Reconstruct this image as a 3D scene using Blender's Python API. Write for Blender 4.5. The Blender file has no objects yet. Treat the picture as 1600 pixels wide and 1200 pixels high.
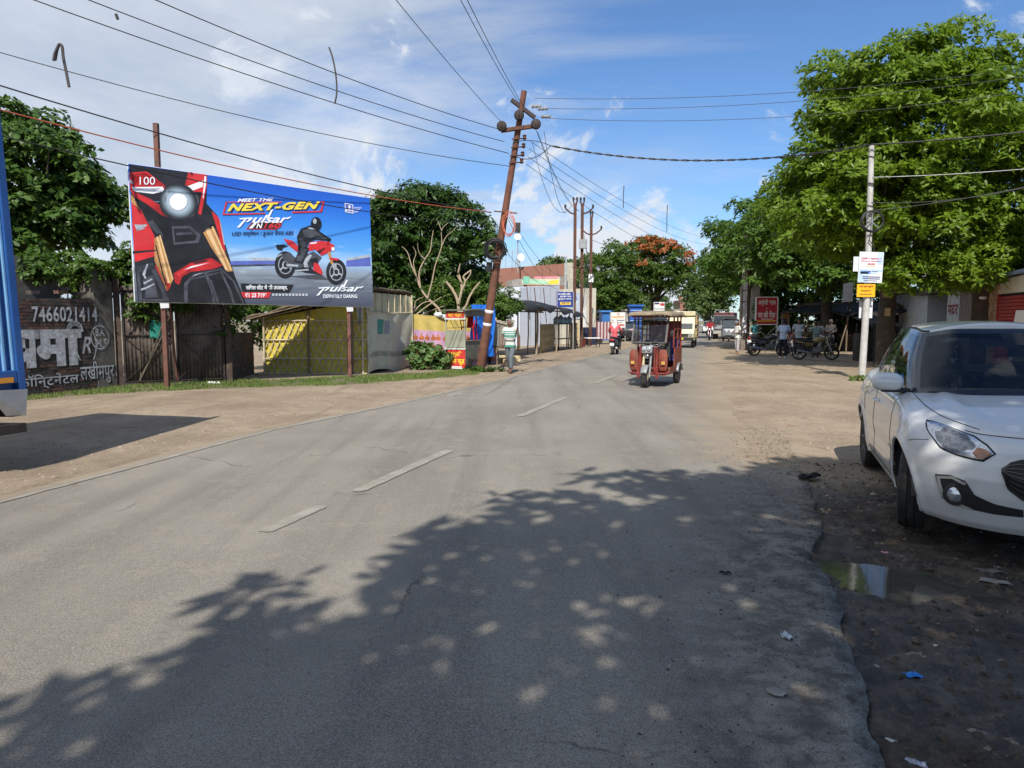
import bpy, math, random
import numpy as np
from mathutils import Vector, Matrix, Euler

scene = bpy.context.scene
R = math.radians
# ------------------------------------------------------------------ camera
CAM_H, FPX, PITCH = 1.62, 1109.0, R(5.15)
cam_data = bpy.data.cameras.new('camera')
cam_data.sensor_width = 36.0
cam_data.lens = FPX / 1600.0 * 36.0
cam_data.clip_start, cam_data.clip_end = 0.05, 3000.0
camera = bpy.data.objects.new('camera', cam_data)
camera.location = (0, 0, CAM_H)
camera.rotation_euler = (R(90) - PITCH, 0, 0)
scene.collection.objects.link(camera)
scene.camera = camera
# ------------------------------------------------------------------ sky, sun, exposure
SUN_ELEV, SUN_TURN = R(46.5), R(7)          # afternoon sun behind the viewer; shadows fall away, a little to the right
world = bpy.data.worlds.new('World')
scene.world = world
world.use_nodes = True
wn, wl = world.node_tree.nodes, world.node_tree.links
wn.clear()
def WN(t, **kw):
    n = wn.new(t)
    for k, v in kw.items():
        setattr(n, k, v)
    return n
def wmath(op, a, b=None, c=None, clamp=False):
    n = WN('ShaderNodeMath', operation=op, use_clamp=clamp)
    for i, x in enumerate((a, b, c)):
        if x is None:
            continue
        if isinstance(x, (int, float)):
            n.inputs[i].default_value = x
        else:
            wl.new(x, n.inputs[i])
    return n.outputs[0]
def wramp(fac, lo, hi):
    n = WN('ShaderNodeMapRange', interpolation_type='SMOOTHSTEP')
    wl.new(fac, n.inputs['Value'])
    n.inputs['From Min'].default_value, n.inputs['From Max'].default_value = lo, hi
    return n.outputs['Result']
sky = WN('ShaderNodeTexSky', sky_type='NISHITA', sun_disc=False)
sky.sun_elevation, sky.sun_rotation = SUN_ELEV, R(180) + SUN_TURN
sky.altitude, sky.air_density, sky.dust_density, sky.ozone_density = 100, 1.0, 0.35, 4.0
tc = WN('ShaderNodeTexCoord')
sep = WN('ShaderNodeSeparateXYZ')
wl.new(tc.outputs['Generated'], sep.inputs[0])
dx, dy, dz = sep.outputs
zz = wmath('ADD', wmath('MAXIMUM', dz, 0.0), 0.13)
comb = WN('ShaderNodeCombineXYZ')
wl.new(wmath('DIVIDE', dx, zz), comb.inputs[0])
wl.new(wmath('DIVIDE', dy, zz), comb.inputs[1])
comb.inputs[2].default_value = 3.7
def wnoise(scale, detail, rough, dist, off=(0, 0, 0), stretch=(1, 1, 1), rot=0.0, src=None):
    mp = WN('ShaderNodeMapping')
    mp.inputs['Location'].default_value = off
    mp.inputs['Rotation'].default_value = (0, 0, rot)
    mp.inputs['Scale'].default_value = stretch
    wl.new(src or comb.outputs[0], mp.inputs[0])
    n = WN('ShaderNodeTexNoise')
    n.inputs['Scale'].default_value, n.inputs['Detail'].default_value = scale, detail
    n.inputs['Roughness'].default_value, n.inputs['Distortion'].default_value = rough, dist
    wl.new(mp.outputs[0], n.inputs['Vector'])
    return n.outputs['Fac']
veil_n = wnoise(0.75, 9, 0.6, 0.5, off=(4.3, 1.7, 0), stretch=(0.7, 1.25, 1), rot=0.45)
side = wmath('MULTIPLY_ADD', dx, -0.60, 0.075)          # the bank of thin cloud lies to the left (east of the road)
veil = wramp(wmath('ADD', veil_n, side), 0.43, 0.74)
veil = wmath('MULTIPLY', veil, 0.88)
puff_n = wnoise(5.5, 8, 0.62, 0.35, off=(2.2, 9.1, 0), stretch=(0.8, 1.1, 1), src=tc.outputs['Generated'])
low = wramp(dz, 0.42, 0.05)
puff = wramp(wmath('ADD', puff_n, wmath('MULTIPLY', low, 0.095)), 0.59, 0.68)
streak_n = wnoise(1.6, 7, 0.65, 0.8, off=(7.7, 3.1, 0), stretch=(0.45, 1.6, 1), rot=-0.3)
streak = wmath('MULTIPLY', wramp(streak_n, 0.52, 0.8), 0.55)
cov = wmath('MAXIMUM', wmath('MAXIMUM', veil, puff), streak, clamp=True)
tone_n = wnoise(1.7, 6, 0.6, 0.3, off=(1.1, 5.5, 0))
cloudcol = WN('ShaderNodeMix', data_type='RGBA')
wl.new(wramp(wmath('ADD', tone_n, wmath('MULTIPLY', puff, 0.35)), 0.3, 0.8), cloudcol.inputs['Factor'])
cloudcol.inputs['A'].default_value = (3.2, 3.65, 4.3, 1)
cloudcol.inputs['B'].default_value = (4.7, 5.0, 5.45, 1)
tint = WN('ShaderNodeMix', data_type='RGBA', blend_type='MULTIPLY')
tint.inputs['Factor'].default_value = 1.0
wl.new(sky.outputs[0], tint.inputs['A'])
tint.inputs['B'].default_value = (0.62, 0.76, 0.90, 1)
mixc = WN('ShaderNodeMix', data_type='RGBA')
wl.new(cov, mixc.inputs['Factor'])
wl.new(tint.outputs['Result'], mixc.inputs['A'])
wl.new(cloudcol.outputs['Result'], mixc.inputs['B'])
bg = WN('ShaderNodeBackground')
bg.inputs['Strength'].default_value = 0.13
wl.new(mixc.outputs['Result'], bg.inputs['Color'])
wout = WN('ShaderNodeOutputWorld')
wl.new(bg.outputs[0], wout.inputs['Surface'])
sun_data = bpy.data.lights.new('sun', 'SUN')
sun_data.energy, sun_data.angle, sun_data.color = 4.4, R(0.5), (1.0, 0.95, 0.86)
sun = bpy.data.objects.new('sun', sun_data)
sun.location = (0, -40, 42)
sun.rotation_euler = Vector((-math.sin(SUN_TURN) * math.cos(SUN_ELEV), -math.cos(SUN_TURN) * math.cos(SUN_ELEV), math.sin(SUN_ELEV))).to_track_quat('Z', 'Y').to_euler()
scene.collection.objects.link(sun)
scene.view_settings.view_transform = 'Standard'
scene.view_settings.look = 'None'
scene.view_settings.gamma = 1.0
scene.view_settings.use_curve_mapping = False
scene.view_settings.exposure = 0.36
scene.render.engine = 'CYCLES'
scene.cycles.use_denoising = True
scene.cycles.max_bounces = 6
scene.cycles.transparent_max_bounces = 12
scene.cycles.caustics_reflective = scene.cycles.caustics_refractive = False

# ------------------------------------------------------------------ pixel -> world helpers (photo pixels, 1600 x 1200)
_c, _s = math.cos(PITCH), math.sin(PITCH)
def ray(px, py):
    a, b = (px - 800) / FPX, (600 - py) / FPX
    return Vector((a, _c + b * _s, -_s + b * _c))
def G(px, py, z=0.0):
    d = ray(px, py)
    t = (z - CAM_H) / d.z
    return Vector((d.x * t, d.y * t, z))
def A(px, py, Y):
    d = ray(px, py)
    t = Y / d.y
    return Vector((d.x * t, Y, CAM_H + d.z * t))

# ------------------------------------------------------------------ materials
def lin(h):
    h = h.lstrip('#')
    out = []
    for i in (0, 2, 4):
        c = int(h[i:i + 2], 16) / 255
        out.append(c / 12.92 if c <= 0.04045 else ((c + 0.055) / 1.055) ** 2.4)
    return tuple(out)
_mats = {}
class NT:
    def __init__(s, name):
        s.m = bpy.data.materials.new(name)
        s.m.use_nodes = True
        s.n, s.l = s.m.node_tree.nodes, s.m.node_tree.links
        s.bsdf = s.n['Principled BSDF']
        s.out = s.n['Material Output']
    def new(s, t, **kw):
        n = s.n.new(t)
        for k, v in kw.items():
            setattr(n, k, v)
        return n
    def put(s, x, sock):
        if isinstance(x, (int, float)):
            sock.default_value = x
        elif isinstance(x, tuple):
            sock.default_value = x if len(x) == len(sock.default_value) else tuple(x) + (1,)
        else:
            s.l.new(x, sock)
    def math(s, op, a, b=0.0, c=None, clamp=False):
        n = s.new('ShaderNodeMath', operation=op, use_clamp=clamp)
        s.put(a, n.inputs[0]); s.put(b, n.inputs[1])
        if c is not None:
            s.put(c, n.inputs[2])
        return n.outputs[0]
    def ramp(s, f, lo, hi):
        n = s.new('ShaderNodeMapRange', interpolation_type='SMOOTHSTEP')
        s.put(f, n.inputs['Value'])
        n.inputs['From Min'].default_value, n.inputs['From Max'].default_value = lo, hi
        return n.outputs['Result']
    def noise(s, scale, detail=4, rough=0.55, dist=0.0, vec=None, stretch=None):
        v = vec if vec is not None else s.coord()
        if stretch:
            mp = s.new('ShaderNodeMapping')
            mp.inputs['Scale'].default_value = stretch
            s.l.new(v, mp.inputs[0]); v = mp.outputs[0]
        n = s.new('ShaderNodeTexNoise')
        n.inputs['Scale'].default_value, n.inputs['Detail'].default_value = scale, detail
        n.inputs['Roughness'].default_value, n.inputs['Distortion'].default_value = rough, dist
        s.l.new(v, n.inputs['Vector'])
        return n.outputs['Fac']
    def coord(s, which='Object'):
        if not hasattr(s, '_tc'):
            s._tc = s.new('ShaderNodeTexCoord')
        return s._tc.outputs[which]
    def mix(s, f, a, b, blend='MIX'):
        n = s.new('ShaderNodeMix', data_type='RGBA', blend_type=blend)
        s.put(f, n.inputs['Factor']); s.put(a, n.inputs['A']); s.put(b, n.inputs['B'])
        return n.outputs['Result']
    def color(s, x): s.put(x, s.bsdf.inputs['Base Color'])
    def rough(s, x): s.put(x, s.bsdf.inputs['Roughness'])
    def bump(s, h, strength=0.3, dist=0.02):
        n = s.new('ShaderNodeBump')
        n.inputs['Strength'].default_value, n.inputs['Distance'].default_value = strength, dist
        s.put(h, n.inputs['Height'])
        s.l.new(n.outputs[0], s.bsdf.inputs['Normal'])
def scl(c, k): return tuple(min(1, x * k) for x in c[:3])
def M(name, col, rough=0.6, metal=0.0, var=0.18, scale=6.0, bump=0.0, bscale=None, dirt=0.0, dirtcol=(0.20, 0.15, 0.10), spec=0.5, stretch=None, coat=0.0):
    """plain procedural material: noisy tone, optional bump and blotches of dirt"""
    if name in _mats:
        return _mats[name]
    if isinstance(col, str):
        col = lin(col)
    t = NT(name)
    f = t.noise(scale, 5, 0.6, stretch=stretch)
    c = t.mix(t.ramp(f, 0.25, 0.75), scl(col, 1 - var), scl(col, 1 + var))
    if dirt > 0:
        d = t.ramp(t.noise(scale * 0.43 + 1.3, 7, 0.68, 0.4), 0.62 - 0.35 * dirt, 0.8)
        c = t.mix(t.math('MULTIPLY', d, min(1, dirt * 1.4)), c, dirtcol)
    t.color(c)
    t.rough(rough)
    t.bsdf.inputs['Metallic'].default_value = metal
    t.bsdf.inputs['Specular IOR Level'].default_value = spec
    t.bsdf.inputs['Coat Weight'].default_value = coat
    if bump:
        t.bump(t.noise(bscale or scale * 4, 5, 0.65), bump)
    _mats[name] = t.m
    return t.m
def glass(name, tint=(0.7, 0.75, 0.75), alpha=0.35, rough=0.03):
    """thin tinted pane: partly see-through, partly mirror"""
    if name in _mats:
        return _mats[name]
    t = NT(name)
    tr = t.new('ShaderNodeBsdfTransparent'); tr.inputs[0].default_value = tint + (1,)
    gl = t.new('ShaderNodeBsdfGlossy'); gl.inputs['Roughness'].default_value = rough
    gl.inputs['Color'].default_value = (0.9, 0.95, 1, 1)
    lw = t.new('ShaderNodeLayerWeight'); lw.inputs[0].default_value = .5
    fr_o = t.math('MULTIPLY_ADD', t.math('POWER', lw.outputs['Facing'], 5.0), .85, .045)
    dustf = t.ramp(t.noise(9, 6, 0.65), 0.45, 0.85)
    df = t.new('ShaderNodeBsdfDiffuse'); df.inputs[0].default_value = (0.25, 0.24, 0.22, 1)
    m1 = t.new('ShaderNodeMixShader'); m2 = t.new('ShaderNodeMixShader')
    t.l.new(fr_o, m1.inputs[0]); t.l.new(tr.outputs[0], m1.inputs[1]); t.l.new(gl.outputs[0], m1.inputs[2])
    t.l.new(t.math('MULTIPLY', dustf, alpha * 0.18), m2.inputs[0]); t.l.new(m1.outputs[0], m2.inputs[1]); t.l.new(df.outputs[0], m2.inputs[2])
    t.l.new(m2.outputs[0], t.out.inputs['Surface'])
    _mats[name] = t.m
    return t.m
def leaf_mat(name, dark, light, trans=0.35, odd=None, oddp=0.0, rough=0.45):
    """leaves: every leaf its own tone (random per island) plus light passing through"""
    if name in _mats:
        return _mats[name]
    t = NT(name)
    g = t.new('ShaderNodeNewGeometry')
    rnd = g.outputs['Random Per Island']
    big = t.ramp(t.noise(0.9, 3), 0.3, 0.7)
    f = t.math('ADD', t.math('MULTIPLY', rnd, 0.6), t.math('MULTIPLY', big, 0.4))
    c = t.mix(f, dark, light)
    if odd:
        c = t.mix(t.math('GREATER_THAN', rnd, 1 - oddp), c, odd)
    t.color(c)
    t.rough(rough)
    t.bsdf.inputs['Specular IOR Level'].default_value = 0.35
    tl = t.new('ShaderNodeBsdfTranslucent')
    t.l.new(t.mix(1.0, c, (1.0, 1.0, 0.45), 'MULTIPLY'), tl.inputs[0])
    mx = t.new('ShaderNodeMixShader'); mx.inputs[0].default_value = trans
    t.l.new(t.bsdf.outputs[0], mx.inputs[1]); t.l.new(tl.outputs[0], mx.inputs[2])
    t.l.new(mx.outputs[0], t.out.inputs['Surface'])
    _mats[name] = t.m
    return t.m

# ------------------------------------------------------------------ mesh building
def rotz(a):
    return Matrix.Rotation(a, 3, 'Z')
def frame_to(d):
    """3x3 matrix whose Z axis is d"""
    d = Vector(d).normalized()
    return d.to_track_quat('Z', 'Y').to_matrix()
class MB:
    def __init__(s):
        s.v, s.f, s.m = [], [], []
    def add(s, verts, faces, mi=0):
        b = len(s.v)
        s.v.extend([tuple(p) for p in verts])
        s.f.extend([tuple(b + i for i in f) for f in faces])
        s.m.extend([mi] * len(faces))
        return s
    def box(s, c, size, rot=None, mi=0, top=(1, 1)):
        hx, hy, hz = size[0] / 2, size[1] / 2, size[2] / 2
        pts = [Vector((x * (top[0] if z > 0 else 1), y * (top[1] if z > 0 else 1), z)) for z in (-hz, hz) for x, y in ((-hx, -hy), (hx, -hy), (hx, hy), (-hx, hy))]
        if rot is not None:
            if isinstance(rot, (int, float)):
                rot = rotz(rot)
            elif isinstance(rot, tuple):
                rot = Euler(rot).to_matrix()
            pts = [rot @ p for p in pts]
        c = Vector(c)
        return s.add([p + c for p in pts], [(0, 3, 2, 1), (4, 5, 6, 7), (0, 1, 5, 4), (1, 2, 6, 5), (2, 3, 7, 6), (3, 0, 4, 7)], mi)
    def beam(s, a, b, w, h=None, mi=0):
        """square bar from a to b"""
        a, b = Vector(a), Vector(b)
        return s.box((a + b) / 2, (w, h or w, (b - a).length), frame_to(b - a), mi)
    def loft(s, rings, closed=True, caps=True, mi=0):
        n = len(rings[0]); vs = [p for r in rings for p in r]; fs = []
        for i in range(len(rings) - 1):
            for j in range(n if closed else n - 1):
                k = (j + 1) % n
                fs.append((i * n + j, i * n + k, (i + 1) * n + k, (i + 1) * n + j))
        if caps and closed:
            fs.append(tuple(range(n))[::-1]); fs.append(tuple((len(rings) - 1) * n + j for j in range(n)))
        return s.add(vs, fs, mi)
    def tube(s, pts, r, n=8, mi=0, caps=True, loop=False):
        pts = [Vector(p) for p in pts]; N = len(pts)
        rs = [r] * N if isinstance(r, (int, float)) else list(r)
        rings, prev = [], None
        for i, p in enumerate(pts):
            if loop:
                d = pts[(i + 1) % N] - pts[i - 1]
            else:
                d = pts[min(i + 1, N - 1)] - pts[max(i - 1, 0)]
            d = d.normalized() if d.length > 1e-9 else Vector((0, 0, 1))
            if prev is None:
                u = d.orthogonal().normalized()
            else:
                u = (prev - d * prev.dot(d))
                u = u.normalized() if u.length > 1e-6 else d.orthogonal().normalized()
            prev = u; w = d.cross(u)
            rings.append([p + (u * math.cos(2 * math.pi * k / n) + w * math.sin(2 * math.pi * k / n)) * rs[i] for k in range(n)])
        if loop:
            rings.append(rings[0]); caps = False
        return s.loft(rings, True, caps, mi)
    def lathe(s, prof, n=16, c=(0, 0, 0), axis=(0, 0, 1), mi=0, caps=True):
        """profile [(radius, height)] turned round an axis"""
        F = frame_to(axis); c = Vector(c)
        rings = [[c + F @ Vector((r * math.cos(2 * math.pi * k / n), r * math.sin(2 * math.pi * k / n), h)) for k in range(n)] for r, h in prof]
        return s.loft(rings, True, caps, mi)
    def ell(s, c, r, nu=12, nv=8, rot=None, mi=0):
        c = Vector(c)
        if isinstance(r, (int, float)):
            r = (r, r, r)
        rings = []
        for i in range(1, nv):
            ph = -math.pi / 2 + math.pi * i / nv
            ring = [Vector((r[0] * math.cos(ph) * math.cos(2 * math.pi * k / nu), r[1] * math.cos(ph) * math.sin(2 * math.pi * k / nu), r[2] * math.sin(ph))) for k in range(nu)]
            if rot is not None:
                ring = [rot @ p for p in ring]
            rings.append([p + c for p in ring])
        return s.loft(rings, True, True, mi)
    def grid(s, fn, nu, nv, mi=0):
        """fn(u, v) with u, v in 0..1"""
        vs = [fn(i / nu, j / nv) for j in range(nv + 1) for i in range(nu + 1)]
        fs = [(j * (nu + 1) + i, j * (nu + 1) + i + 1, (j + 1) * (nu + 1) + i + 1, (j + 1) * (nu + 1) + i) for j in range(nv) for i in range(nu)]
        return s.add(vs, fs, mi)
    def prism(s, poly, fr, z0, z1, mi=0):
        """2-D outline on frame fr, extruded from z0 to z1 along its normal"""
        n = len(poly)
        vs = [fr(x, y, z0) for x, y in poly] + [fr(x, y, z1) for x, y in poly]
        fs = [tuple(range(n))[::-1], tuple(range(n, 2 * n))] + [(i, (i + 1) % n, n + (i + 1) % n, n + i) for i in range(n)]
        return s.add(vs, fs, mi)
    def flat(s, poly, fr, z=0.0, mi=0):
        return s.add([fr(x, y, z) for x, y in poly], [tuple(range(len(poly)))], mi)
    def build(s, name, mats, parent=None, smooth=False, bevel=0.0, label=None, cat=None, group=None, kind=None, loc=None, rz=None, solid=0.0, world=False):
        me = bpy.data.meshes.new(name)
        if world:
            sh = Vector((0, 0, 0)); q = parent
            while q is not None:
                sh += q.location; q = q.parent
            s.v = [(a - sh.x, b - sh.y, c - sh.z) for a, b, c in s.v]
        me.from_pydata(s.v, [], s.f)
        if not isinstance(mats, (list, tuple)):
            mats = [mats]
        for m in mats:
            me.materials.append(m)
        if len(mats) > 1:
            me.polygons.foreach_set('material_index', s.m)
        if smooth:
            me.polygons.foreach_set('use_smooth', [True] * len(me.polygons))
            if smooth != 'all':
                try:
                    me.set_sharp_from_angle(angle=R(40))
                except Exception:
                    pass
        me.update()
        o = bpy.data.objects.new(name, me)
        scene.collection.objects.link(o)
        if parent is not None:
            o.parent = parent
        if solid:
            md = o.modifiers.new('thick', 'SOLIDIFY'); md.thickness = solid; md.offset = 0
        if bevel:
            md = o.modifiers.new('bevel', 'BEVEL'); md.width = bevel; md.segments = 2; md.limit_method = 'ANGLE'; md.angle_limit = R(35)
        tag(o, label, cat, group, kind)
        if loc is not None:
            o.location = loc
        if rz is not None:
            o.rotation_euler = (0, 0, rz)
        return o
def tag(o, label=None, cat=None, group=None, kind=None):
    if label: o['label'] = label
    if cat: o['category'] = cat
    if group: o['group'] = group
    if kind: o['kind'] = kind
    return o
def thing(name, label, cat, loc=(0, 0, 0), rz=0.0, group=None, rot=None):
    o = bpy.data.objects.new(name, None)
    o.empty_display_size = 0.2
    o.location = loc
    o.rotation_euler = rot if rot else (0, 0, rz)
    scene.collection.objects.link(o)
    return tag(o, label, cat, group)
def np_mesh(name, verts, faces, mats, parent=None, smooth=False, attr=None, **tags):
    """fast mesh of equal-sized faces from numpy arrays"""
    me = bpy.data.meshes.new(name)
    verts = np.ascontiguousarray(verts, dtype=np.float32); faces = np.ascontiguousarray(faces, dtype=np.int32)
    k = faces.shape[1]
    me.vertices.add(len(verts)); me.vertices.foreach_set('co', verts.ravel())
    me.loops.add(faces.size); me.loops.foreach_set('vertex_index', faces.ravel())
    me.polygons.add(len(faces)); me.polygons.foreach_set('loop_start', np.arange(0, faces.size, k, dtype=np.int32))
    if smooth:
        me.polygons.foreach_set('use_smooth', np.ones(len(faces), dtype=bool))
    for m in (mats if isinstance(mats, (list, tuple)) else [mats]):
        me.materials.append(m)
    me.update(calc_edges=True)
    for an, av in (attr or {}).items():
        a = me.attributes.new(an, 'FLOAT', 'POINT'); a.data.foreach_set('value', np.ascontiguousarray(av, dtype=np.float32))
    o = bpy.data.objects.new(name, me)
    scene.collection.objects.link(o)
    if parent is not None:
        o.parent = parent
    return tag(o, **tags)
def children_of(o):
    return [c for c in list(scene.collection.objects) if c.parent == o]
_kids = {}
def copy_tree(o, parent=None, cache=None):
    """copy a thing with its parts and sub-parts (mesh data shared)"""
    if cache is None:
        cache = {}
        for c in scene.collection.objects:
            if c.parent is not None:
                cache.setdefault(c.parent.name, []).append(c)
    n = o.copy()
    scene.collection.objects.link(n)
    n.parent = parent
    for c in cache.get(o.name, []):
        copy_tree(c, n, cache)
    return n
def frame(o, ux, uz):
    """maps (x, y, off) on a flat panel to 3-D: x along ux, y along uz, off along the outward normal"""
    o, ux, uz = Vector(o), Vector(ux).normalized(), Vector(uz).normalized()
    n = ux.cross(uz).normalized()
    return lambda x, y, z=0.0: o + ux * x + uz * y + n * z
class Plane:
    """upright flat panel: origin o, horizontal direction ux; at() gives panel coordinates of a photo pixel, fr() goes back to 3-D"""
    def __init__(s, o, ux):
        s.o = Vector(o); s.ux = Vector(ux).normalized(); s.uz = Vector((0, 0, 1)); s.n = s.ux.cross(s.uz)
        s.fr = frame(s.o, s.ux, s.uz)
    def at(s, px, py):
        d = ray(px, py); c = Vector((0, 0, CAM_H))
        t = (s.o - c).dot(s.n) / d.dot(s.n)
        p = c + d * t - s.o
        return (p.dot(s.ux), p.z)
    def box(s, x0, y0, x1, y1):
        a, b = s.at(x0, y1), s.at(x1, y0)
        return (a[0], a[1], b[0], b[1])
_tc = {}
def text_polys(body, bold=0.0, shear=0.0, space=1.0):
    key = (body, bold, shear, space)
    if key not in _tc:
        c = bpy.data.curves.new('txt', 'FONT')
        c.body, c.offset, c.shear, c.space_character, c.resolution_u = body, bold, shear, space, 3
        o = bpy.data.objects.new('txt', c)
        me = bpy.data.meshes.new_from_object(o)
        _tc[key] = ([tuple(v.co) for v in me.vertices], [tuple(p.vertices) for p in me.polygons])
        bpy.data.objects.remove(o); bpy.data.meshes.remove(me); bpy.data.curves.remove(c)
    return _tc[key]
def put_text(mb, body, box, fr, z, mi=0, bold=0.0, shear=0.0, space=1.0, keep=False, flip=False):
    """lettering fitted to box (x0, y0, x1, y1) on frame fr"""
    vs, fs = text_polys(body, bold, shear, space)
    if not vs:
        return
    xs = [v[0] for v in vs]; ys = [v[1] for v in vs]
    x0, x1, y0, y1 = min(xs), max(xs), min(ys), max(ys)
    sx, sy = (box[2] - box[0]) / (x1 - x0), (box[3] - box[1]) / (y1 - y0)
    ox, oy = box[0], box[1]
    if keep:
        k = min(sx, sy); ox += (sx - k) * (x1 - x0) / 2; oy += (sy - k) * (y1 - y0) / 2; sx = sy = k
    mb.add([fr(ox + (v[0] - x0) * sx, oy + (v[1] - y0) * sy, z) for v in vs], fs, mi)
def circle(cx, cy, r, n=24, r2=None, a0=0.0, a1=2 * math.pi):
    full = abs(a1 - a0 - 2 * math.pi) < 1e-6
    m = n if full else n + 1
    return [(cx + r * math.cos(a0 + (a1 - a0) * i / n), cy + (r2 or r) * math.sin(a0 + (a1 - a0) * i / n)) for i in range(m)]
def ring(mb, fr, cx, cy, r0, r1, z, mi=0, n=32, k=1.0):
    vs = [fr(cx + r * math.cos(2 * math.pi * i / n), cy + k * r * math.sin(2 * math.pi * i / n), z) for r in (r0, r1) for i in range(n)]
    mb.add(vs, [(i, (i + 1) % n, n + (i + 1) % n, n + i) for i in range(n)], mi)
def stroke(mb, fr, pts, w, z, mi=0):
    """painted line of width w along pts"""
    for (a, b) in zip(pts[:-1], pts[1:]):
        d = Vector((b[0] - a[0], b[1] - a[1]))
        if d.length < 1e-6: continue
        d.normalize(); nx, ny = -d.y * w / 2, d.x * w / 2; ex, ey = d.x * w * .3, d.y * w * .3
        mb.add([fr(a[0] + nx - ex, a[1] + ny - ey, z), fr(a[0] - nx - ex, a[1] - ny - ey, z), fr(b[0] - nx + ex, b[1] - ny + ey, z), fr(b[0] + nx + ex, b[1] + ny + ey, z)], [(0, 1, 2, 3)], mi)
def vnoise(x, y, s=1.0, seed=0):
    """smooth value noise on numpy arrays, -1..1"""
    x, y = np.asarray(x, float) * s, np.asarray(y, float) * s
    xi, yi = np.floor(x).astype(int), np.floor(y).astype(int)
    fx, fy = x - xi, y - yi
    fx, fy = fx * fx * (3 - 2 * fx), fy * fy * (3 - 2 * fy)
    def h(i, j):
        n = (i * 374761393 + j * 668265263 + seed * 974634917) & 0x7fffffff
        n = ((n ^ (n >> 13)) * 1274126177) & 0x7fffffff
        return ((n ^ (n >> 16)) & 0xffff) / 32767.5 - 1
    return (h(xi, yi) * (1 - fx) + h(xi + 1, yi) * fx) * (1 - fy) + (h(xi, yi + 1) * (1 - fx) + h(xi + 1, yi + 1) * fx) * fy
def fbm(x, y, s=1.0, o=4, seed=0):
    r, a = 0, 1.0
    for k in range(o):
        r = r + a * vnoise(x, y, s * 2 ** k, seed + k * 17); a *= 0.5
    return r / 1.9
# ================================================================== THE SETTING: ground, road, markings, puddles, grass
LEFT_EDGE = [(-10.5, -12), (-6.9, 0), (-5.75, 3.3), (-4.93, 6.66), (-4.55, 8.2), (-3.98, 10.4), (-2.62, 13.8), (-.65, 19.5), (1.3, 25.75), (3.4, 32.2), (6.7, 42), (10.9, 56), (22.5, 100), (37, 150), (72, 300), (165, 700)]
RIGHT_EDGE = [(-2.4, -12), (.75, 0), (1.1, 1.6), (1.36, 2.44), (1.43, 2.7), (1.72, 3.48), (1.9, 4.07), (2.0, 4.4), (2.02, 4.75), (2.18, 5.05), (2.5, 5.6), (2.75, 6.4), (3.12, 7.4), (4.2, 11.2), (5.5, 16.3), (8.0, 25.75), (9.9, 32.2), (12.9, 42), (17.0, 56), (29, 100), (44, 150), (79, 300), (172, 700)]
_ly, _lx = [p[1] for p in LEFT_EDGE], [p[0] for p in LEFT_EDGE]
_ry, _rx = [p[1] for p in RIGHT_EDGE], [p[0] for p in RIGHT_EDGE]
def left_x(y):
    y = np.asarray(y, float); return np.interp(y, _ly, _lx) + 0.06 * fbm(y, y * 0, 0.7, 3, 5)
def right_x(y):
    y = np.asarray(y, float); return np.interp(y, _ry, _rx) + 0.055 * fbm(y, y * 0 + 3, 2.3, 4, 9) + .03 * fbm(y, y * 0 + 8, 9.0, 3, 14)
def smooth(x, a, b):
    t = np.clip((x - a) / (b - a), 0, 1); return t * t * (3 - 2 * t)
PUDDLES = [(2.40, 4.52, .34, .40, 0.2), (2.86, 4.30, .13, .42, .45)]
WATER_Z = -0.074
def ground_fields(X, Y):
    """height, mud and grass masks"""
    rx, lx = right_x(Y), left_x(Y)
    inside = (X > lx - .0) & (X < rx + .0)
    side_r = X - rx
    mud = smooth(side_r, -.3, -.12) * (1 - smooth(Y + .55 * fbm(X, Y, 1.1, 4, 3), 5.6, 8.2)) * (1 - smooth(X, 7.5, 10.5))
    z = -0.006 + 0.006 * fbm(X, Y, 0.9, 3, 1) * np.where(inside, 0, 1) - .004
    bump = fbm(X, Y, 5.5, 5, 21)
    z = z + mud * (-0.034 + 0.042 * bump + .026 * np.abs(fbm(X, Y, 16, 3, 4)))
    dl = lx - X
    verge = smooth(dl, .4, 2.0) * (Y < 60)
    z = z + verge * .03 * (1 + fbm(X, Y, .6, 3, 8))
    for cx, cy, ra, rb, ang in PUDDLES:
        u = (X - cx) * math.cos(ang) + (Y - cy) * math.sin(ang); v = -(X - cx) * math.sin(ang) + (Y - cy) * math.cos(ang)
        d = np.sqrt((u / ra) ** 2 + (v / rb) ** 2) + .22 * fbm(X, Y, 4.0, 4, 33)
        dip = 1 - smooth(d, .45, 1.35)
        z = np.where(side_r > -.02, z - .085 * dip, z)
        mud = np.maximum(mud, dip * (side_r > -.1))
    fe = np.maximum(smooth(Y, 6.8, 8.5), (X - lx < rx - X) * 1.0); din = np.minimum(X - lx, rx - X)
    feather = -.012 + .009 * fbm(X, Y, 1.7, 4, 61) - .03 * np.where(X - lx < rx - X, smooth(din, .1, .45), smooth(din, .5, 1.1))
    z = np.where(inside, np.where(fe > .02, fe * feather - .04 * (1 - fe), -.04), z)
    g1 = np.stack([X, Y], -1)
    band = np.interp(X, [-14, -10.6, -9.4, -7.4, -4.2, -3.0, -1.0], [12.3, 13.3, 15.9, 17.6, 18.9, 19.7, 22.2])
    grass = (1 - smooth(np.abs(Y - band) + .5 * fbm(X, Y, 1.3, 4, 12), .6, 1.6)) * (X < -1.0) * (X > -15)
    far = smooth(Y, 60, 130) * .55
    return z, mud, np.clip(grass, 0, 1), far
def steps(knots):
    out = [knots[0][0]]
    for (a, d), (b, _) in zip(knots[:-1], knots[1:]):
        n = max(1, int(round((b - a) / d))); out += list(np.linspace(a, b, n + 1)[1:])
    return np.array(out)
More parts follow.
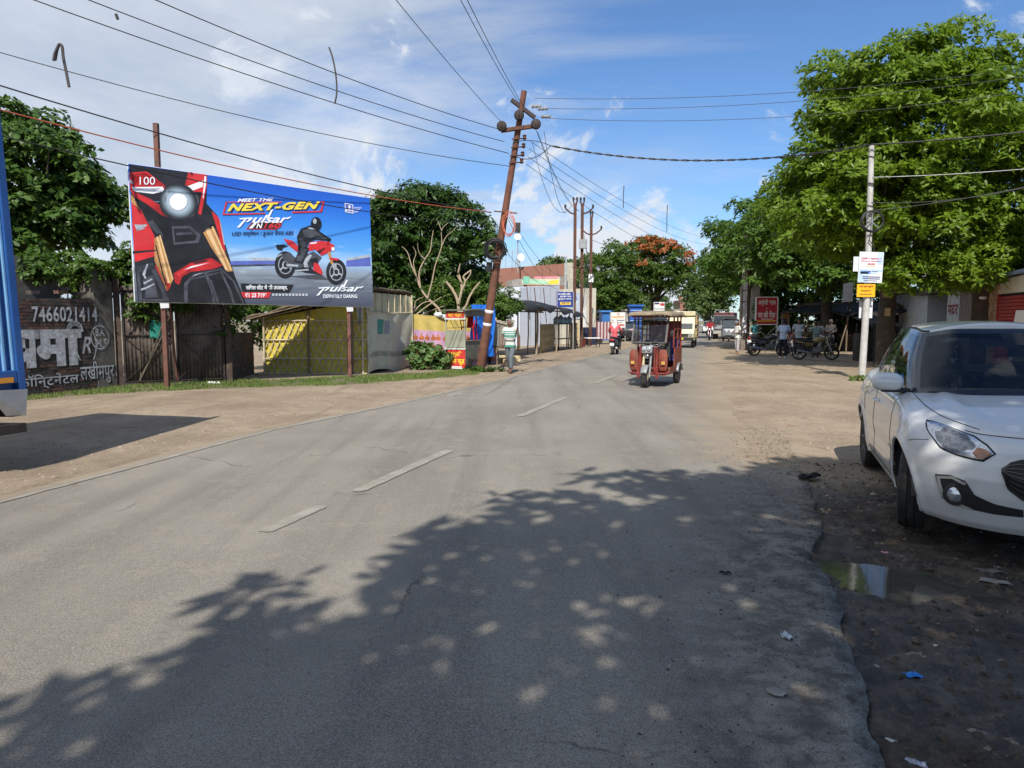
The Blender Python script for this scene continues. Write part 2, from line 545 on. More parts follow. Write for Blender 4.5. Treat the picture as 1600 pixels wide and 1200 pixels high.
gx = steps([(-900, 60), (-300, 20), (-60, 4), (-20, .5), (-14, .16), (1.0, .04), (5.2, .14), (14, .5), (30, 3), (80, 20), (300, 60), (900, 1)])
gy = steps([(-200, 40), (-40, 6), (-6, .6), (1.5, .04), (7.5, .12), (28, .5), (60, 3), (160, 15), (400, 60), (1600, 1)])
GX, GY = np.meshgrid(gx, gy)
gz, gmud, ggrass, gfar = ground_fields(GX, GY)
nxg, nyg = len(gx), len(gy)
ii, jj = np.meshgrid(np.arange(nxg - 1), np.arange(nyg - 1))
b0 = (jj * nxg + ii).ravel()
gfaces = np.stack([b0, b0 + 1, b0 + nxg + 1, b0 + nxg], -1)
t = NT('earth')
pos = t.new('ShaderNodeNewGeometry').outputs['Position']
def attr(t, n):
    a = t.new('ShaderNodeAttribute'); a.attribute_name = n; return a.outputs['Fac']
n1 = t.noise(0.7, 8, 0.62, 0.3, pos); n2 = t.noise(5.0, 8, 0.7, 0.2, pos); n3 = t.noise(42, 4, 0.7, 0, pos)
c = t.mix(t.ramp(n1, .3, .7), (0.255, 0.19, 0.125), (0.375, 0.295, 0.205))
rut = t.new('ShaderNodeMapping'); rut.inputs['Rotation'].default_value = (0, 0, R(17.4)); rut.inputs['Scale'].default_value = (1.0, .05, 1); t.l.new(pos, rut.inputs[0])
c = t.mix(t.math('MULTIPLY', t.ramp(t.noise(2.6, 6, .65, .5, rut.outputs[0]), .52, .68), .5), c, (0.20, 0.15, 0.10))
c = t.mix(t.math('MULTIPLY', t.ramp(n2, .5, .68), .75), c, (0.185, 0.138, 0.09))
c = t.mix(t.math('MULTIPLY', t.ramp(n3, .56, .7), .55), c, (0.47, 0.40, 0.31))
c = t.mix(t.math('MULTIPLY', t.ramp(t.noise(75, 3, .6, 0, pos), .66, .72), .7), c, (0.10, 0.07, 0.05))
c = t.mix(t.math('MULTIPLY', t.ramp(t.noise(17, 5, .7, .4, pos), .58, .68), .65), c, (0.13, 0.10, 0.07))
mudf = t.math('ADD', attr(t, 'mud'), t.math('MULTIPLY', t.math('SUBTRACT', n2, .5), .5))
mudf = t.math('MULTIPLY', t.ramp(mudf, .15, .75), t.ramp(attr(t, 'mud'), .02, .2))
mudc = t.mix(t.ramp(n2, .35, .7), (0.036, 0.026, 0.017), (0.105, 0.078, 0.052))
nq = t.noise(11, 7, .75, .6, pos)
mudc = t.mix(t.math('MULTIPLY', t.ramp(nq, .54, .62), .7), mudc, (0.15, 0.118, 0.082))
mudc = t.mix(t.math('MULTIPLY', t.ramp(nq, .47, .40), .8), mudc, (0.018, 0.014, 0.011))
mudc = t.mix(t.math('MULTIPLY', t.ramp(n3, .58, .7), .5), mudc, (0.18, 0.145, 0.105))
c = t.mix(mudf, c, mudc)
gr = t.ramp(t.math('ADD', attr(t, 'grass'), t.math('MULTIPLY', t.math('SUBTRACT', n2, .5), .9)), .35, .8)
c = t.mix(t.math('MULTIPLY', gr, .75), c, (0.085, 0.10, 0.035))
c = t.mix(attr(t, 'far'), c, (0.10, 0.11, 0.05))
t.color(c)
t.rough(t.math('SUBTRACT', 0.95, t.math('MULTIPLY', mudf, t.math('MULTIPLY', t.ramp(n1, .35, .6), .5))))
t.bump(t.math('ADD', t.math('MULTIPLY', n2, .7), t.math('MULTIPLY', n3, .6)), .8, .045)
np_mesh('ground', np.stack([GX.ravel(), GY.ravel(), gz.ravel()], -1), gfaces, t.m, smooth=True,
        attr={'mud': gmud.ravel(), 'grass': ggrass.ravel(), 'far': gfar.ravel()}, kind='structure')

# road: one sheet between two uneven edges, with a broken side face at the right
ry = steps([(-12, .5), (1.2, .05), (8, .12), (28, .5), (60, 3), (160, 12), (700, 1)])
NU = 64
ru = np.linspace(0, 1, NU + 1) ** 1.0
LX, RX = left_x(ry), right_x(ry)
XR = LX[:, None] + (RX - LX)[:, None] * ru[None, :]
YR = np.repeat(ry[:, None], NU + 1, 1)
FE_ = np.maximum(smooth(YR, 6.8, 8.5), (XR - LX[:, None] < RX[:, None] - XR) * 1.0)
ZR = 0.004 * fbm(XR, YR, .5, 2, 40) - (.012 + .030 * FE_) * (1 - smooth(np.minimum(XR - LX[:, None], RX[:, None] - XR), 0, .05 + np.where(XR - LX[:, None] < RX[:, None] - XR, .3, .9) * FE_))
dL, dR = XR - LX[:, None], RX[:, None] - XR
vr = [np.stack([XR, YR, ZR], -1).reshape(-1, 3)]
nr = len(ry); base = nr * (NU + 1)
skr = np.stack([RX - .02 + .03 * fbm(ry, ry * 0, 9, 3, 2), ry, np.full(nr, -.14)], -1)
skl = np.stack([LX, ry, np.full(nr, -.14)], -1)
vr += [skr, skl]
i, j = np.meshgrid(np.arange(NU), np.arange(nr - 1))
q = (j * (NU + 1) + i).ravel()
fr_ = np.stack([q, q + 1, q + NU + 2, q + NU + 1], -1)
k = np.arange(nr - 1)
er = k * (NU + 1) + NU
f2 = np.stack([er, base + k, base + k + 1, er + NU + 1], -1)
el = k * (NU + 1)
f3 = np.stack([el + NU + 1, base + nr + k + 1, base + nr + k, el], -1)
zeros = np.zeros(nr)
t = NT('worn_asphalt')
pos = t.new('ShaderNodeNewGeometry').outputs['Position']
along = t.new('ShaderNodeMapping'); along.inputs['Rotation'].default_value = (0, 0, R(17.4)); along.inputs['Scale'].default_value = (1.0, .07, 1)
t.l.new(pos, along.inputs[0])
nb = t.noise(0.45, 7, .6, .3, pos); nm = t.noise(3.2, 8, .68, .2, pos); nf = t.noise(120, 3, .7, 0, pos); ns = t.noise(1.6, 6, .6, .2, along.outputs[0])
vor = t.new('ShaderNodeTexVoronoi'); vor.inputs['Scale'].default_value = 150; t.l.new(pos, vor.inputs['Vector'])
c = t.mix(t.ramp(nb, .3, .7), (0.212, 0.192, 0.160), (0.290, 0.264, 0.222))
c = t.mix(t.math('MULTIPLY', t.ramp(ns, .4, .7), .75), c, (0.158, 0.145, 0.124))
c = t.mix(t.math('MULTIPLY', t.ramp(nm, .52, .72), .6), c, (0.335, 0.285, 0.22))
ng = t.noise(26, 5, .75, 0, pos)
c = t.mix(t.math('MULTIPLY', t.ramp(ng, .55, .68), .5), c, (0.36, 0.325, 0.27))
c = t.mix(t.math('MULTIPLY', t.ramp(ng, .45, .32), .6), c, (0.095, 0.085, 0.072))
c = t.mix(t.math('MULTIPLY', t.ramp(nf, .52, .66), .6), c, (0.42, 0.39, 0.34))
c = t.mix(t.math('MULTIPLY', t.ramp(nf, .5, .36), .65), c, (0.085, 0.08, 0.075))
c = t.mix(t.math('MULTIPLY', t.ramp(vor.outputs['Distance'], .2, .02), .3), c, (0.3, .29, .27))
# dust blown in over the edges, tyre-black spots, small pits
edge = t.math('ADD', t.math('MULTIPLY', attr(t, 'dust'), 1.0), t.math('MULTIPLY', t.math('SUBTRACT', nm, .5), 1.1))
dust = t.ramp(edge, .35, .95)
c = t.mix(t.math('MULTIPLY', dust, .85), c, t.mix(t.ramp(nb, .3, .7), (0.265, 0.20, 0.135), (0.35, 0.275, 0.19)))
pit = t.ramp(t.noise(9, 5, .7, .5, pos), .67, .74)
c = t.mix(t.math('MULTIPLY', pit, .55), c, (0.05, 0.045, 0.04))
patch = t.ramp(t.noise(1.1, 6, .72, .6, pos), .60, .70)
c = t.mix(t.math('MULTIPLY', patch, .45), c, (0.30, .265, .21))
grime = t.math('MULTIPLY', attr(t, 'grime'), t.ramp(t.noise(6, 6, .7, .3, pos), .4, .62))
c = t.mix(t.math('MULTIPLY', grime, .75), c, (0.06, 0.05, 0.042))
crk = t.new('ShaderNodeTexVoronoi', feature='DISTANCE_TO_EDGE'); crk.inputs['Scale'].default_value = .55
wv = t.new('ShaderNodeMapping'); t.l.new(pos, wv.inputs[0])
nv = t.new('ShaderNodeTexNoise'); nv.inputs['Scale'].default_value = 1.7; nv.inputs['Detail'].default_value = 6; t.l.new(pos, nv.inputs['Vector'])
addv = t.new('ShaderNodeVectorMath', operation='MULTIPLY_ADD'); t.l.new(nv.outputs['Color'], addv.inputs[0]); addv.inputs[1].default_value = (1.1, 1.1, 0); t.l.new(pos, addv.inputs[2])
t.l.new(addv.outputs[0], crk.inputs['Vector'])
crack = t.math('MULTIPLY', t.ramp(crk.outputs['Distance'], .012, .003), t.ramp(nb, .52, .62))
c = t.mix(t.math('MULTIPLY', crack, .6), c, (0.04, 0.038, 0.035))
t.color(c); t.rough(0.9)
t.bsdf.inputs['Specular IOR Level'].default_value = .3
t.bump(t.math('ADD', t.math('MULTIPLY', nf, .6), t.math('ADD', t.math('MULTIPLY', nm, .5), t.math('MULTIPLY', crack, -.8))), .55, .012)
dust_a = np.maximum(1 - smooth(dR, .0, 1.5 + 1.7 * smooth(YR, 5, 12)), .9 * (1 - smooth(dL, .15, .9)))
dust_a = dust_a * np.where(dR < dL, .12 + .88 * smooth(YR, 5.5, 8.5), 1)
grime_a = (1 - smooth(dR, .1, 1.3)) * (1 - smooth(YR, 5.5, 8))
road = np_mesh('road', np.concatenate(vr), np.concatenate([fr_, f2, f3]), t.m, smooth=True,
        attr={'dust': np.concatenate([dust_a.ravel(), zeros, zeros]), 'grime': np.concatenate([grime_a.ravel(), zeros + 1, zeros])}, kind='structure')

# worn paint: broken centre line and the thin edge line at the left
t = NT('worn_road_paint')
pos = t.new('ShaderNodeNewGeometry').outputs['Position']
nm = t.noise(4.2, 8, .72, .4, pos); nf = t.noise(110, 3, .7, 0, pos)
worn = t.ramp(t.math('ADD', nm, t.math('MULTIPLY', t.math('SUBTRACT', nf, .5), .9)), .41, .54)
t.color(t.mix(worn, (0.335, 0.31, 0.265), (0.250, 0.226, 0.188))); t.rough(.85)
t.bump(nf, .4, .01)
PAINT = t.m
cl = [G(440, 822), G(500, 793), G(560, 768), G(700, 705), G(815, 650), G(880, 622), G(935, 597), G(960, 587)]
dirr = (G(880, 622) - G(500, 793)).normalized()
def strip(name, a, b, w, n=24, wob=.008):
    a, b = Vector(a), Vector(b); d = (b - a).normalized(); nrm = Vector((d.y, -d.x, 0)); rows = []
    rnd = random.Random(name + str(a.x))
    for k in range(n + 1):
        p = a.lerp(b, k / n); e = 0 if 0 < k < n else .35
        rows.append([p - nrm * (w / 2 * (1 - e) + rnd.uniform(-wob, wob)), p + nrm * (w / 2 * (1 - e) + rnd.uniform(-wob, wob))])
    mb = MB(); mb.loft([[Vector((p.x, p.y, .0070)) for p in r] for r in rows], closed=False)
    return mb.build('road_marking', PAINT, kind='structure')
for (a, b, w) in [(G(412, 832), G(503, 791), .13), (G(556, 769), G(702, 704), .14), (G(812, 651), G(884, 621), .14), (G(930, 599), G(962, 586), .14)]:
    strip('centre', a, b, w)
p = G(962, 586)
for k in range(1, 5):
    strip('centre', p + dirr * (6.2 * k - .2), p + dirr * (6.2 * k + 2.6), .14)
for y0, y1 in ((-2, 3), (3, 6.6), (6.6, 10.4), (10.4, 13.8), (13.8, 19.5), (19.5, 25.7), (25.7, 32), (32, 42)):
    strip('edge', (float(left_x(y0)) + .48, y0, 0), (float(left_x(y1)) + .48, y1, 0), .08, 16, .010)
a = G(1102, 567); strip('patch', a, a + Vector((1.0, -.15, 0)), .22)
# shallow muddy water in the hollows beside the broken edge
t = NT('muddy_water')
nw = t.noise(6, 5, .6, .3)
t.color(t.mix(t.ramp(nw, .35, .7), (0.062, 0.060, 0.046), (0.10, 0.092, 0.072))); t.rough(.06)
t.bsdf.inputs['Specular IOR Level'].default_value = .6
t.bump(t.noise(14, 3, .5), .03, .01)
for kp_, (cx, cy, ra, rb, ang) in enumerate(PUDDLES):
    mb = MB(); n = 40; pts = []
    for k in range(n):
        a = 2 * math.pi * k / n; u, v = ra * 1.25 * math.cos(a), rb * 1.25 * math.sin(a)
        x, y = cx + u * math.cos(ang) - v * math.sin(ang), cy + u * math.sin(ang) + v * math.cos(ang)
        x = max(x, float(right_x(y)) + .01)
        pts.append((x, y, WATER_Z - .003 * kp_))
    mb.add(pts, [tuple(range(n))])
    mb.build('puddle', t.m, kind='structure')

# grass tufts on the left verge: nobody could count it
rng = np.random.default_rng(4)
def grass_blades(name, px_, py_, hmin, hmax, mat, wid=.012, zoff=None, **tags):
    n = len(px_)
    gz_ = ground_fields(px_, py_)[0] if zoff is None else np.zeros(n) + zoff
    h = rng.uniform(hmin, hmax, n); a = rng.uniform(0, 2 * np.pi, n); le = rng.uniform(.1, .6, n) * h; la = rng.uniform(0, 2 * np.pi, n)
    w = wid * rng.uniform(.6, 1.4, n)
    v = np.zeros((n, 3, 3))
    v[:, 0] = np.stack([px_ - w * np.cos(a), py_ - w * np.sin(a), gz_ - .01], -1)
    v[:, 1] = np.stack([px_ + w * np.cos(a), py_ + w * np.sin(a), gz_ - .01], -1)
    v[:, 2] = np.stack([px_ + le * np.cos(la), py_ + le * np.sin(la), gz_ + h], -1)
    return np_mesh(name, v.reshape(-1, 3), np.arange(n * 3).reshape(-1, 3), mat, **tags)
GRASS = leaf_mat('grass_blade', (0.09, 0.15, 0.03), (0.20, 0.29, 0.065), .3, odd=(0.32, 0.27, 0.13), oddp=.14, rough=.6)
cx_ = rng.uniform(-15, -1.0, 180000); cy_ = rng.uniform(11, 25, 180000)
gm = ground_fields(cx_, cy_)[2]
keep = (gm > .25) & (rng.random(len(gm)) < gm * .9) & (fbm(cx_, cy_, 2.2, 3, 77) > -.25)
cx_, cy_ = cx_[keep][:55000], cy_[keep][:55000]
grass_blades('grass', cx_, cy_, .025, .085, GRASS, .011, label='short green grass and weeds along the dusty left verge', cat='grass', kind='stuff')

# loose stones, twigs and dry leaf bits lying on the mud and along the edges
def scatter_chips(name, n, region, mats, smin, smax, flat=.35, seed=1, **tags):
    r = np.random.default_rng(seed)
    x, y = region(r, n)
    on_road = (x > left_x(y)) & (x < right_x(y))
    z = np.where(on_road, .001, ground_fields(x, y)[0])
    s = r.uniform(smin, smax, len(x)) * r.uniform(.5, 1, len(x)); a = r.uniform(0, 6.28, len(x)); asp = r.uniform(.35, 1, len(x))
    V = np.zeros((len(x), 5, 3)); F = []
    for q, (ux, uy) in enumerate(((-1, -1), (1, -.8), (.8, 1), (-.9, .9))):
        jx, jy = ux * r.uniform(.5, 1, len(x)) * s, uy * r.uniform(.5, 1, len(x)) * s * asp
        V[:, q] = np.stack([x + jx * np.cos(a) - jy * np.sin(a), y + jx * np.sin(a) + jy * np.cos(a), z - .002 + 0 * x], -1)
    V[:, 4] = np.stack([x, y, z + s * flat * r.uniform(.4, 1.4, len(x))], -1)
    b = np.arange(len(x)) * 5
    F = np.concatenate([np.stack([b + i, b + (i + 1) % 4, b + 4], -1) for i in range(4)])
    return np_mesh(name, V.reshape(-1, 3), F, mats, **tags)
def chips_mat(name, dark, light, odd=None, oddp=0.):
    return leaf_mat(name, dark, light, .0, odd, oddp, .9)
def reg_mud(r, n):
    y = 1.6 + 6.4 * r.random(n) ** 1.1; x = right_x(y) + .02 + r.random(n) ** .8 * 3.6; return x, y
def reg_edge(r, n):
    y = 1.6 + 9 * r.random(n); x = right_x(y) - np.abs(r.normal(0, .45, n)); return x, y
def reg_verge(r, n):
    y = 6 + 36 * r.random(n) ** 1.6; x = np.where(r.random(n) < .5, left_x(y) - np.abs(r.normal(.6, .9, n)), right_x(y) + np.abs(r.normal(1.5, 1.6, n))); return x, y
scatter_chips('mud_clods', 5200, reg_mud, chips_mat('clod', (.03, .022, .016), (.12, .092, .064)), .008, .035, .7, 3, label='small dark clods of mud strewn beside the puddles', cat='mud', kind='stuff')
scatter_chips('leaf_litter', 1300, reg_mud, chips_mat('dry_leaf_bit', (.13, .10, .07), (.33, .28, .22), (.5, .48, .44), .12), .008, .034, .3, 5, label='torn paper and dry leaf scraps trodden into the mud', cat='litter', kind='stuff')
scatter_chips('road_grit', 2600, reg_edge, chips_mat('grit', (.04, .035, .03), (.16, .14, .12)), .004, .016, .5, 6, label='dark grit and crumbs of asphalt along the broken road edge', cat='grit', kind='stuff')
scatter_chips('pebbles', 4200, reg_verge, chips_mat('pebble', (.14, .11, .08), (.42, .34, .26), (.26, .14, .09), .06), .008, .04, .6, 7, label='pebbles and brick crumbs scattered over the dusty verges', cat='pebbles', kind='stuff')
# ================================================================== LEFT SIDE OF THE ROAD
RUST = M('rusty_steel', (0.115, 0.050, 0.032), .75, .25, .35, 9, .25, dirt=.4, dirtcol=(.05, .03, .025))
DARKSTEEL = M('dark_steel', (0.045, 0.035, 0.032), .6, .4, .3, 8)
GALV = M('galvanised', (0.34, 0.35, 0.36), .5, .3, .2, 6, .08, dirt=.3)
CONCRETE = M('weathered_concrete', (0.33, 0.31, 0.28), .9, 0, .2, 5, .25, dirt=.5, dirtcol=(.12, .11, .095))
PLASTER = M('mossy_plaster', (0.17, 0.155, 0.135), .95, 0, .3, 2.5, .3, dirt=.8, dirtcol=(.045, .045, .035))
WHITEP = M('white_print', (.78, .78, .78), .6, 0, .03)
BLACKP = M('black_print', (.012, .012, .015), .5, 0, .1)
BAMBOO = M('bamboo', (0.56, 0.47, 0.32), .7, 0, .28, 7, .1, dirt=.3)
OLDWOOD = M('old_wood', (0.17, 0.125, 0.085), .85, 0, .35, 5, .3, stretch=(1, 1, .2))
BLACKPL = M('black_plastic_sheet', (0.020, 0.018, 0.017), .62, 0, .3, 3, .6, 5)
RUBBER = M('tyre_rubber', (0.022, 0.021, 0.020), .85, 0, .25, 12, .15, dirt=.5, dirtcol=(.12, .10, .08))
CHROME = M('chrome', (.65, .65, .66), .18, 1.0, .05)
STEEL = M('bare_steel', (.42, .42, .43), .38, .9, .12)
def part(mb, name, mats, root, **kw):
    return mb.build(name, mats, root, world=True, **kw)

# ---- blue lorry, only its last slice is in the picture
TB = M('lorry_blue', (0.012, 0.075, 0.27), .45, 0, .15, 3, .05, dirt=.25, dirtcol=(.10, .09, .08), coat=.2)
TB2 = M('lorry_light_blue', (0.17, 0.36, 0.60), .5, 0, .12, 3)
CREAM = M('lorry_cream', (0.55, 0.50, 0.36), .6, 0, .1, 3, dirt=.2)
ORANGE = M('reflector_orange', (.65, .26, .02), .4, 0, .1)
tr = thing('lorry', 'tall blue cargo lorry parked half out of view beside the brick wall', 'lorry', (-5.2, 7.62, .0), rot=(R(-2.6), 0, R(90 - 17.4)))
mb = MB(); mb.box((-3.5, 1.2, 2.55), (6.9, 2.26, 3.4)); mb.build('cargo_box', TB, tr, bevel=.02)
mb = MB()
mb.box((-.045, .035, 2.62), (.09, .07, 3.56)); mb.box((-.30, .035, 1.02), (.42, .068, .14)); mb.box((-3.5, .02, 4.36), (6.8, .1, .1))
for k in range(1, 14): mb.box((-.045 - .5 * k, .035, 2.62), (.09, .066, 3.3))
mb.build('frame', TB, tr, bevel=.012)
mb = MB(); mb.box((-.105, .05, 2.55), (.018, .05, 3.0)); mb.box((-.19, .055, 2.5), (.02, .04, 2.9)); mb.build('trim', TB2, tr)
mb = MB(); mb.box((-.33, .06, 2.75), (.20, .03, 2.6)); mb.build('cream_panel', CREAM, tr)
mb = MB(); mb.box((-.32, -.008, .99), (.34, .012, .055)); mb.build('reflector', ORANGE, tr)
mb = MB(); mb.box((-3.6, 1.2, .62), (6.6, .9, .22)); mb.box((-.14, .6, .72), (.1, 1.2, .24)); mb.build('chassis', DARKSTEEL, tr)
mb = MB(); mb.add([(-.45, .0, .90), (-.02, -.03, .88), (-.06, -.02, .60), (-.25, .02, .62)], [(0, 1, 2, 3)]); mb.build('mudguard', STEEL, tr, solid=.012)
mb = MB(); mb.box((-.25, .25, .47), (.42, .5, .1)); mb.build('step', DARKSTEEL, tr, bevel=.01)
for x in (-1.3, -5.6):
    for y in (.28, 2.1):
        mb = MB(); mb.lathe([(.30, -.14), (.46, -.14), (.5, -.1), (.5, .1), (.46, .14), (.30, .14)], 24, (x, y, .5), (0, 1, 0)); w = mb.build('wheel', RUBBER, tr, smooth=True)
        mb = MB(); mb.lathe([(.05, -.1), (.29, -.12), (.30, .12), (.05, .1)], 16, (x, y, .5), (0, 1, 0)); mb.build('rim', STEEL, w, smooth=True)

# ---- brick wall with hand-painted lettering
WP0, WP1 = Vector((-10.75, 13.1, 0)), Vector((-9.56, 17.11, 0))
wp = Plane(WP0, WP1 - WP0); WL = (WP1 - WP0).length
BRICK = [M('old_brick_%s' % n, c, .95, 0, .3, 7, .35, dirt=.55, dirtcol=(.035, .03, .026)) for n, c in (('brown', (.105, .072, .056)), ('dark', (.075, .062, .054)), ('red', (.14, .072, .054)))]
wr = thing('brick_wall', 'old dark brick wall painted with white Hindi lettering and a phone number', 'wall', WP0)
mb = MB(); mb.prism([(0, 0), (WL - .55, 0), (WL - .55, 2.12), (0, 2.02)], wp.fr, -.22, -.012); part(mb, 'mortar_core', M('dark_mortar', (.07, .062, .055), .95, 0, .3, 9), wr)
rnd = random.Random(5)
mbs = MB()
for row in range(29):
    x = -(row % 2) * .12
    while x < WL - .56:
        x1 = min(x + .225, WL - .56); x0 = max(x, 0)
        top = 2.12 - .1 * (1 - x0 / WL) + rnd.uniform(-.05, .09)
        if row * .0745 + .065 < top and x1 - x0 > .05:
            o = rnd.uniform(-.004, .006)
            mbs.prism([(x0, row * .0745 + .004), (x1, row * .0745 + .004), (x1, row * .0745 + .067), (x0, row * .0745 + .067)], wp.fr, -.05, o, rnd.choice((0, 0, 1, 1, 2)))
        x += .235
part(mbs, 'bricks', BRICK, wr, kind='stuff')
for k, (bx, bz, l) in enumerate(((1.2, 2.13, .22), (2.1, 2.16, .2), (2.75, 2.2, .23), (3.2, 2.17, .22), (2.85, 2.27, .18))):
    mb = MB(); mb.prism([(bx, bz), (bx + l, bz + .02), (bx + l, bz + .09), (bx, bz + .08)], wp.fr, -.16, -.02 + .01 * k); part(mb, 'loose_brick', BRICK[k % 3], wr)
WHITEW = M('whitewash', (.52, .53, .54), .9, 0, .3, 14, .15, dirt=.65, dirtcol=(.2, .18, .17))
for body, bx, bold in (('7466021414', (50, 480, 151, 503), .02), ('कॉिन्टनेंटल', (28, 580, 122, 612), .012), ('लखीमपुर', (126, 562, 177, 602), .012)):
    b = wp.box(*bx)
    mb = MB()
    put_text(mb, body, (b[0] + .03, b[1] - .025, b[2] + .03, b[3] - .02), wp.fr, .010, 1, bold + .015, space=1.05)
    put_text(mb, body, b, wp.fr, .013, 0, bold, space=1.05)
    part(mb, 'painted_lettering', [WHITEW, BLACKP], wr, kind='stuff')
b = wp.box(8, 514, 126, 578)
mb = MB()
put_text(mb, 'वमा', (b[0] + .06, b[1] - .03, b[2] + .06, b[3] - .03), wp.fr, .010, 1, .06)
put_text(mb, 'वमा', b, wp.fr, .013, 0, .055)
hx = b[2] - .16
arc = [(hx + .05 * 0 + .16 * math.cos(a), b[3] - .02 + .15 * math.sin(a)) for a in np.linspace(math.pi, -.05, 10)]
stroke(mb, wp.fr, [(x + .05, y - .03) for x, y in arc], .13, .011, 1); stroke(mb, wp.fr, arc, .11, .0145, 0)
part(mb, 'painted_lettering', [WHITEW, BLACKP], wr, kind='stuff')
mb = MB()
b = wp.box(128, 526, 141, 552); put_text(mb, 'R', b, wp.fr, .013, 0, .01, .3)
cx, cz = wp.at(134, 539)
for s_ in (-1, 1):
    stroke(mb, wp.fr, [(cx + s_ * (.27 - .09 * abs(k) ** 2), cz + .34 * k) for k in (-1, -.6, -.2, .2, .6, 1)], .03, .0135, 0)
part(mb, 'painted_lettering', WHITEW, wr, kind='stuff')
# plastered pillar at the wall's end and the taller plaster wall behind
mb = MB(); mb.prism([(WL - .55, 0), (WL + .0, 0), (WL + .0, 2.5), (WL - .06, 2.62), (WL - .2, 2.66), (WL - .26, 2.8), (WL - .5, 2.84), (WL - .55, 2.5)], wp.fr, -.4, .004)
pl = part(mb, 'plaster_pillar', PLASTER, wr, bevel=.02)
mb = MB(); c = wp.at(155.5, 527); ring(mb, wp.fr, c[0], c[1], .235, .26, .0135, 0, 28, 1.1)
b = wp.box(149, 513, 163, 525); put_text(mb, 'B.A.', b, wp.fr, .0135, 0, .01); b = wp.box(150, 529, 166, 543); put_text(mb, 'M.S', b, wp.fr, .0135, 0, .01)
part(mb, 'painted_lettering', WHITEW, pl, kind='stuff')
mb = MB(); mb.prism([(.0, 0), (WL - .9, 0), (WL - .9, 2.5), (WL - 1.0, 2.62), (WL - 1.15, 2.6), (WL - 1.3, 2.85), (WL - 1.7, 2.9), (WL - 1.9, 3.0), (WL - 2.6, 2.96), (0, 3.02)], frame(WP0 + Vector((-.55, .1, 0)), wp.ux, wp.uz), -.2, 0)
part(mb, 'plaster_wall', PLASTER, wr)

# ---- corrugated gate behind the hoarding
GT0, GT1 = Vector((-9.50, 17.28, 0)), Vector((-7.42, 18.4, 0))
gp = Plane(GT0, GT1 - GT0); GL = (GT1 - GT0).length; GH = 2.45
RSHEET = M('rusted_sheet', (.155, .125, .105), .8, .15, .35, 3.5, .2, dirt=.65, dirtcol=(.06, .035, .025))
gr = thing('sheet_metal_gate', 'rusty corrugated sheet gate with dark crossed braces', 'gate', GT0)
for a, b in ((.03, GL / 2 - .015), (GL / 2 + .015, GL - .03)):
    mb = MB(); n = int((b - a) / .02)
    mb.grid(lambda u, v: gp.fr(a + (b - a) * u, .08 + (GH - .08) * v, .016 * math.sin((a + (b - a) * u) * 2 * math.pi / .085)), n, 1)
    lf = part(mb, 'gate_leaf', RSHEET, gr, smooth='all', solid=.004)
    mb = MB(); w = .05
    for z in (.12, 1.25, GH - .1): mb.beam(gp.fr(a, z, .035), gp.fr(b, z, .035), w, .02)
    for x in (a + .025, b - .025): mb.beam(gp.fr(x, .06, .04), gp.fr(x, GH, .04), w, .02)
    part(mb, 'gate_frame', DARKSTEEL, lf)
    for (z0, z1) in ((.14, 1.23), (1.27, GH - .12)):
        for s_ in (0, 1):
            mb = MB(); mb.beam(gp.fr(a + .03, z0 if s_ else z1, .055 + .012 * s_), gp.fr(b - .03, z1 if s_ else z0, .055 + .012 * s_), .035, .012); part(mb, 'brace', DARKSTEEL, lf)
for x in (-.06, GL + .07):
    mb = MB(); mb.prism([(x - .07, 0), (x + .07, 0), (x + .07, 2.6), (x - .07, 2.6)], gp.fr, -.09, .05); part(mb, 'gate_post', M('gate_post_rust', (.075, .05, .04), .85, .2, .3, 5, dirt=.5), gr)
mb = MB(); q = gp.at(243, 516); fr = gp.fr
mb.grid(lambda u, v: fr(q[0] - .13 + .26 * u, q[1] - .22 + .44 * v + .03 * math.sin(u * 5), .09 + .02 * math.sin(7 * v + 3 * u)), 6, 8)
tag(mb.build('rag', M('teal_cloth', (.02, .22, .17), .9, 0, .25, 8), smooth='all', solid=.004), 'small teal green rag hanging on the rusty sheet gate', 'rag')

# dark brick stub between gate and hut
b0, b1 = Vector((-7.40, 18.7, 0)), Vector((-7.72, 21.2, 0)); bp_ = Plane(b0, b1 - b0)
br = thing('brick_stub_wall', 'low shadowed brick wall between the gate and the yellow hut', 'wall', b0)
mb = MB(); mb.prism([(0, 0), (2.55, 0), (2.55, 1.25), (0, 1.3)], bp_.fr, -.2, -.01); part(mb, 'mortar_core', _mats['dark_mortar'], br)
mb = MB()
for row in range(17):
    x = -(row % 2) * .12
    while x < 2.5:
        x0, x1 = max(0, x), min(2.55, x + .225)
        if x1 - x0 > .05: mb.prism([(x0, row * .0745 + .004), (x1, row * .0745 + .004), (x1, row * .0745 + .067), (x0, row * .0745 + .067)], bp_.fr, -.05, rnd.uniform(-.004, .006), rnd.choice((0, 1, 2)))
        x += .235
part(mb, 'bricks', BRICK, br, kind='stuff')

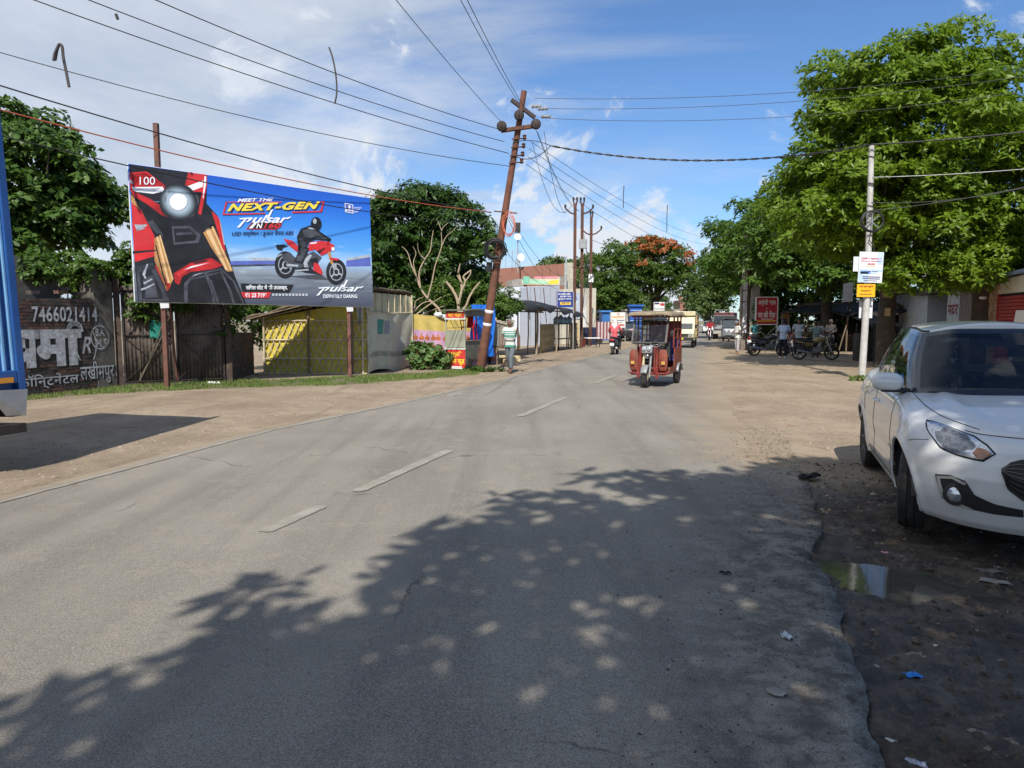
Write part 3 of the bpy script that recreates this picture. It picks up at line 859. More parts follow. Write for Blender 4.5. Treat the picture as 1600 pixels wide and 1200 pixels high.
# ---- the hoarding: printed motorcycle advertisement on two posts
HP0, HP1 = Vector((-8.11, 16.63, 0)), Vector((-4.448, 19.45, 0))
hd = (HP1 - HP0).normalized(); hn = hd.cross(Vector((0, 0, 1)))
hp = Plane(HP0 + hn * .10, hd)
hr = thing('hoarding', 'large billboard printed with a red motorcycle advertisement above the gate and hut', 'billboard', HP0)
H = hp.at
corners = [H(211.5, 471), H(583, 479.5), H(577.5, 309.5), H(200.5, 255.5)]
mb = MB(); mb.prism(corners, hp.fr, -.03, 0.0)
t = NT('advert_sky_print')
sp = t.new('ShaderNodeSeparateXYZ'); t.l.new(t.coord(), sp.inputs[0])
cr = t.new('ShaderNodeValToRGB'); t.l.new(t.math('DIVIDE', t.math('SUBTRACT', sp.outputs[2], 1.9), 3.2), cr.inputs[0])
e = cr.color_ramp.elements
e[0].position, e[0].color = 0.0, (*lin('#3c424f'), 1)
e[1].position, e[1].color = 1.0, (*lin('#1c55c0'), 1)
for p_, c_ in ((.1, '#565e70'), (.22, '#7d8794'), (.30, '#8f9cab'), (.335, '#8ea6c4'), (.40, '#a5c8ec'), (.50, '#5ba4ea'), (.68, '#3888e4'), (.85, '#2468d2')):
    q = e.new(p_); q.color = (*lin(c_), 1)
wr_ = t.noise(1.4, 4, .6, .6)
strk = t.noise(5, 6, .7, .3, stretch=(.25, .25, 3.2))
low_ = t.ramp(sp.outputs[2], 2.85, 2.7)
col = t.mix(t.math('MULTIPLY', t.math('MULTIPLY', t.ramp(strk, .4, .65), low_), .5), cr.outputs[0], lin('#454c5a'))
cl_ = t.math('MULTIPLY', t.ramp(t.noise(2.2, 6, .62, .2, stretch=(.6, .6, 2.4)), .54, .75), t.ramp(sp.outputs[2], 4.1, 3.3))
col = t.mix(t.math('MULTIPLY', t.math('SUBTRACT', 1, low_), t.math('MULTIPLY', cl_, .6)), col, lin('#d5e6f6'))
t.color(col); t.rough(.5); t.bump(wr_, .12, .05)
pan = part(mb, 'advert_panel', t.m, hr)
edge = MB()
for (a, b) in ((0, 1), (1, 2), (2, 3), (3, 0)):
    pa, pb = corners[a], corners[b]
    edge.beam(hp.fr(pa[0], pa[1], -.05), hp.fr(pb[0], pb[1], -.05), .05, .03)
part(edge, 'panel_edge', WHITEP, hr)
C = lambda x, y: H(190 + x / 3.078, 230 + y / 3.077)
def P(*pts): return [C(pts[i], pts[i + 1]) for i in range(0, len(pts), 2)]
AR = M('advert_red', lin('#c0282c'), .5, 0, .5, 1.6)
AR2 = M('advert_bright_red', lin('#cc3336'), .5, 0, .12, 3)
AD = M('advert_charcoal', lin('#1d1e23'), .5, 0, .75, 1.8)
AG = M('advert_grey', lin('#44474f'), .5, 0, .55, 3)
AL = M('advert_silver', lin('#aab2bd'), .5, 0, .2, 6)
AW = M('advert_white', lin('#eef4fb'), .5, 0, .03)
AGO = M('advert_gold', lin('#b98a55'), .5, 0, .25, 5)
AGL = M('advert_pale_gold', lin('#e2bd8c'), .5, 0, .1, 5)
AY = M('advert_yellow', lin('#f2d84a'), .5, 0, .05)
AN = M('advert_navy', lin('#16204a'), .5, 0, .1)
AB = M('advert_glow_blue', lin('#7ec2ee'), .5, 0, .15, 3)
AV = M('advert_violet', lin('#5a68b8'), .5, 0, .2, 4)
t = NT('advert_lamp_glow'); gc = hp.fr(*C(272, 263)) - HP0
vd = t.new('ShaderNodeVectorMath', operation='DISTANCE'); t.l.new(t.coord(), vd.inputs[0]); vd.inputs[1].default_value = tuple(gc)
t.color(t.mix(t.ramp(vd.outputs['Value'], .16, .40), lin('#b8cfe0'), lin('#26282e'))); t.rough(.5); GLOW = t.m
def ad(name, layers):
    """flat print: polygons [material, points] stacked a millimetre apart"""
    mats = []; mb = MB()
    for z, m, pts in layers:
        if m not in mats: mats.append(m)
        n = len(pts)
        mb.flat(pts, hp.fr, .002 + z * .0012, mats.index(m))
    return part(mb, name, mats, pan)
ad('fork_picture', [
    (0, AD, P(37, 82, 412, 133, 408, 270, 462, 330, 500, 470, 545, 620, 600, 752, 80, 742, 62, 560)),
    (1, AG, P(70, 575, 150, 555, 210, 690, 230, 740, 84, 738)), (2, AD, P(85, 600, 140, 585, 190, 690, 200, 730, 100, 730)),
    (3, AL, P(100, 610, 122, 560, 128, 562, 112, 615, 125, 640, 118, 645)), (3, AL, P(92, 680, 150, 662, 152, 668, 94, 690)), (3, AG, P(110, 700, 170, 690, 175, 720, 114, 726)),
    (1, AG, P(205, 210, 265, 195, 350, 215, 372, 262, 345, 330, 300, 352, 262, 345, 210, 330, 196, 262)),
    (1, AG, P(300, 655, 345, 610, 480, 582, 545, 645, 592, 750, 300, 750)), (2, AD, P(318, 660, 352, 618, 476, 590, 535, 648, 580, 750, 318, 750)),
    (3, AG, P(395, 605, 410, 602, 440, 680, 450, 750, 440, 750, 428, 685)), (3, AG, P(470, 595, 482, 598, 528, 690, 545, 750, 534, 750, 515, 690)),
    (2, AR, P(38, 122, 120, 117, 205, 180, 212, 202, 60, 218, 40, 205)), (2, AR2, P(42, 130, 115, 122, 180, 168, 60, 182)), (3, AW, P(48, 192, 198, 190, 206, 212, 150, 224, 62, 213)), (4, AL, P(60, 198, 190, 196, 150, 216, 70, 210)),
    (2, AR, P(320, 120, 410, 133, 412, 178, 382, 326, 368, 320, 386, 216, 330, 212, 302, 196)), (3, AR2, P(326, 126, 398, 136, 396, 155, 318, 180)), (4, AW, P(304, 192, 392, 160, 390, 190, 342, 209)),
    (2, AR, P(42, 206, 140, 250, 215, 298, 246, 346, 190, 326, 120, 272, 60, 237)),
    (2, AGO, P(42, 225, 58, 240, 90, 300, 78, 300, 45, 262)),
    (2, AR, P(47, 268, 92, 300, 160, 430, 182, 492, 166, 522, 64, 552, 52, 400)), (3, AD, P(52, 500, 172, 492, 168, 500, 54, 512)), (3, AR2, P(56, 300, 84, 312, 140, 430, 150, 470, 58, 480)), (4, AL, P(60, 372, 120, 372, 122, 378, 70, 404, 110, 392, 112, 388, 72, 396)),
    (3, AGO, P(158, 426, 186, 420, 250, 634, 216, 690, 158, 545)), (4, AGL, P(166, 430, 176, 428, 232, 650, 222, 655)), (4, AD, P(156, 420, 188, 414, 190, 430, 158, 436)),
    (3, AR, P(158, 568, 178, 578, 238, 664, 220, 692)),
    (3, AGO, P(388, 402, 440, 376, 536, 596, 508, 598, 430, 482)), (4, AGL, P(402, 398, 420, 388, 512, 590, 500, 592)), (4, AD, P(380, 396, 440, 368, 446, 384, 386, 412)),
    (4, AR, P(432, 306, 468, 340, 500, 502, 482, 486, 455, 382)), (4, AD, P(405, 330, 432, 320, 450, 375, 415, 385)),
    (5, AR, P(250, 606, 330, 556, 430, 532, 488, 568, 440, 586, 332, 600, 292, 622, 276, 662, 256, 650)), (6, AR2, P(262, 606, 334, 564, 420, 542, 440, 560, 330, 582, 272, 625)), (7, AD, P(340, 556, 400, 542, 420, 546, 356, 562)),
    (4, AB, P(150, 262, 262, 256, 284, 256, 375, 262, 284, 268, 262, 268)),
    (5, GLOW, [C(272 + 92 * math.cos(a), 264 + 88 * math.sin(a)) for a in np.linspace(0, 6.28, 29)[:-1]][::-1]),
    (6, AL, [C(272 + 48 * math.cos(a), 263 + 46 * math.sin(a)) for a in np.linspace(0, 6.28, 25)[:-1]][::-1]),
    (7, AW, [C(272 + 42 * math.cos(a), 262 + 40 * math.sin(a)) for a in np.linspace(0, 6.28, 25)[:-1]][::-1]),
    (3, AG, P(330, 640, 342, 628, 470, 600, 462, 608)), (3, AG, P(420, 640, 432, 636, 470, 748, 458, 748)), (4, AL, P(340, 622, 352, 612, 392, 603, 352, 618)),
    (6, AGL, P(180, 424, 186, 422, 247, 632, 243, 640)), (6, AD, P(160, 470, 166, 470, 214, 660, 210, 668)), (6, AGL, P(432, 382, 438, 380, 530, 590, 524, 592)),
    (3, AG, P(120, 360, 150, 350, 200, 420, 190, 440)), (3, AG, P(240, 380, 330, 378, 380, 420, 370, 460, 250, 470)), (4, AD, P(250, 392, 322, 390, 362, 424, 356, 448, 258, 458)), (5, AG, P(262, 412, 335, 408, 345, 418, 264, 424)),
    (5, AL, P(212, 208, 224, 206, 214, 262, 206, 262)), (5, AG, P(352, 222, 366, 232, 372, 262, 362, 262)), (3, AL, P(36, 158, 50, 160, 58, 178, 42, 172)),
    (3, AD, P(66, 248, 120, 286, 190, 336, 180, 340, 110, 296, 62, 256)), (4, AW, P(398, 140, 406, 140, 406, 176, 392, 250, 390, 240)), (5, AL, P(470, 346, 474, 350, 498, 470, 492, 470)), (7, AW, P(300, 590, 336, 572, 420, 556, 336, 580)),
    (4, AG, P(100, 640, 150, 612, 160, 640, 170, 700, 120, 716)), (5, AL, P(104, 652, 146, 630, 148, 636, 108, 660)), (5, AL, P(110, 676, 156, 654, 158, 660, 112, 684)),
])
def wheel_print(cx, cy, rx, ry, z):
    E_ = lambda k, m, dz: (z + dz, m, [C(cx + rx * k * math.cos(a), cy + ry * k * math.sin(a)) for a in np.linspace(0, 6.28, 25)[:-1]][::-1])
    out = [E_(1, AD, 0), E_(.72, AG, 1), E_(.66, AL, 2), E_(.60, AD, 3), E_(.3, AL, 5), E_(.18, AD, 6)]
    for k in range(3):
        a = 2.1 * k + .4
        out.append((z + 4, AL, [C(cx + rx * r * math.cos(a + da), cy + ry * r * math.sin(a + da)) for r, da in ((.1, -.5), (.65, -.12), (.65, .12), (.1, .5))]))
    return out
ad('rider_picture', [
    (0, AV, P(520, 548, 738, 545, 738, 562, 520, 566)), (0, AL, P(610, 530, 738, 534, 738, 545, 640, 545)), (0, AV, P(1080, 545, 1196, 528, 1198, 572, 1080, 574)), (1, AL, P(1085, 535, 1196, 515, 1196, 528, 1085, 546)), (0, AG, P(525, 566, 738, 562, 738, 570, 525, 575)),
    (0, AG, P(800, 620, 960, 612, 1000, 640, 900, 634))]
    + wheel_print(787, 566, 51, 66, 1) + wheel_print(1032, 600, 49, 63, 1) + [
    (6, AG, P(770, 520, 800, 505, 850, 540, 870, 575, 790, 580)), (7, AL, P(790, 560, 850, 566, 850, 574, 790, 572)),
    (7, AD, P(740, 470, 778, 468, 800, 476, 776, 484, 770, 498, 748, 492)),
    (7, AG, P(858, 532, 922, 500, 962, 530, 932, 572, 872, 592, 848, 572)), (8, AL, P(872, 545, 905, 515, 915, 520, 890, 560, 900, 580, 880, 585)), (8, AD, P(905, 540, 940, 530, 945, 560, 915, 568)),
    (8, AD, P(826, 582, 900, 575, 966, 614, 880, 602)),
    (8, AR2, P(778, 440, 822, 450, 862, 490, 842, 502, 800, 470)),
    (8, AR, P(905, 456, 960, 450, 1002, 456, 1016, 492, 990, 508, 960, 522, 930, 492, 888, 502)), (9, AR2, P(945, 452, 1000, 458, 990, 480, 955, 500)), (9, AD, P(940, 500, 975, 480, 982, 486, 950, 512)),
    (9, AR2, P(984, 460, 1020, 468, 1024, 496, 1000, 490)), (10, AW, P(1010, 480, 1024, 484, 1020, 500, 1008, 494)),
    (9, AR2, P(924, 555, 946, 560, 966, 600, 960, 613, 920, 592)), (8, AGO, P(988, 502, 1003, 504, 1018, 562, 1006, 564)), (9, AR, P(998, 530, 1046, 536, 1040, 546, 1004, 542)),
    (9, AD, P(905, 376, 945, 400, 985, 428, 1004, 440, 1000, 450, 930, 444, 900, 458, 882, 502, 850, 494, 842, 430, 862, 392)), (10, AG, P(868, 400, 900, 392, 930, 432, 905, 436, 880, 430)),
    (9, AD, P(848, 470, 902, 486, 884, 530, 872, 562, 828, 552, 845, 512)), (10, AG, P(860, 482, 890, 490, 872, 540, 862, 530)),
    (10, AD, [C(935 + 26 * math.cos(a), 370 + 34 * math.sin(a)) for a in np.linspace(0, 6.28, 21)[:-1]][::-1]), (11, AL, [C(928 + 9 * math.cos(a), 356 + 13 * math.sin(a)) for a in np.linspace(0, 6.28, 13)[:-1]][::-1]),
    (11, AG, P(905, 395, 935, 404, 975, 430, 968, 436, 925, 424, 900, 410)), (11, AL, P(892, 386, 915, 388, 930, 396, 905, 394)), (11, AG, P(930, 432, 985, 436, 985, 442, 935, 440)), (11, AG, P(850, 440, 868, 436, 890, 480, 866, 484)), (11, AG, P(846, 522, 868, 520, 866, 550, 838, 546)),
    (6, AL, P(1010, 560, 1020, 555, 1030, 600, 1022, 604)), (9, AL, P(872, 556, 890, 548, 896, 566, 880, 572)), (9, AL, P(840, 590, 896, 586, 900, 592, 842, 597)), (10, AW, P(905, 460, 940, 456, 936, 462, 908, 466)), (9, AL, P(742, 525, 770, 512, 772, 516, 746, 530)),
    (10, AD, P(975, 430, 1008, 440, 1000, 456, 980, 446)),
])
lt = MB()
LM = [AW, AY, AN, AR2, BLACKP, AV]
def T(body, x0, y0, x1, y1, mi, z=12, bold=.0, shear=0., space=1.0):
    rise = {'MEET THE': 5, 'NEXT-GEN': 12, 'USD': 5}.get(body.split(' ')[0] if body[0] == 'U' else body, 0)
    put_text(lt, body, (x0, -y1, x1, -y0), lambda x, y, o: hp.fr(*C(x, -y - rise * (x - x0) / (x1 - x0)), o), .003 + z * .0012, mi, bold, shear, space)
T('100', 86, 143, 160, 181, 0, 12, .0)
T('MEET THE', 556, 248, 730, 264, 0, 12, .03, .35)
T('NEXT-GEN', 512, 275, 958, 312, 2, 11, .05, .4, 1.1); T('NEXT-GEN', 506, 272, 954, 309, 1, 12, .045, .4, 1.1)
for a in (P(500, 262, 770, 262, 770, 266, 504, 266), P(488, 320, 690, 316, 690, 322, 486, 326), P(500, 262, 508, 262, 492, 322, 484, 326), P(820, 310, 955, 306, 955, 313, 820, 317), P(940, 262, 975, 260, 962, 312, 952, 312, 966, 266, 940, 267)):
    lt.flat(a, hp.fr, .003 + 10 * .0012, 3)
for (x0, y0, x1, y1) in ((582, 326, 806, 364), (960, 661, 1156, 694)):
    T('ulsar', x0 + (x1 - x0) * .2, y0, x1, y1, 0, 13, .02, .45)
    w_, h_ = x1 - x0, y1 - y0
    Q = lambda u, v: C(x0 + u * w_, y0 + v * h_)
    for poly in ([Q(.02, .62), Q(.10, .40), Q(-.06, 1.55), Q(-.13, 1.6)], [Q(-.08, .42), Q(.20, .30), Q(.22, .45), Q(-.06, .58)], [Q(.17, .35), Q(.22, .45), Q(.12, .86), Q(.05, .92), Q(.08, .8)], [Q(.60, -.62), Q(.655, -.72), Q(.55, .55), Q(.50, .6)], [Q(.92, .35), Q(1.04, .2), Q(1.0, .45)]):
        lt.flat(poly, hp.fr, .003 + 13 * .0012, 0); 
lt.flat(P(598, 394, 626, 360, 772, 357, 766, 382, 745, 396), hp.fr, .003 + 9 * .0012, 3); lt.flat(P(603, 391, 628, 363, 768, 360, 762, 381, 743, 393), hp.fr, .003 + 10 * .0012, 4); lt.flat(P(610, 390, 636, 364, 650, 364, 628, 390), hp.fr, .003 + 11 * .0012, 0)
T('N', 646, 366, 678, 390, 0, 12, .03, .3); T('160', 682, 365, 762, 389, 3, 12, .025, .3, 1.05)
T('USD सस्पेंशन / डुअल चैनल ABS', 530, 402, 826, 433, 2, 12, .015, .2)
lt.flat(P(570, 655, 826, 662, 806, 697, 580, 695), hp.fr, .003 + 10 * .0012, 4); T('सिंगल सीट में भी उपलब्ध.', 597, 661, 797, 691, 0, 12, .02)
lt.flat(P(573, 697, 718, 697, 706, 725, 586, 724), hp.fr, .003 + 10 * .0012, 3); T('₹1 23 719*', 594, 700, 697, 722, 0, 12, .025)
for k in range(11):
    a = 722 + k * 16; lt.flat(P(a, 705, a + 12, 705, a + 12, 708, a, 708), hp.fr, .003 + 11 * .0012, 0); lt.flat(P(a + 2, 711, a + 11, 711, a + 11, 714, a + 2, 714), hp.fr, .003 + 11 * .0012, 0)
T('DEFINITELY DARING', 968, 708, 1132, 725, 0, 12, .02)
lt.flat(P(1072, 268, 1112, 276, 1114, 320, 1074, 312), hp.fr, .003 + 10 * .0012, 0); lt.flat(P(1075, 271, 1109, 278, 1111, 316, 1077, 309), hp.fr, .003 + 11 * .0012, 5)
T('BAJAJ', 1078, 298, 1110, 310, 0, 12, .02); lt.flat(P(1088, 282, 1098, 280, 1100, 292, 1092, 296), hp.fr, .003 + 12 * .0012, 0)
T('THE WORLD\'S\nFAVOURITE\nINDIAN', 1116, 288, 1152, 314, 0, 12, .01)
part(lt, 'lettering', LM, pan, kind='stuff')
# posts and rear struts
POSTM = M('hoarding_post_rust', (.16, .07, .05), .7, .2, .25, 4, .1, dirt=.5, dirtcol=(.03, .05, .05))
for P0, top, s_ in ((HP0, 6.08, 1), (HP1, 4.6, 0)):
    mb = MB(); mb.beam(P0 + Vector((0, 0, -.1)), P0 + Vector((0, 0, top)), .10 if s_ else .09); part(mb, 'post', POSTM, hr)
    mb = MB(); mb.beam(P0 + Vector((-.35, 1.25, -.05)), P0 + Vector((-.03, .1, 4.3)), .05); part(mb, 'strut', POSTM, hr)
mb = MB()
for z in (2.15, 3.5, 4.65):
    mb.beam(HP0 + hd * -.5 + Vector((0, 0, z + .05)), HP1 + hd * .55 + Vector((0, 0, z - .05)), .05, .04)
part(mb, 'rail', POSTM, hr)
for P0, px, py in ((HP0, 257, 477), (HP1, 547, 483)):
    mb = MB(); q = hp.at(px, py); mb.flat([(q[0] - .08, q[1] - .07), (q[0] + .1, q[1] - .06), (q[0] + .1, q[1] + .08), (q[0] - .1, q[1] + .08)], hp.fr, -.02)
    part(mb, 'tie_tag', WHITEP, hr, solid=.004)

# ---- bamboo hut with a yellow sheet front and a grey-white tarpaulin side
F0, F1 = Vector((-7.40, 21.25, 0)), Vector((-4.32, 21.05, 0)); B1 = Vector((-3.44, 24.2, 0))
fp = Plane(F0, F1 - F0); FL = (F1 - F0).length
YEL = M('yellow_sheet', (.60, .50, .06), .55, 0, .18, 4, .4, 6, dirt=.25)
TARP = M('pale_tarpaulin', (.56, .55, .42), .5, 0, .12, 2.5, .35, 4, dirt=.25)
hut = thing('bamboo_hut', 'bamboo lattice hut with a bright yellow sheet front under the billboard', 'hut', F0)
mb = MB(); mb.grid(lambda u, v: fp.fr(FL * u, .04 + (1.62 + .55 * u) * v, -.03 + .02 * math.sin(11 * u + 5 * v) * math.cos(7 * v)), 30, 16); part(mb, 'yellow_sheet', YEL, hut, smooth='all')
for z in (.03, .47, 1.03, 1.60):
    mb = MB(); mb.tube([fp.fr(-.06, z, .035), fp.fr(FL * .5, z + rnd.uniform(-.02, .02), .04), fp.fr(FL + .08, z + .01, .035)], .022, 6); part(mb, 'bamboo_rail', BAMBOO, hut)
for x, top in ((0.0, 1.70), (1.36, 2.0), (2.68, 2.3), (3.0, 2.4)):
    mb = MB(); mb.tube([fp.fr(x, -.1, .07), fp.fr(x + .01, top, .065)], .03, 6); part(mb, 'bamboo_post', OLDWOOD if 0 < x < 2.9 else BAMBOO, hut)
stripm = {}
for s_ in (1, -1):
    for k in range(-4, 17):
        x0 = k * .185 + (.05 if s_ > 0 else .0); xa, xb = (x0, x0 + .72) if s_ > 0 else (x0 + .72, x0)
        za, zb = .03, 1.6
        # clip to the wall
        pts = []
        for tt in np.linspace(0, 1, 9):
            x = xa + (xb - xa) * tt
            if -.03 <= x <= FL + .03: pts.append((x + rnd.uniform(-.008, .008), za + (zb - za) * tt))
        if len(pts) < 3: continue
        mb = MB(); a, b = pts[0], pts[-1]
        mb.beam(fp.fr(a[0], a[1], .008 + .006 * (s_ > 0)), fp.fr(b[0], b[1], .008 + .006 * (s_ > 0)), .042, .016); part(mb, 'bamboo_strip', BAMBOO, hut)
for k in range(16):
    x = .1 + k * .19; zt = 1.62 + .24 * x
    mb = MB(); mb.beam(fp.fr(x, 1.55, .01), fp.fr(x + .02, zt + .1, .01), .018, .008); part(mb, 'bamboo_strip', BAMBOO, hut)
mb = MB(); mb.tube([fp.fr(-.1, 1.66, .05), fp.fr(FL + .1, 2.42, .05)], .022, 6); part(mb, 'bamboo_rail', BAMBOO, hut)
bk = Vector((.78, 3.4, 0))
mb = MB()
def roof(u, v):
    p = F0.lerp(F1, u * 1.17 - .13) + bk * (v * 1.12 - .1)
    return Vector((p.x, p.y, 1.66 + .90 * u + .03 * math.sin(23 * u + 4 * v) * math.cos(9 * v)))
mb.grid(roof, 30, 16); part(mb, 'roof', M('straw_and_bark_roof', (.13, .095, .065), .95, 0, .4, 6, .8, 20, dirt=.4), hut, smooth='all', solid=.07)
for k in range(7):
    mb = MB(); a, b = roof(.02, k / 6), roof(.98, k / 6); mb.tube([a + Vector((0, 0, -.06)), b + Vector((0, 0, -.06))], .022, 5); part(mb, 'rafter', OLDWOOD, hut)
sp_ = Plane(F1, B1 - F1); SL = (B1 - F1).length
mb = MB(); mb.grid(lambda u, v: sp_.fr(SL * u, 1.85 + (.60 - .02 * u) * v, -.02 + .015 * math.sin(20 * u + 3 * v)), 20, 4); part(mb, 'gable_sheet', M('cream_sheet', (.55, .52, .33), .6, 0, .12, 3), hut, smooth='all')
for k in range(8):
    mb = MB(); mb.beam(sp_.fr(.2 + k * .44, 1.75, .02), sp_.fr(.2 + k * .44 + .03, 2.45, .02), .025); part(mb, 'bamboo_strip', BAMBOO, hut)
mb = MB(); mb.grid(lambda u, v: (F0 + bk * v * .98) + Vector((0, 0, 1.68 * u)), 1, 1); part(mb, 'rear_sheet', TARP, hut)
mb = MB(); mb.grid(lambda u, v: (F0 + bk * .98).lerp(B1, u) + Vector((0, 0, (1.7 + .7 * u) * v)), 1, 1); part(mb, 'rear_sheet', TARP, hut)
mb = MB()
def tp(u, v):
    sag = .05 * math.sin(math.pi * u) * (v ** 3)
    return sp_.fr(.02 + SL * .98 * u, .06 + .06 * math.sin(7 * u) * (1 - v) + (1.80 - sag) * v, .03 + .03 * math.sin(9 * u + 6 * (v - u)) * (1 - .4 * v) + .02 * math.cos(17 * u - 5 * v))
mb.grid(tp, 40, 24); ts = part(mb, 'tarpaulin', TARP, hut, smooth='all')
TEAL = M('teal_print', (.03, .28, .22), .6, 0, .15, 8); GREYP = M('grey_print', (.30, .31, .34), .6, 0, .3, 14); INK = M('ink_print', (.03, .03, .03), .7, 0, .2)
def on_tarp(px, py):
    q = sp_.at(px, py); return (q[0] / (SL * .98), (q[1] - .06) / 1.80)
mb = MB()
for (x0, y0, x1, y1, mi) in ((588, 498, 598, 523, 0), (600, 500, 607, 522, 1)):
    a, b = on_tarp(x0, y1), on_tarp(x1, y0)
    mb.grid(lambda u, v: tp(a[0] + (b[0] - a[0]) * u, a[1] + (b[1] - a[1]) * v) + sp_.n * .004, 6, 10, mi)
a0, a1 = on_tarp(578, 564), on_tarp(640, 555)
for k in range(30):
    u0 = .03 + k * .032; h = .035 + .02 * math.sin(k * 2.1); c0 = .27
    for j in range(2 + k % 2):
        v0 = c0 - .03 + .035 * j
        mb.grid(lambda u, v: tp(u0 + .018 * u + .006 * math.sin(k), v0 + .02 * v + .012 * u * (-1) ** k) + sp_.n * .004, 1, 1, 2)
part(mb, 'print', [TEAL, GREYP, INK], ts, kind='stuff')
mb = MB(); mb.tube([sp_.fr(-.05, 1.86, .03), sp_.fr(SL * .5, 1.83, .05), sp_.fr(SL + .1, 1.87, .03)], .025, 6); part(mb, 'bamboo_rail', BAMBOO, hut)
for x in (0.02, SL):
    mb = MB(); mb.tube([sp_.fr(x, -.1, .05), sp_.fr(x, 2.45, .05)], .03, 6); part(mb, 'bamboo_post', BAMBOO, hut)
mb = MB(); mb.grid(lambda u, v: fp.fr(2.78 + .28 * u * (1 - .75 * v) + .12 * v, 2.25 - .75 * v, .09 + .05 * math.sin(9 * u)), 8, 8); part(mb, 'loose_sheet', M('grey_sheet', (.38, .38, .36), .5, 0, .15, 4, .4), hut, smooth='all')

# ---- printed cloth screen: yellow above, pink below, with an orange pattern
K0, K1 = Vector((-3.40, 24.3, 0)), Vector((-.57, 26.0, 0)); kp = Plane(K0, K1 - K0); KL = (K1 - K0).length
ks = thing('cloth_screen', 'yellow and pink printed cloth strung on poles behind the leafy bush', 'cloth screen', K0)
ctop = lambda u: 1.83 - .07 * math.sin(math.pi * min(1, u * 1.6)) - .12 * smooth(u, .25, .45)
ck = lambda u, v, o=0.: kp.fr(KL * u, .05 + (ctop(u) - .05) * v, .02 + .03 * math.sin(40 * u + 3 * v) * (1 - v * .5) + o)
mb = MB(); mb.grid(lambda u, v: ck(u, v * .70), 60, 10, 0); mb.grid(lambda u, v: ck(u, .70 + .30 * v), 60, 4, 1)
cs = part(mb, 'cloth', [M('pink_cloth', (.60, .36, .52), .9, 0, .15, 5, .2), M('mustard_cloth', (.60, .46, .13), .9, 0, .12, 5, .2)], ks, smooth='all')
mb = MB(); OR = M('orange_print', (.50, .15, .035), .9, 0, .3, 12); LIL = M('lilac_print', (.66, .52, .66), .9, 0, .2, 12)
mot = [(-.07, 0), (-.075, .07), (-.05, .055), (-.03, .075), (-.02, .15), (0, .19), (.015, .14), (.02, .075), (.05, .10), (.075, .06), (.07, 0), (.03, -.03), (-.03, -.03)]
for k in range(15):
    for row, (v0, sc) in enumerate(((.53, 1.0), (.06, 1.1))):
        u0 = .03 + k * .066 + .012 * (row + math.sin(k * 3))
        pts = [ck(min(.995, max(.005, u0 + x * sc / KL * 1.25)), v0 + y * sc * .62, .007) for x, y in mot]
        mb.add(pts, [tuple(range(len(pts)))], 0)
    pts = [ck(min(.995, u0 + x), .33 + y, .006) for x, y in ((-.02, -.05), (.02, -.04), (.025, .05), (-.015, .06))]; mb.add(pts, [(0, 1, 2, 3)], 1)
part(mb, 'print', [OR, LIL], cs, kind='stuff')
for x in (.0, .9, 1.9, 2.9):
    mb = MB(); mb.tube([kp.fr(x, -.1, -.04), kp.fr(x + .02, 1.95, -.04)], .025, 6); part(mb, 'bamboo_post', BAMBOO, ks)
mb = MB(); mb.ell(kp.fr(.95, 1.80, .05), (.16, .08, .10), 10, 6); mb.ell(kp.fr(1.15, 1.74, .05), (.14, .08, .09), 10, 6); part(mb, 'bundled_sheet', M('white_plastic', (.6, .62, .62), .4, 0, .1, 8, .6), ks, smooth='all')

# ---- sheet metal food cart
ct = thing('food_cart', 'grey sheet metal snack cart with a red and yellow sign on its front', 'food cart', (-2.16, 23.05, 0), R(-24))
SHEET = M('dull_sheet_metal', (.20, .20, .165), .55, .35, .2, 4, .1, dirt=.4)
PALE = M('pale_frame', (.45, .43, .36), .6, .1, .2, 5)
CW, CD = .74, 1.35
mb = MB(); mb.box((CW / 2, CD / 2, .62), (CW - .04, CD - .04, .62)); mb.box((CW / 2, CD / 2, .945), (CW + .03, CD + .03, .03)); mb.build('body', SHEET, ct, bevel=.008)
mb = MB(); mb.box((CW / 2, -.012, 1.02), (CW, .02, .56)); mb.build('front_panel', M('cart_front_sheet', (.30, .31, .24), .6, .1, .2, 3, .05, dirt=.3), ct)
for x, y in ((.02, .0), (CW - .02, .0), (.02, CD), (CW - .02, CD)):
    mb = MB(); mb.box((x, y, 1.06), (.035, .035, 1.72)); mb.build('corner_post', PALE, ct)
mb = MB(); mb.box((CW / 2, CD / 2, 1.955), (CW + .22, CD + .24, .035), (R(2), 0, 0)); mb.box((CW + .02, CD / 2, 1.84), (.02, CD, .20)); mb.box((CW / 2, CD, 1.84), (CW, .02, .2)); mb.build('roof', SHEET, ct, bevel=.006)
mb = MB(); mb.box((CW / 2, -.03, 1.66), (CW + .02, .03, .05)); mb.box((CW / 2, -.035, .70), (CW + .02, .05, .045)); mb.build('rail', M('white_bar', (.62, .62, .58), .5, 0, .1), ct)
SR, SY = M('sign_red', (.55, .04, .035), .5, 0, .15, 4), M('sign_yellow', (.80, .55, .05), .5, 0, .08)
fcart = frame((0, -.03, 0), (1, 0, 0), (0, 0, 1))
mb = MB(); mb.flat([(.05, 1.69), (.70, 1.69), (.70, 1.88), (.05, 1.88)], fcart, .002, 0); put_text(mb, 'चाट भंडार', (.12, 1.72, .63, 1.86), fcart, .005, 1, .01); mb.build('top_sign', [SR, SY], ct)
mb = MB(); mb.prism([(.03, .08), (CW, .06), (CW, .68), (.03, .68)], fcart, -.01, .012, 0)
mb.flat([(.03, .08), (.10, .08), (.12, .40), (.09, .68), (.03, .68)], fcart, .014, 2)
put_text(mb, 'जागृति', (.16, .42, .62, .62), fcart, .016, 1, .03); put_text(mb, 'नमन फूड', (.12, .17, .72, .37), fcart, .016, 1, .04)
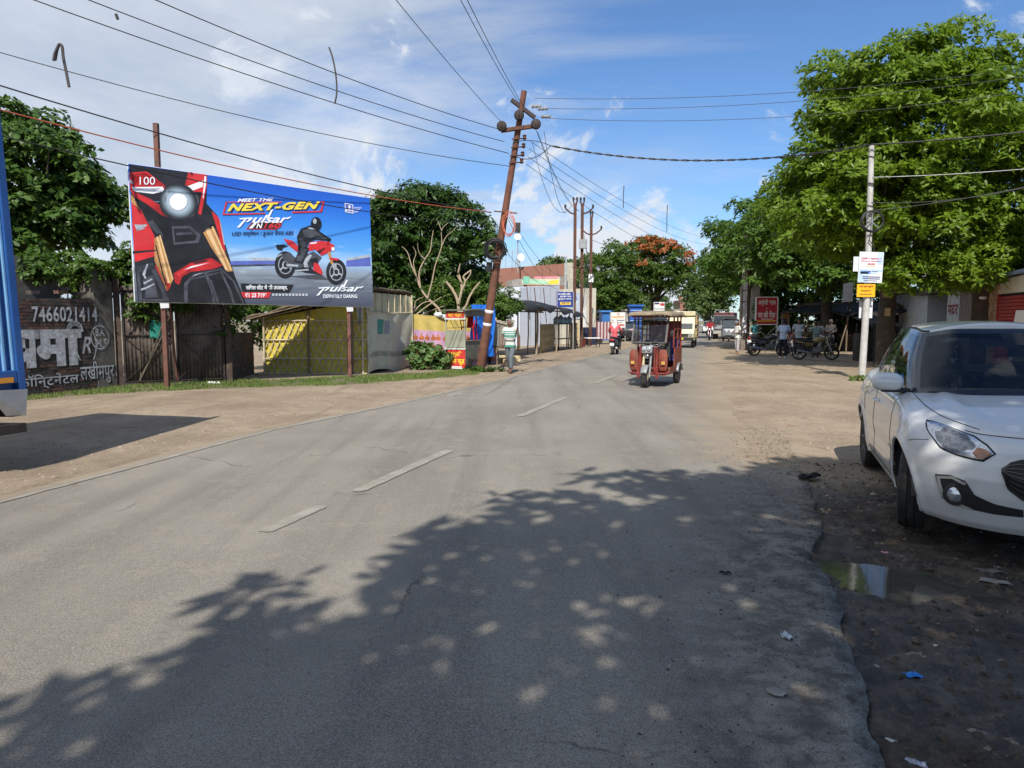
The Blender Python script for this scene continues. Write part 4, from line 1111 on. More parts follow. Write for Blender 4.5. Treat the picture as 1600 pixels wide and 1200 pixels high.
mb.flat([(.20, .10), (.62, .10), (.62, .135), (.20, .135)], fcart, .016, 3); mb.flat([(.05, .065), (CW, .05), (CW, .085), (.05, .095)], fcart, .017, 3)
mb.build('front_sign', [SR, SY, BLACKP, WHITEP], ct)
mb = MB()
for a, b in (((.18, 0, 1.62), (.34, 0, 1.34)), ((.34, 0, 1.62), (.50, 0, 1.36)), ((.02, 0, 1.36), (CW, 0, 1.38))): mb.tube([a, b], .008, 5)
mb.build('wire_stay', DARKSTEEL, ct)
for y in (.25, CD - .25):
    for x in (.03, CW - .03):
        mb = MB(); mb.lathe([(.08, -.05), (.17, -.05), (.2, -.03), (.2, .03), (.17, .05), (.08, .05)], 18, (x, y, .2), (1, 0, 0)); w = mb.build('wheel', RUBBER, ct, smooth=True)
        mb = MB(); mb.lathe([(.02, -.055), (.1, -.045), (.1, .045), (.02, .055)], 12, (x, y, .2), (1, 0, 0)); mb.build('hub', RUST, w)
mb = MB(); mb.box((CW - .005, .55, .52), (.012, .4, .34)); mb.build('side_door', M('cart_door', (.14, .14, .115), .6, .2, .2, 4), ct)

# ---- red plastic chair standing on the cart's counter
def plastic_chair(label, col, loc, rz, base=None):
    m = M('chair_plastic_' + str(col), col, .35, 0, .08, 4)
    r = thing('plastic_chair', label, 'chair', loc, rz)
    mb = MB(); mb.grid(lambda u, v: Vector((-.21 + .42 * u, -.21 + .42 * v, .42 + .025 * (abs(u - .5) * 2) ** 3 - .012 * v)), 8, 8); mb.build('seat', m, r, smooth='all', solid=.02)
    for x in (-1, 1):
        for y in (-1, 1):
            mb = MB(); mb.tube([(x * .19, y * .19, .42), (x * .235, y * .235, 0)], [.028, .02], 6); mb.build('leg', m, r, smooth=True)
    mb = MB()
    mb.tube([(-.2, .2, .42), (-.215, .25, .62), (-.17, .285, .86), (0, .30, .93), (.17, .285, .86), (.215, .25, .62), (.2, .2, .42)], .022, 6)
    mb.grid(lambda u, v: Vector(((u - .5) * (.20 + .06 * abs(v - .5)), .21 + .085 * v, .42 + .5 * v)), 4, 8)
    mb.build('backrest', m, r, smooth='all', solid=.012)
    for x in (-1, 1):
        mb = MB(); mb.tube([(x * .215, .25, .64), (x * .25, .1, .65), (x * .24, -.16, .64), (x * .2, -.19, .42)], .018, 6); mb.build('armrest', m, r, smooth=True)
    return r
cm = Matrix.Translation(ct.location) @ Matrix.Rotation(R(-24), 4, 'Z')
plastic_chair('glossy red plastic chair standing on the counter of the snack cart', (.55, .008, .018), cm @ Vector((CW - .24, .68, .962)), R(-10))

# ---- blue tarpaulin hung behind the leaning pole
mb = MB()
mb.grid(lambda u, v: Vector((-1.42 + .80 * u + .04 * math.sin(6 * v), 24.75 + .12 * u + .05 * math.sin(14 * u + 2 * v), 2.15 - 1.75 * v * (1 if u > .35 else .8) - .06 * math.sin(9 * u) * v)), 20, 20)
tag(mb.build('blue_tarpaulin', M('blue_tarpaulin', (.012, .15, .62), .4, 0, .2, 3, .5, 5), smooth='all'), 'crumpled bright blue tarpaulin hanging behind the leaning rusty pole', 'tarpaulin')

# ---- grey timber box cart next to it
bx = thing('timber_cart', 'boxy grey timber handcart under the edge of the black sheet roof', 'cart', (-.42, 25.9, 0), R(8))
for k in range(5):
    mb = MB(); mb.box((-.34 + .17 * k, -.42, 1.12), (.16, .03, .86)); mb.build('plank', M('grey_timber', (.24, .22, .18), .85, 0, .25, 4, .2, stretch=(1, 1, .2)), bx, bevel=.006)
mb = MB(); mb.box((0, .03, 1.12), (.86, .86, .84)); mb.box((0, .03, .64), (.9, .9, .08)); mb.build('box_frame', OLDWOOD, bx)
mb = MB(); mb.grid(lambda u, v: Vector((-.46 + .92 * u, -.48 + .95 * v, 1.60 + .04 * math.sin(7 * u) - .10 * (v < .06))), 10, 10); mb.build('cover_cloth', M('sackcloth', (.32, .27, .19), .95, 0, .2, 8, .4), bx, smooth='all')
for x in (-.4, .4):
    mb = MB(); mb.lathe([(.16, -.03), (.3, -.03), (.3, .03), (.16, .03)], 20, (x, 0, .31), (1, 0, 0)); mb.build('wheel', RUBBER, bx)
for k, (x, y) in enumerate(((.3, -.55), (-.2, -.6))):
    mb = MB(); mb.beam((x, y, 0.0), (x, y + .1, .62), .05); mb.build('prop', OLDWOOD, bx)

# ---- long stall with a black plastic roof
st = thing('tarp_stall', 'long roadside stall roofed with black plastic on thin wooden poles', 'stall', (.72, 33.4, 0))
S0, S1 = Vector((-.35, 29.3, 0)), Vector((3.75, 40.6, 0)); sdir = (S1 - S0).normalized(); sl = (S1 - S0).length; sn = Vector((-sdir.y, sdir.x, 0))
def sroof(u, v):
    p = S0 + sdir * sl * u + sn * (2.6 * v - .35)
    return Vector((p.x, p.y, 2.06 + .20 * math.sin(math.pi * min(1, u * 1.15)) + .34 * math.sin(math.pi * v * .9) - .12 * u + .05 * math.sin(25 * u + 3 * v) - .20 * (v < .04) * (.6 + .4 * math.sin(31 * u))))
mb = MB(); mb.grid(sroof, 60, 18); part(mb, 'plastic_roof', BLACKPL, st, smooth='all', solid=.02)
POLEW = M('pale_pole_wood', (.33, .25, .165), .8, 0, .25, 5, .2)
for (x, y), z, r_ in zip(((.72, 33.4), (1.15, 33.42), (2.25, 36.1), (3.11, 39.2), (3.51, 40.15)), (2.0, 2.35, 2.3, 2.2, 2.6), (.035, .06, .045, .04, .035)):
    mb = MB(); mb.tube([(x, y, -.1), (x + .05, y + .02, z * .5), (x + .04, y, z)], [r_, r_ * .9, r_ * .75], 6); part(mb, 'pole', POLEW, st, smooth=True)
for k in range(4):
    p = S0 + sdir * (2 + 3 * k) + sn * 2.2; mb = MB(); mb.tube([(p.x, p.y, -.1), (p.x, p.y, 2.2)], .04, 6); part(mb, 'pole', OLDWOOD, st)
for px, py0, py1, Y in ((826, 448, 500, 33.5), (838, 450, 505, 34), (852, 450, 505, 35)):
    a, b = A(px - 3, py0, Y), A(px + 2, py1, Y); mb = MB(); mb.tube([a, b], .02, 5); part(mb, 'pole', RUST, st)
mb = MB()
for k in range(2): mb.tube([S0 + sn * (.05 + 2.0 * k) + Vector((0, 0, 2.1)), S1 + sn * (.05 + 2.0 * k) + Vector((0, 0, 2.05))], .03, 6)
part(mb, 'ridge_pole', OLDWOOD, st)
mb = MB(); mb.grid(lambda u, v: Vector((-1.25 + 1.5 * u, 27.6 + 2.6 * u, 1.62 + .5 * v + .10 * math.sin(9 * u + 4 * v) * (1 - v * .3) + .25 * u)) + Vector((-.2, 1.0, 0)) * v, 20, 12)
tag(mb.build('bundled_black_sheet', BLACKPL, smooth='all', solid=.05), 'crumpled black plastic sheet bunched at the near end of the stall', 'plastic sheet')
p = S0 + sn * 2.35; q = S1 + sn * 2.35
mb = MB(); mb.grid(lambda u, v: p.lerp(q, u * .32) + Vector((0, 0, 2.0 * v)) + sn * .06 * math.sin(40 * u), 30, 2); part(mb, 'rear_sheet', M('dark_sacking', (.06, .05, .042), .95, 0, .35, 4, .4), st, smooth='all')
# woven golden screens, rack, jars, crates standing inside
def woven(label, a, b, z0, z1, m, n=16):
    a, b = Vector(a), Vector(b); pl_ = Plane(a, b - a); L = (b - a).length
    r = thing('woven_screen', label, 'woven screen', a, group='woven bamboo screens under the stall roof')
    mb = MB(); mb.grid(lambda u, v: pl_.fr(L * u, z0 + (z1 - z0) * v, .012 * math.sin(30 * u)), 12, 4); part(mb, 'mat', m, r, smooth='all', solid=.01)
    mb = MB()
    for k in range(n):
        x = L * (k + .5) / n; mb.beam(pl_.fr(x - .18, z0, .02), pl_.fr(min(L, x + .18), z1, .02), .018, .008); mb.beam(pl_.fr(min(L, x + .18), z0, .03), pl_.fr(x - .18, z1, .03), .018, .008)
    part(mb, 'lattice', BAMBOO, r)
    for x in (0, L):
        mb = MB(); mb.beam(pl_.fr(x, 0, .03), pl_.fr(x, z1 + .05, .03), .04); part(mb, 'upright', M('golden_bamboo', (.50, .33, .07), .6, 0, .2, 5), r)
GOLD = M('golden_mat', (.46, .31, .09), .8, 0, .25, 14, .3)
woven('golden woven bamboo screen left of the black rack in the stall', (1.35, 34.3, 0), (2.25, 37.6, 0), .12, 1.42, GOLD)
woven('golden slatted bamboo screen right of the black rack in the stall', (3.3, 40.4, 0), (3.95, 42.6, 0), .1, 1.45, M('brown_mat', (.36, .24, .10), .8, 0, .25, 14, .3))
rk = thing('metal_rack', 'empty black metal rack between the two woven screens', 'rack', (2.45, 37.3, 0), R(62))
for x in (0, 1.1, 2.2):
    for y in (0, .5):
        mb = MB(); mb.box((x, y, .72), (.045, .045, 1.44)); mb.build('upright', DARKSTEEL, rk)
for z in (.1, .62, 1.40):
    mb = MB(); mb.box((1.1, .25, z), (2.24, .54, .03)); mb.build('shelf', DARKSTEEL, rk)
JAR = glass('pale_blue_plastic', (.45, .62, .72), .9, .2)
JARM = M('frosted_blue', (.30, .42, .50), .35, 0, .15, 5)
rm = Matrix.Translation(rk.location) @ Matrix.Rotation(R(62), 4, 'Z')
for k, (x, s_) in enumerate(((.25, 1.0), (.8, 1.15), (1.4, .95), (1.9, 1.05))):
    o = MB().lathe([(.12, 0), (.17, .03), (.17, .24), (.12, .32), (.05, .36), (.05, .41)], 14).build('water_jar', JARM, smooth=True, loc=rm @ Vector((x, .25, 1.42)), label=('narrow pale blue water jar at the near end of the black rack', 'largest pale blue water jar on the black rack', 'smallest pale blue water jar on the black rack', 'pale blue water jar at the far end of the black rack')[k], cat='jar', group='water jars on the black rack')
    o.scale = (s_, s_, s_)
YB = M('cream_brick', (.60, .48, .28), .9, 0, .15, 6, .2)
for k, (px, py) in enumerate(((784, 570), (803, 566), (790, 565), (797, 572))):
    g = G(px, py); mb = MB(); mb.box((0, 0, .11), (.46, .3, .22), .3 * k)
    mb.build('cream_block', YB, bevel=.015, loc=(g.x, g.y + .6, 0 if k < 3 else 0), label=('cream block lying closest to the timber cart', 'cream block lying behind the knees of the walking man', 'cream block lying deepest under the stall roof edge', 'cream block nearest the road behind the walking man')[k], cat='block', group='cream blocks on the verge')
# far end of the verge: bucket, white bench, navy crate, striped cart, signs
g = G(913, 541); mb = MB(); mb.lathe([(.16, 0), (.22, .38), (.235, .40), (.20, .40), (.15, .03)], 16)
tag(mb.build('bucket', M('red_plastic', (.50, .09, .05), .4, 0, .1), smooth=True, loc=(g.x - .1, g.y, 0)), 'red plastic bucket on the verge by the rusty poles', 'bucket')
g = G(925, 543); bn = thing('white_table', 'low white topped table with thin dark legs on the verge', 'table', (g.x, g.y, 0), R(20))
mb = MB(); mb.box((0, 0, .56), (.85, .5, .06)); mb.build('top', WHITEP, bn, bevel=.01)
for x in (-.38, .38):
    for y in (-.2, .2):
        mb = MB(); mb.box((x, y, .265), (.035, .035, .53)); mb.build('leg', DARKSTEEL, bn)
nc = thing('navy_crate', 'dark navy slatted crate behind the white table', 'crate', (5.0, 46.3, 0), R(10))
for k in range(6):
    mb = MB(); mb.box((0, 0, .12 + .19 * k), (.85, .6, .16)); mb.build('slat', M('navy_plastic', (.018, .025, .06), .5, 0, .2), nc)
mb = MB(); mb.box((0, 0, .58), (.78, .52, 1.14)); mb.build('core', BLACKPL, nc)
sc = thing('striped_handcart', 'handcart wrapped in maroon and white striped cloth', 'handcart', (6.4, 47.6, 0), R(-8))
mb = MB()
for k in range(14):
    x0 = -.75 + 1.5 * k / 14
    mb.grid(lambda u, v: Vector((x0 + 1.5 / 14 * u, -.4 + .04 * math.sin(30 * (x0 + u * .1)) * v, 1.5 - 1.15 * v)), 1, 6, k % 2)
mb.grid(lambda u, v: Vector((-.75 + 1.5 * u, -.4 + .9 * v, 1.52 + .05 * math.sin(5 * u))), 6, 4, 0)
mb.build('cloth', [M('maroon_cloth', (.20, .06, .07), .9, 0, .15), M('dusty_white_cloth', (.48, .43, .42), .9, 0, .1)], sc, smooth='all')
mb = MB(); mb.box((0, .05, .42), (1.5, .8, .1)); mb.box((0, .1, .95), (1.4, .7, .9)); mb.build('bed', OLDWOOD, sc)
for x in (-.55, .55):
    for y in (-.3, .4):
        mb = MB(); mb.lathe([(.12, -.03), (.24, -.03), (.24, .03), (.12, .03)], 16, (x, y, .24), (0, 1, 0)); mb.build('wheel', RUBBER, sc)

def board_sign(name, label, px0, py0, px1, py1, Y, bg, rows, legs=True, rz=0.0, depth=.04, leg_to=0.0):
    """upright board with print rows (text, x0, y0, x1, y1 as fractions, material)"""
    a, b = A(px0, py1, Y), A(px1, py0, Y); w, h = b.x - a.x, b.z - a.z
    r = thing(name, label, 'sign', (a.x, Y, 0))
    f = frame((0, 0, a.z), (1, 0, 0), (0, 0, 1))
    mb = MB(); mb.prism([(0, 0), (w, 0), (w, h), (0, h)], f, -depth, 0); bd = mb.build('board', bg, r)
    mats = []; mb = MB()
    for row in rows:
        body, x0, y0, x1, y1, m = row[:6]
        if m not in mats: mats.append(m)
        if body: put_text(mb, body, (x0 * w, y0 * h, x1 * w, y1 * h), f, .006 + (.004 if len(row) > 6 else 0), mats.index(m), .02)
        else: mb.flat([(x0 * w, y0 * h), (x1 * w, y0 * h), (x1 * w, y1 * h), (x0 * w, y1 * h)], f, .004, mats.index(m))
    if mats: mb.build('lettering', mats, bd, kind='stuff')
    if legs:
        for x in (.04 * w, .96 * w):
            mb = MB(); mb.box((x, -depth - .03, (a.z + h) / 2), (.05, .05, a.z + h)); mb.build('leg', GALV, r)
    r.rotation_euler = (0, 0, rz)
    return r
BLUEP = M('sign_blue', (.02, .045, .26), .5, 0, .15, 4); NAVYP = M('navy_ink', (.03, .03, .12), .6); REDP = M('red_ink', (.45, .04, .04), .6, 0, .1)
board_sign('blue_notice_board', 'blue notice board with white lines and a yellow box in front of the rusty poles', 869, 456, 897, 480, 38.6, BLUEP,
    [('नगर पालिका परिषद', .08, .78, .8, .94, WHITEP), ('स्वच्छ नगर', .2, .62, .85, .74, WHITEP), ('सुन्दर नगर', .1, .46, .85, .58, WHITEP), ('', .22, .16, .82, .34, SY), ('स्वागत', .3, .19, .74, .31, NAVYP, 1)])
board_sign('white_shop_board', 'white shop board with orange and dark lettering beside the striped handcart', 953, 488, 978, 513, 52, M('board_white', (.72, .71, .68), .6, 0, .06), [('श्री', .38, .82, .62, .95, REDP), ('फर्नीचर', .12, .58, .9, .80, ORANGE), ('', .12, .48, .9, .53, NAVYP), ('', .2, .36, .8, .40, NAVYP), ('', .15, .16, .9, .26, REDP)])
board_sign('white_hoarding', 'white board with red and black print high above the rickshaw roof', 1021, 472, 1039, 490, 66, M('board_white', (.72, .71, .68)), [('', .1, .80, .5, .95, NAVYP), ('', .58, .68, .95, .9, REDP), ('', .1, .38, .9, .44, NAVYP)])
# ================================================================== VEHICLES
CARW = M('white_car_paint', (.72, .72, .71), .28, 0, .03, 2.5, dirt=.22, dirtcol=(.36, .31, .25), coat=.9)
GLOSSB = M('gloss_black', (.012, .012, .014), .15, 0, .1, coat=.5)
PLASTB = M('black_plastic', (.022, .022, .024), .55, 0, .15, 10)
DARKIN = M('dark_interior', (.03, .03, .032), .8, 0, .2)
CARGLASS = glass('car_glass', (.42, .46, .46), .5)
def catmull(pts, n):
    pts = [Vector(p) for p in pts]; out = []
    for i in range(len(pts) - 1):
        p0, p1, p2, p3 = pts[max(0, i - 1)], pts[i], pts[i + 1], pts[min(len(pts) - 1, i + 2)]
        for k in range(n):
            t = k / n
            out.append(.5 * ((2 * p1) + (p2 - p0) * t + (2 * p0 - 5 * p1 + 4 * p2 - p3) * t * t + (3 * p1 - p0 - 3 * p2 + p3) * t ** 3))
    return out + [pts[-1]]
def wheel_parts(root, c, r, w, side, rimr=.66, rz=0.0, spokes=7, rimmat=None, tread=True):
    """tyre with tread grooves, rim and spokes; side = outward sign along y"""
    rot = rotz(rz); ax = rot @ Vector((0, 1, 0)); c = Vector(c)
    mb = MB(); h = w / 2
    mb.lathe([(r * rimr, -h * .8), (r * .86, -h), (r * .96, -h * .92), (r, -h * .6), (r, -h * .34), (r - .007, -h * .33), (r - .007, -h * .25), (r, -h * .24), (r, h * .24), (r - .007, h * .25), (r - .007, h * .33), (r, h * .34), (r, h * .6), (r * .96, h * .92), (r * .86, h), (r * rimr, h * .8)], 32, c, ax)
    ty = mb.build('tyre', RUBBER, root, smooth=True)
    mb = MB(); o = side * h * .55
    prof = [(r * rimr, -h * .8), (r * rimr, h * .8)]
    mb.lathe(prof, 28, c, ax, caps=False)
    mb.lathe([(.01, o + side * .012), (r * .16, o + side * .012), (r * .18, o)], 14, c, ax)
    for k in range(spokes):
        a = 2 * math.pi * k / spokes
        F = frame_to(ax)
        d = F @ Vector((math.cos(a), math.sin(a), 0))
        mb.beam(c + d * r * .1 + ax * o, c + d * r * rimr + ax * (o + side * .01), r * .12, .02)
    mb.build('rim', rimmat or STEEL, ty, smooth=True)
    return ty

# ---- white hatchback ------------------------------------------------
CAR_LOC, CAR_RZ = Vector((4.27, 6.36, 0)), math.atan2(-.940, -.342)
car = thing('parked_car', 'white hatchback parked on the muddy shoulder, front wheel turned', 'car', CAR_LOC, CAR_RZ)
CAR_ZS = 1.045
car.scale = (1, 1, CAR_ZS)
def zprof(z, zs, vs): return np.interp(z, zs, vs)
ZN, XN = [.17, .22, .30, .42, .52, .62, .70, .76, .84, .95], [1.93, 1.97, 2.00, 2.03, 2.035, 2.02, 1.985, 1.94, 1.86, 1.75]
ZT_, XT_ = [.2, .3, .5, .7, .9, 1.06], [-1.70, -1.76, -1.80, -1.79, -1.77, -1.72]
ZW, WW = [.17, .22, .35, .5, .62, .72, .80, .90, .96, 1.04], [.775, .81, .845, .858, .867, .864, .858, .835, .815, .79]
SA, SB = .36, .80                                   # parameter ranges: front corner, flank, rear corner
def outline(s, z):
    xf, xr, w = zprof(z, ZN, XN), zprof(z, ZT_, XT_), zprof(z, ZW, WW)
    df, dr = .80, .42
    s = np.asarray(s, float); x = np.zeros_like(s); y = np.zeros_like(s)
    th = np.clip(s / SA, 0, 1) * math.pi / 2
    p = 2 / 2.45
    fx = xf - df + df * np.abs(np.cos(th)) ** p; fy = w * np.abs(np.sin(th)) ** p
    u = np.clip((s - SA) / (SB - SA), 0, 1)
    mx = (xf - df) + (xr + dr - xf + df) * u; my = w * (1 - .018 * np.sin(np.pi * u) * 0 - .0 * u)
    t2 = np.clip((s - SB) / (1 - SB), 0, 1) * math.pi / 2
    p2 = 2 / 2.8
    bx_ = xr + dr - dr * np.abs(np.sin(t2)) ** p2; by = w * np.abs(np.cos(t2)) ** p2
    x = np.where(s < SA, fx, np.where(s < SB, mx, bx_)); y = np.where(s < SA, fy, np.where(s < SB, my, by))
    # waist crease and haunches
    y = y + .014 * np.exp(-((x + 1.25) / .42) ** 2) * np.exp(-((z - .74) / .16) ** 2) + .012 * np.exp(-((x - 1.22) / .4) ** 2) * np.exp(-((z - .72) / .14) ** 2) - .012 * np.exp(-((z - .50) / .06) ** 2) * np.exp(-((x) / .8) ** 4)
    return x, -y
def ztop(s):
    return np.interp(s, [0, .12, .24, .33, .42, .47, .6, .74, .85, 1.0], [.785, .80, .855, .915, .955, .96, .97, 1.0, 1.035, 1.05])
def zbot(s):
    return np.interp(s, [0, .2, .3, .36, .8, .9, 1], [.175, .185, .20, .225, .235, .25, .26])
def body_pt(s, t, off=0.0):
    """point of the right flank (y < 0); t from sill to shoulder"""
    s = np.asarray(s, float); t = np.asarray(t, float)
    zt, zb = ztop(s), zbot(s); z = zb + (zt - zb) * t
    x, y = outline(s, z)
    # rolled shoulder
    k = np.clip((t - .90) / .10, 0, 1); roll = (1 - np.sqrt(np.maximum(0, 1 - k ** 2))) * .05
    nx = np.clip((x - .9) / 1.1, 0, 1) * np.where(s < SA, 1 - s / SA, 0); ny = 1 - nx
    return np.stack([x - nx * roll + off * nx, y + ny * roll * np.sign(-y) * 1.0 - off * (1 - nx * .6), z], -1)
NS, NTT = 230, 44
S_, T_ = np.meshgrid(np.linspace(0, 1, NS + 1), np.linspace(0, 1, NTT + 1))
V = body_pt(S_, T_)
keep = np.ones(V.shape[:2], bool)
for axx in (1.225, -1.225):
    rx_, rz_ = V[..., 0] - axx, V[..., 2] - .315
    d = np.sqrt(rx_ ** 2 + rz_ ** 2); RR = .352
    flank = (np.abs(V[..., 1]) > .6)
    lip = .016 * np.exp(-((d - RR - .02) / .035) ** 2) * flank
    V[..., 1] -= lip
    inside = (d < RR) & flank
    snap = inside & (d > RR - .05)
    f_ = np.where(snap, RR / np.maximum(d, 1e-6), 1)
    V[..., 0] = np.where(snap, axx + rx_ * f_, V[..., 0]); V[..., 2] = np.where(snap, np.maximum(.315 + rz_ * f_, .2), V[..., 2])
    keep &= ~(inside & ~snap)
def sheet(V, keep=None, mirror=True):
    """grid of points -> vertices, faces; mirrored about y = 0"""
    n1, n0 = V.shape[:2]; vs = V.reshape(-1, 3); fs = []
    for j in range(n1 - 1):
        for i in range(n0 - 1):
            q = (j * n0 + i, j * n0 + i + 1, (j + 1) * n0 + i + 1, (j + 1) * n0 + i)
            if keep is None or all(keep[k // n0, k % n0] for k in q): fs.append(q)
    vs2 = [tuple(v) for v in vs]
    if mirror:
        b = len(vs2); vs2 += [(v[0], -v[1], v[2]) for v in vs]; fs += [tuple(b + k for k in q[::-1]) for q in fs]
        seen, idx, out = {}, [], []
        for v in vs2:                                   # weld the centre line
            k = (round(v[0], 5), round(v[1], 5) + 0.0, round(v[2], 5)) if abs(v[1]) < 1e-4 else None
            if k is not None and k in seen: idx.append(seen[k]); continue
            if k is not None: seen[k] = len(out)
            idx.append(len(out)); out.append(v)
        vs2 = out; fs = [tuple(dict.fromkeys(idx[k] for k in q)) for q in fs]; fs = [q for q in fs if len(q) > 2]
    return vs2, fs
def both_sides(V, name, mat, parent, **kw):
    """one panel at the right and its mirror twin at the left, two objects"""
    vs, fs = sheet(V, None, False)
    mb = MB(); mb.add([(v[0], -v[1], v[2]) for v in vs], [q[::-1] for q in fs]); mb.build(name, mat, parent, smooth='all')
    mb = MB(); mb.add(vs, fs); return mb.build(name, mat, parent, smooth='all')
mb = MB(); mb.add(*sheet(V, keep))
mb.build('body', CARW, car, smooth='all')
# bonnet
SC = .455
sv = np.linspace(0, SC, 90); vv = np.linspace(0, 1, 26)
edge = body_pt(sv, np.ones_like(sv))
zc = np.interp(edge[:, 0], [.6, .9, 1.05, 1.4, 1.7, 1.9], [1.005, 1.005, .995, .95, .88, .80])
HB = np.zeros((len(vv), len(sv), 3))
for j, v in enumerate(vv):
    HB[j, :, 0] = edge[:, 0] + .03 * v * 0; HB[j, :, 1] = edge[:, 1] * (1 - v)
    sh = np.interp(v, [0, .06, .16, .3, 1], [0, .38, .62, .78, 1.0])
    HB[j, :, 2] = edge[:, 2] + (np.maximum(zc, edge[:, 2]) - edge[:, 2]) * sh + .012 * math.exp(-((v - .34) / .07) ** 2) * np.clip((1.8 - edge[:, 0]) / .5, 0, 1)
mb = MB(); mb.add(*sheet(HB)); mb.build('bonnet', CARW, car, smooth='all')
# glasshouse
base = catmull([(1.02, 0, .995), (.98, -.42, .985), (.77, -.695, .970), (.25, -.745, .975), (-.45, -.75, .995), (-1.12, -.725, 1.035), (-1.55, -.60, 1.06), (-1.70, 0, 1.055)], 12)
top = catmull([(.22, 0, 1.480), (.19, -.32, 1.475), (.08, -.525, 1.440), (-.2, -.555, 1.465), (-.6, -.56, 1.47), (-1.08, -.53, 1.445), (-1.36, -.43, 1.405), (-1.44, 0, 1.42)], 12)
NV = 14
GHV = np.zeros((NV + 1, len(base), 3))
for j in range(NV + 1):
    v = j / NV
    for i in range(len(base)):
        p = base[i].lerp(top[i], v); o = Vector((p.x * .4, p.y, 0)); o = o.normalized() if o.length > .01 else Vector((1, 0, 0))
        p = p + o * .03 * math.sin(math.pi * v); GHV[j, i] = p
def gh_region(u0, u1, v0, v1, name, mat, off=0.0, parent=car):
    i0, i1 = int(round(u0 * 12)), int(round(u1 * 12)); j0, j1 = int(round(v0 * NV)), int(round(v1 * NV))
    sub = GHV[j0:j1 + 1, i0:i1 + 1].copy()
    if off:
        c = np.array([-.4, 0, .9]); d = sub - c; d /= np.linalg.norm(d, axis=-1, keepdims=True); sub += d * off
    if u0 > 0 and u1 < 7: return both_sides(sub, name, mat, parent)
    mb = MB(); mb.add(*sheet(sub)); return mb.build(name, mat, parent, smooth='all')
gh_region(0, 1.833, 1 / 14, 13 / 14, 'windscreen', CARGLASS)
wsf = gh_region(0, 1.833, 0, 1 / 14, 'windscreen_border', GLOSSB)
gh_region(0, 1.833, 13 / 14, 1, 'windscreen_border', GLOSSB)
gh_region(1.833, 2.25, 0, 1, 'front_pillar', GLOSSB)
gh_region(2.25, 5.0, 0, 1 / 14, 'window_trim', GLOSSB); gh_region(2.25, 5.0, 13 / 14, 1, 'window_trim', GLOSSB)
gh_region(2.25, 3.5, 1 / 14, 13 / 14, 'front_door_glass', CARGLASS)
gh_region(3.5, 3.75, 1 / 14, 13 / 14, 'middle_pillar', GLOSSB)
gh_region(3.75, 4.75, 1 / 14, 13 / 14, 'rear_door_glass', CARGLASS)
gh_region(4.75, 5.0, 1 / 14, 13 / 14, 'rear_pillar', GLOSSB)
gh_region(5.0, 6.0, 0, 1, 'rear_pillar', CARW)
gh_region(6.0, 7.0, 1 / 14, 12 / 14, 'rear_glass', CARGLASS); gh_region(6.0, 7.0, 0, 1 / 14, 'rear_panel', CARW); gh_region(6.0, 7.0, 12 / 14, 1, 'rear_panel', GLOSSB)
RF = np.zeros((18, len(top), 3))
for j in range(18):
    v = j / 17
    for i, p in enumerate(top):
        crown = .055 * (1 - (1 - v) ** 2.4) * min(1, abs(p.y) / .45) * (1 if p.x < .05 else .9)
        lip = .018 * min(1, v / .08)
        RF[j, i] = (p.x, p.y * (1 - v), p.z + crown + lip * min(1, abs(p.y) / .3))
mb = MB(); mb.add(*sheet(RF)); mb.build('roof', CARW, car, smooth='all')
for s_ in (-1, 1):
    mb = MB(); pts = [Vector((p.x, p.y * -s_ * .985, p.z + .013)) for p in top[22:66]]
    mb.tube(pts, .008, 5); mb.build('drip_rail', PLASTB, car)
    # cowl shoulder between bonnet and doors
fill = MB()
S2 = np.linspace(.43, 1, 70); e2 = body_pt(S2, np.ones_like(S2))
gb = np.array([[p.x, p.y, p.z] for p in base])
mid = gb[24:]; k = np.linspace(0, 1, 70); kk = np.linspace(0, 1, len(mid))
inn = np.stack([np.interp(k, kk, mid[:, a]) for a in range(3)], -1)
fill.add(*sheet(np.stack([e2, inn]))); fill.build('waist_panel', CARW, car, smooth='all')
mb = MB(); c0 = np.array([[p.x, p.y, p.z - .012] for p in base[:27]]); hz = np.stack([np.array([x + .16, y * 1.0, z - .016 + 0 * x]) for x, y, z in c0]); mb.add(*sheet(np.stack([c0, hz]))); mb.build('cowl', PLASTB, car)
# project photo outlines of the lamps and grille on to the flank
Rm = Matrix.Rotation(CAR_RZ, 3, 'Z')
_gs, _gt = np.meshgrid(np.linspace(0, .5, 500), np.linspace(0, 1, 260))
_P = body_pt(_gs, _gt)
_w = np.stack([_P[..., 0] * math.cos(CAR_RZ) - _P[..., 1] * math.sin(CAR_RZ) + CAR_LOC.x, _P[..., 0] * math.sin(CAR_RZ) + _P[..., 1] * math.cos(CAR_RZ) + CAR_LOC.y, _P[..., 2] * CAR_ZS - CAM_H], -1)
_f = _w[..., 1] * _c - _w[..., 2] * _s; _u = _w[..., 1] * _s + _w[..., 2] * _c
_px, _py = 800 + FPX * _w[..., 0] / _f, 600 - FPX * _u / _f
def st(px, py):
    k = np.argmin((_px - px) ** 2 + (_py - py) ** 2); j, i = np.unravel_index(k, _px.shape); return (_gs[j, i], _gt[j, i])
def cz(x, y): return st(1220 + x / 2.857, 480 + y / 2.857)
def resample(pts, n):
    pts = np.array(pts); d = np.r_[0, np.cumsum(np.linalg.norm(np.diff(pts, axis=0), axis=1))]
    return np.stack([np.interp(np.linspace(0, d[-1], n), d, pts[:, k]) for k in range(2)], -1)
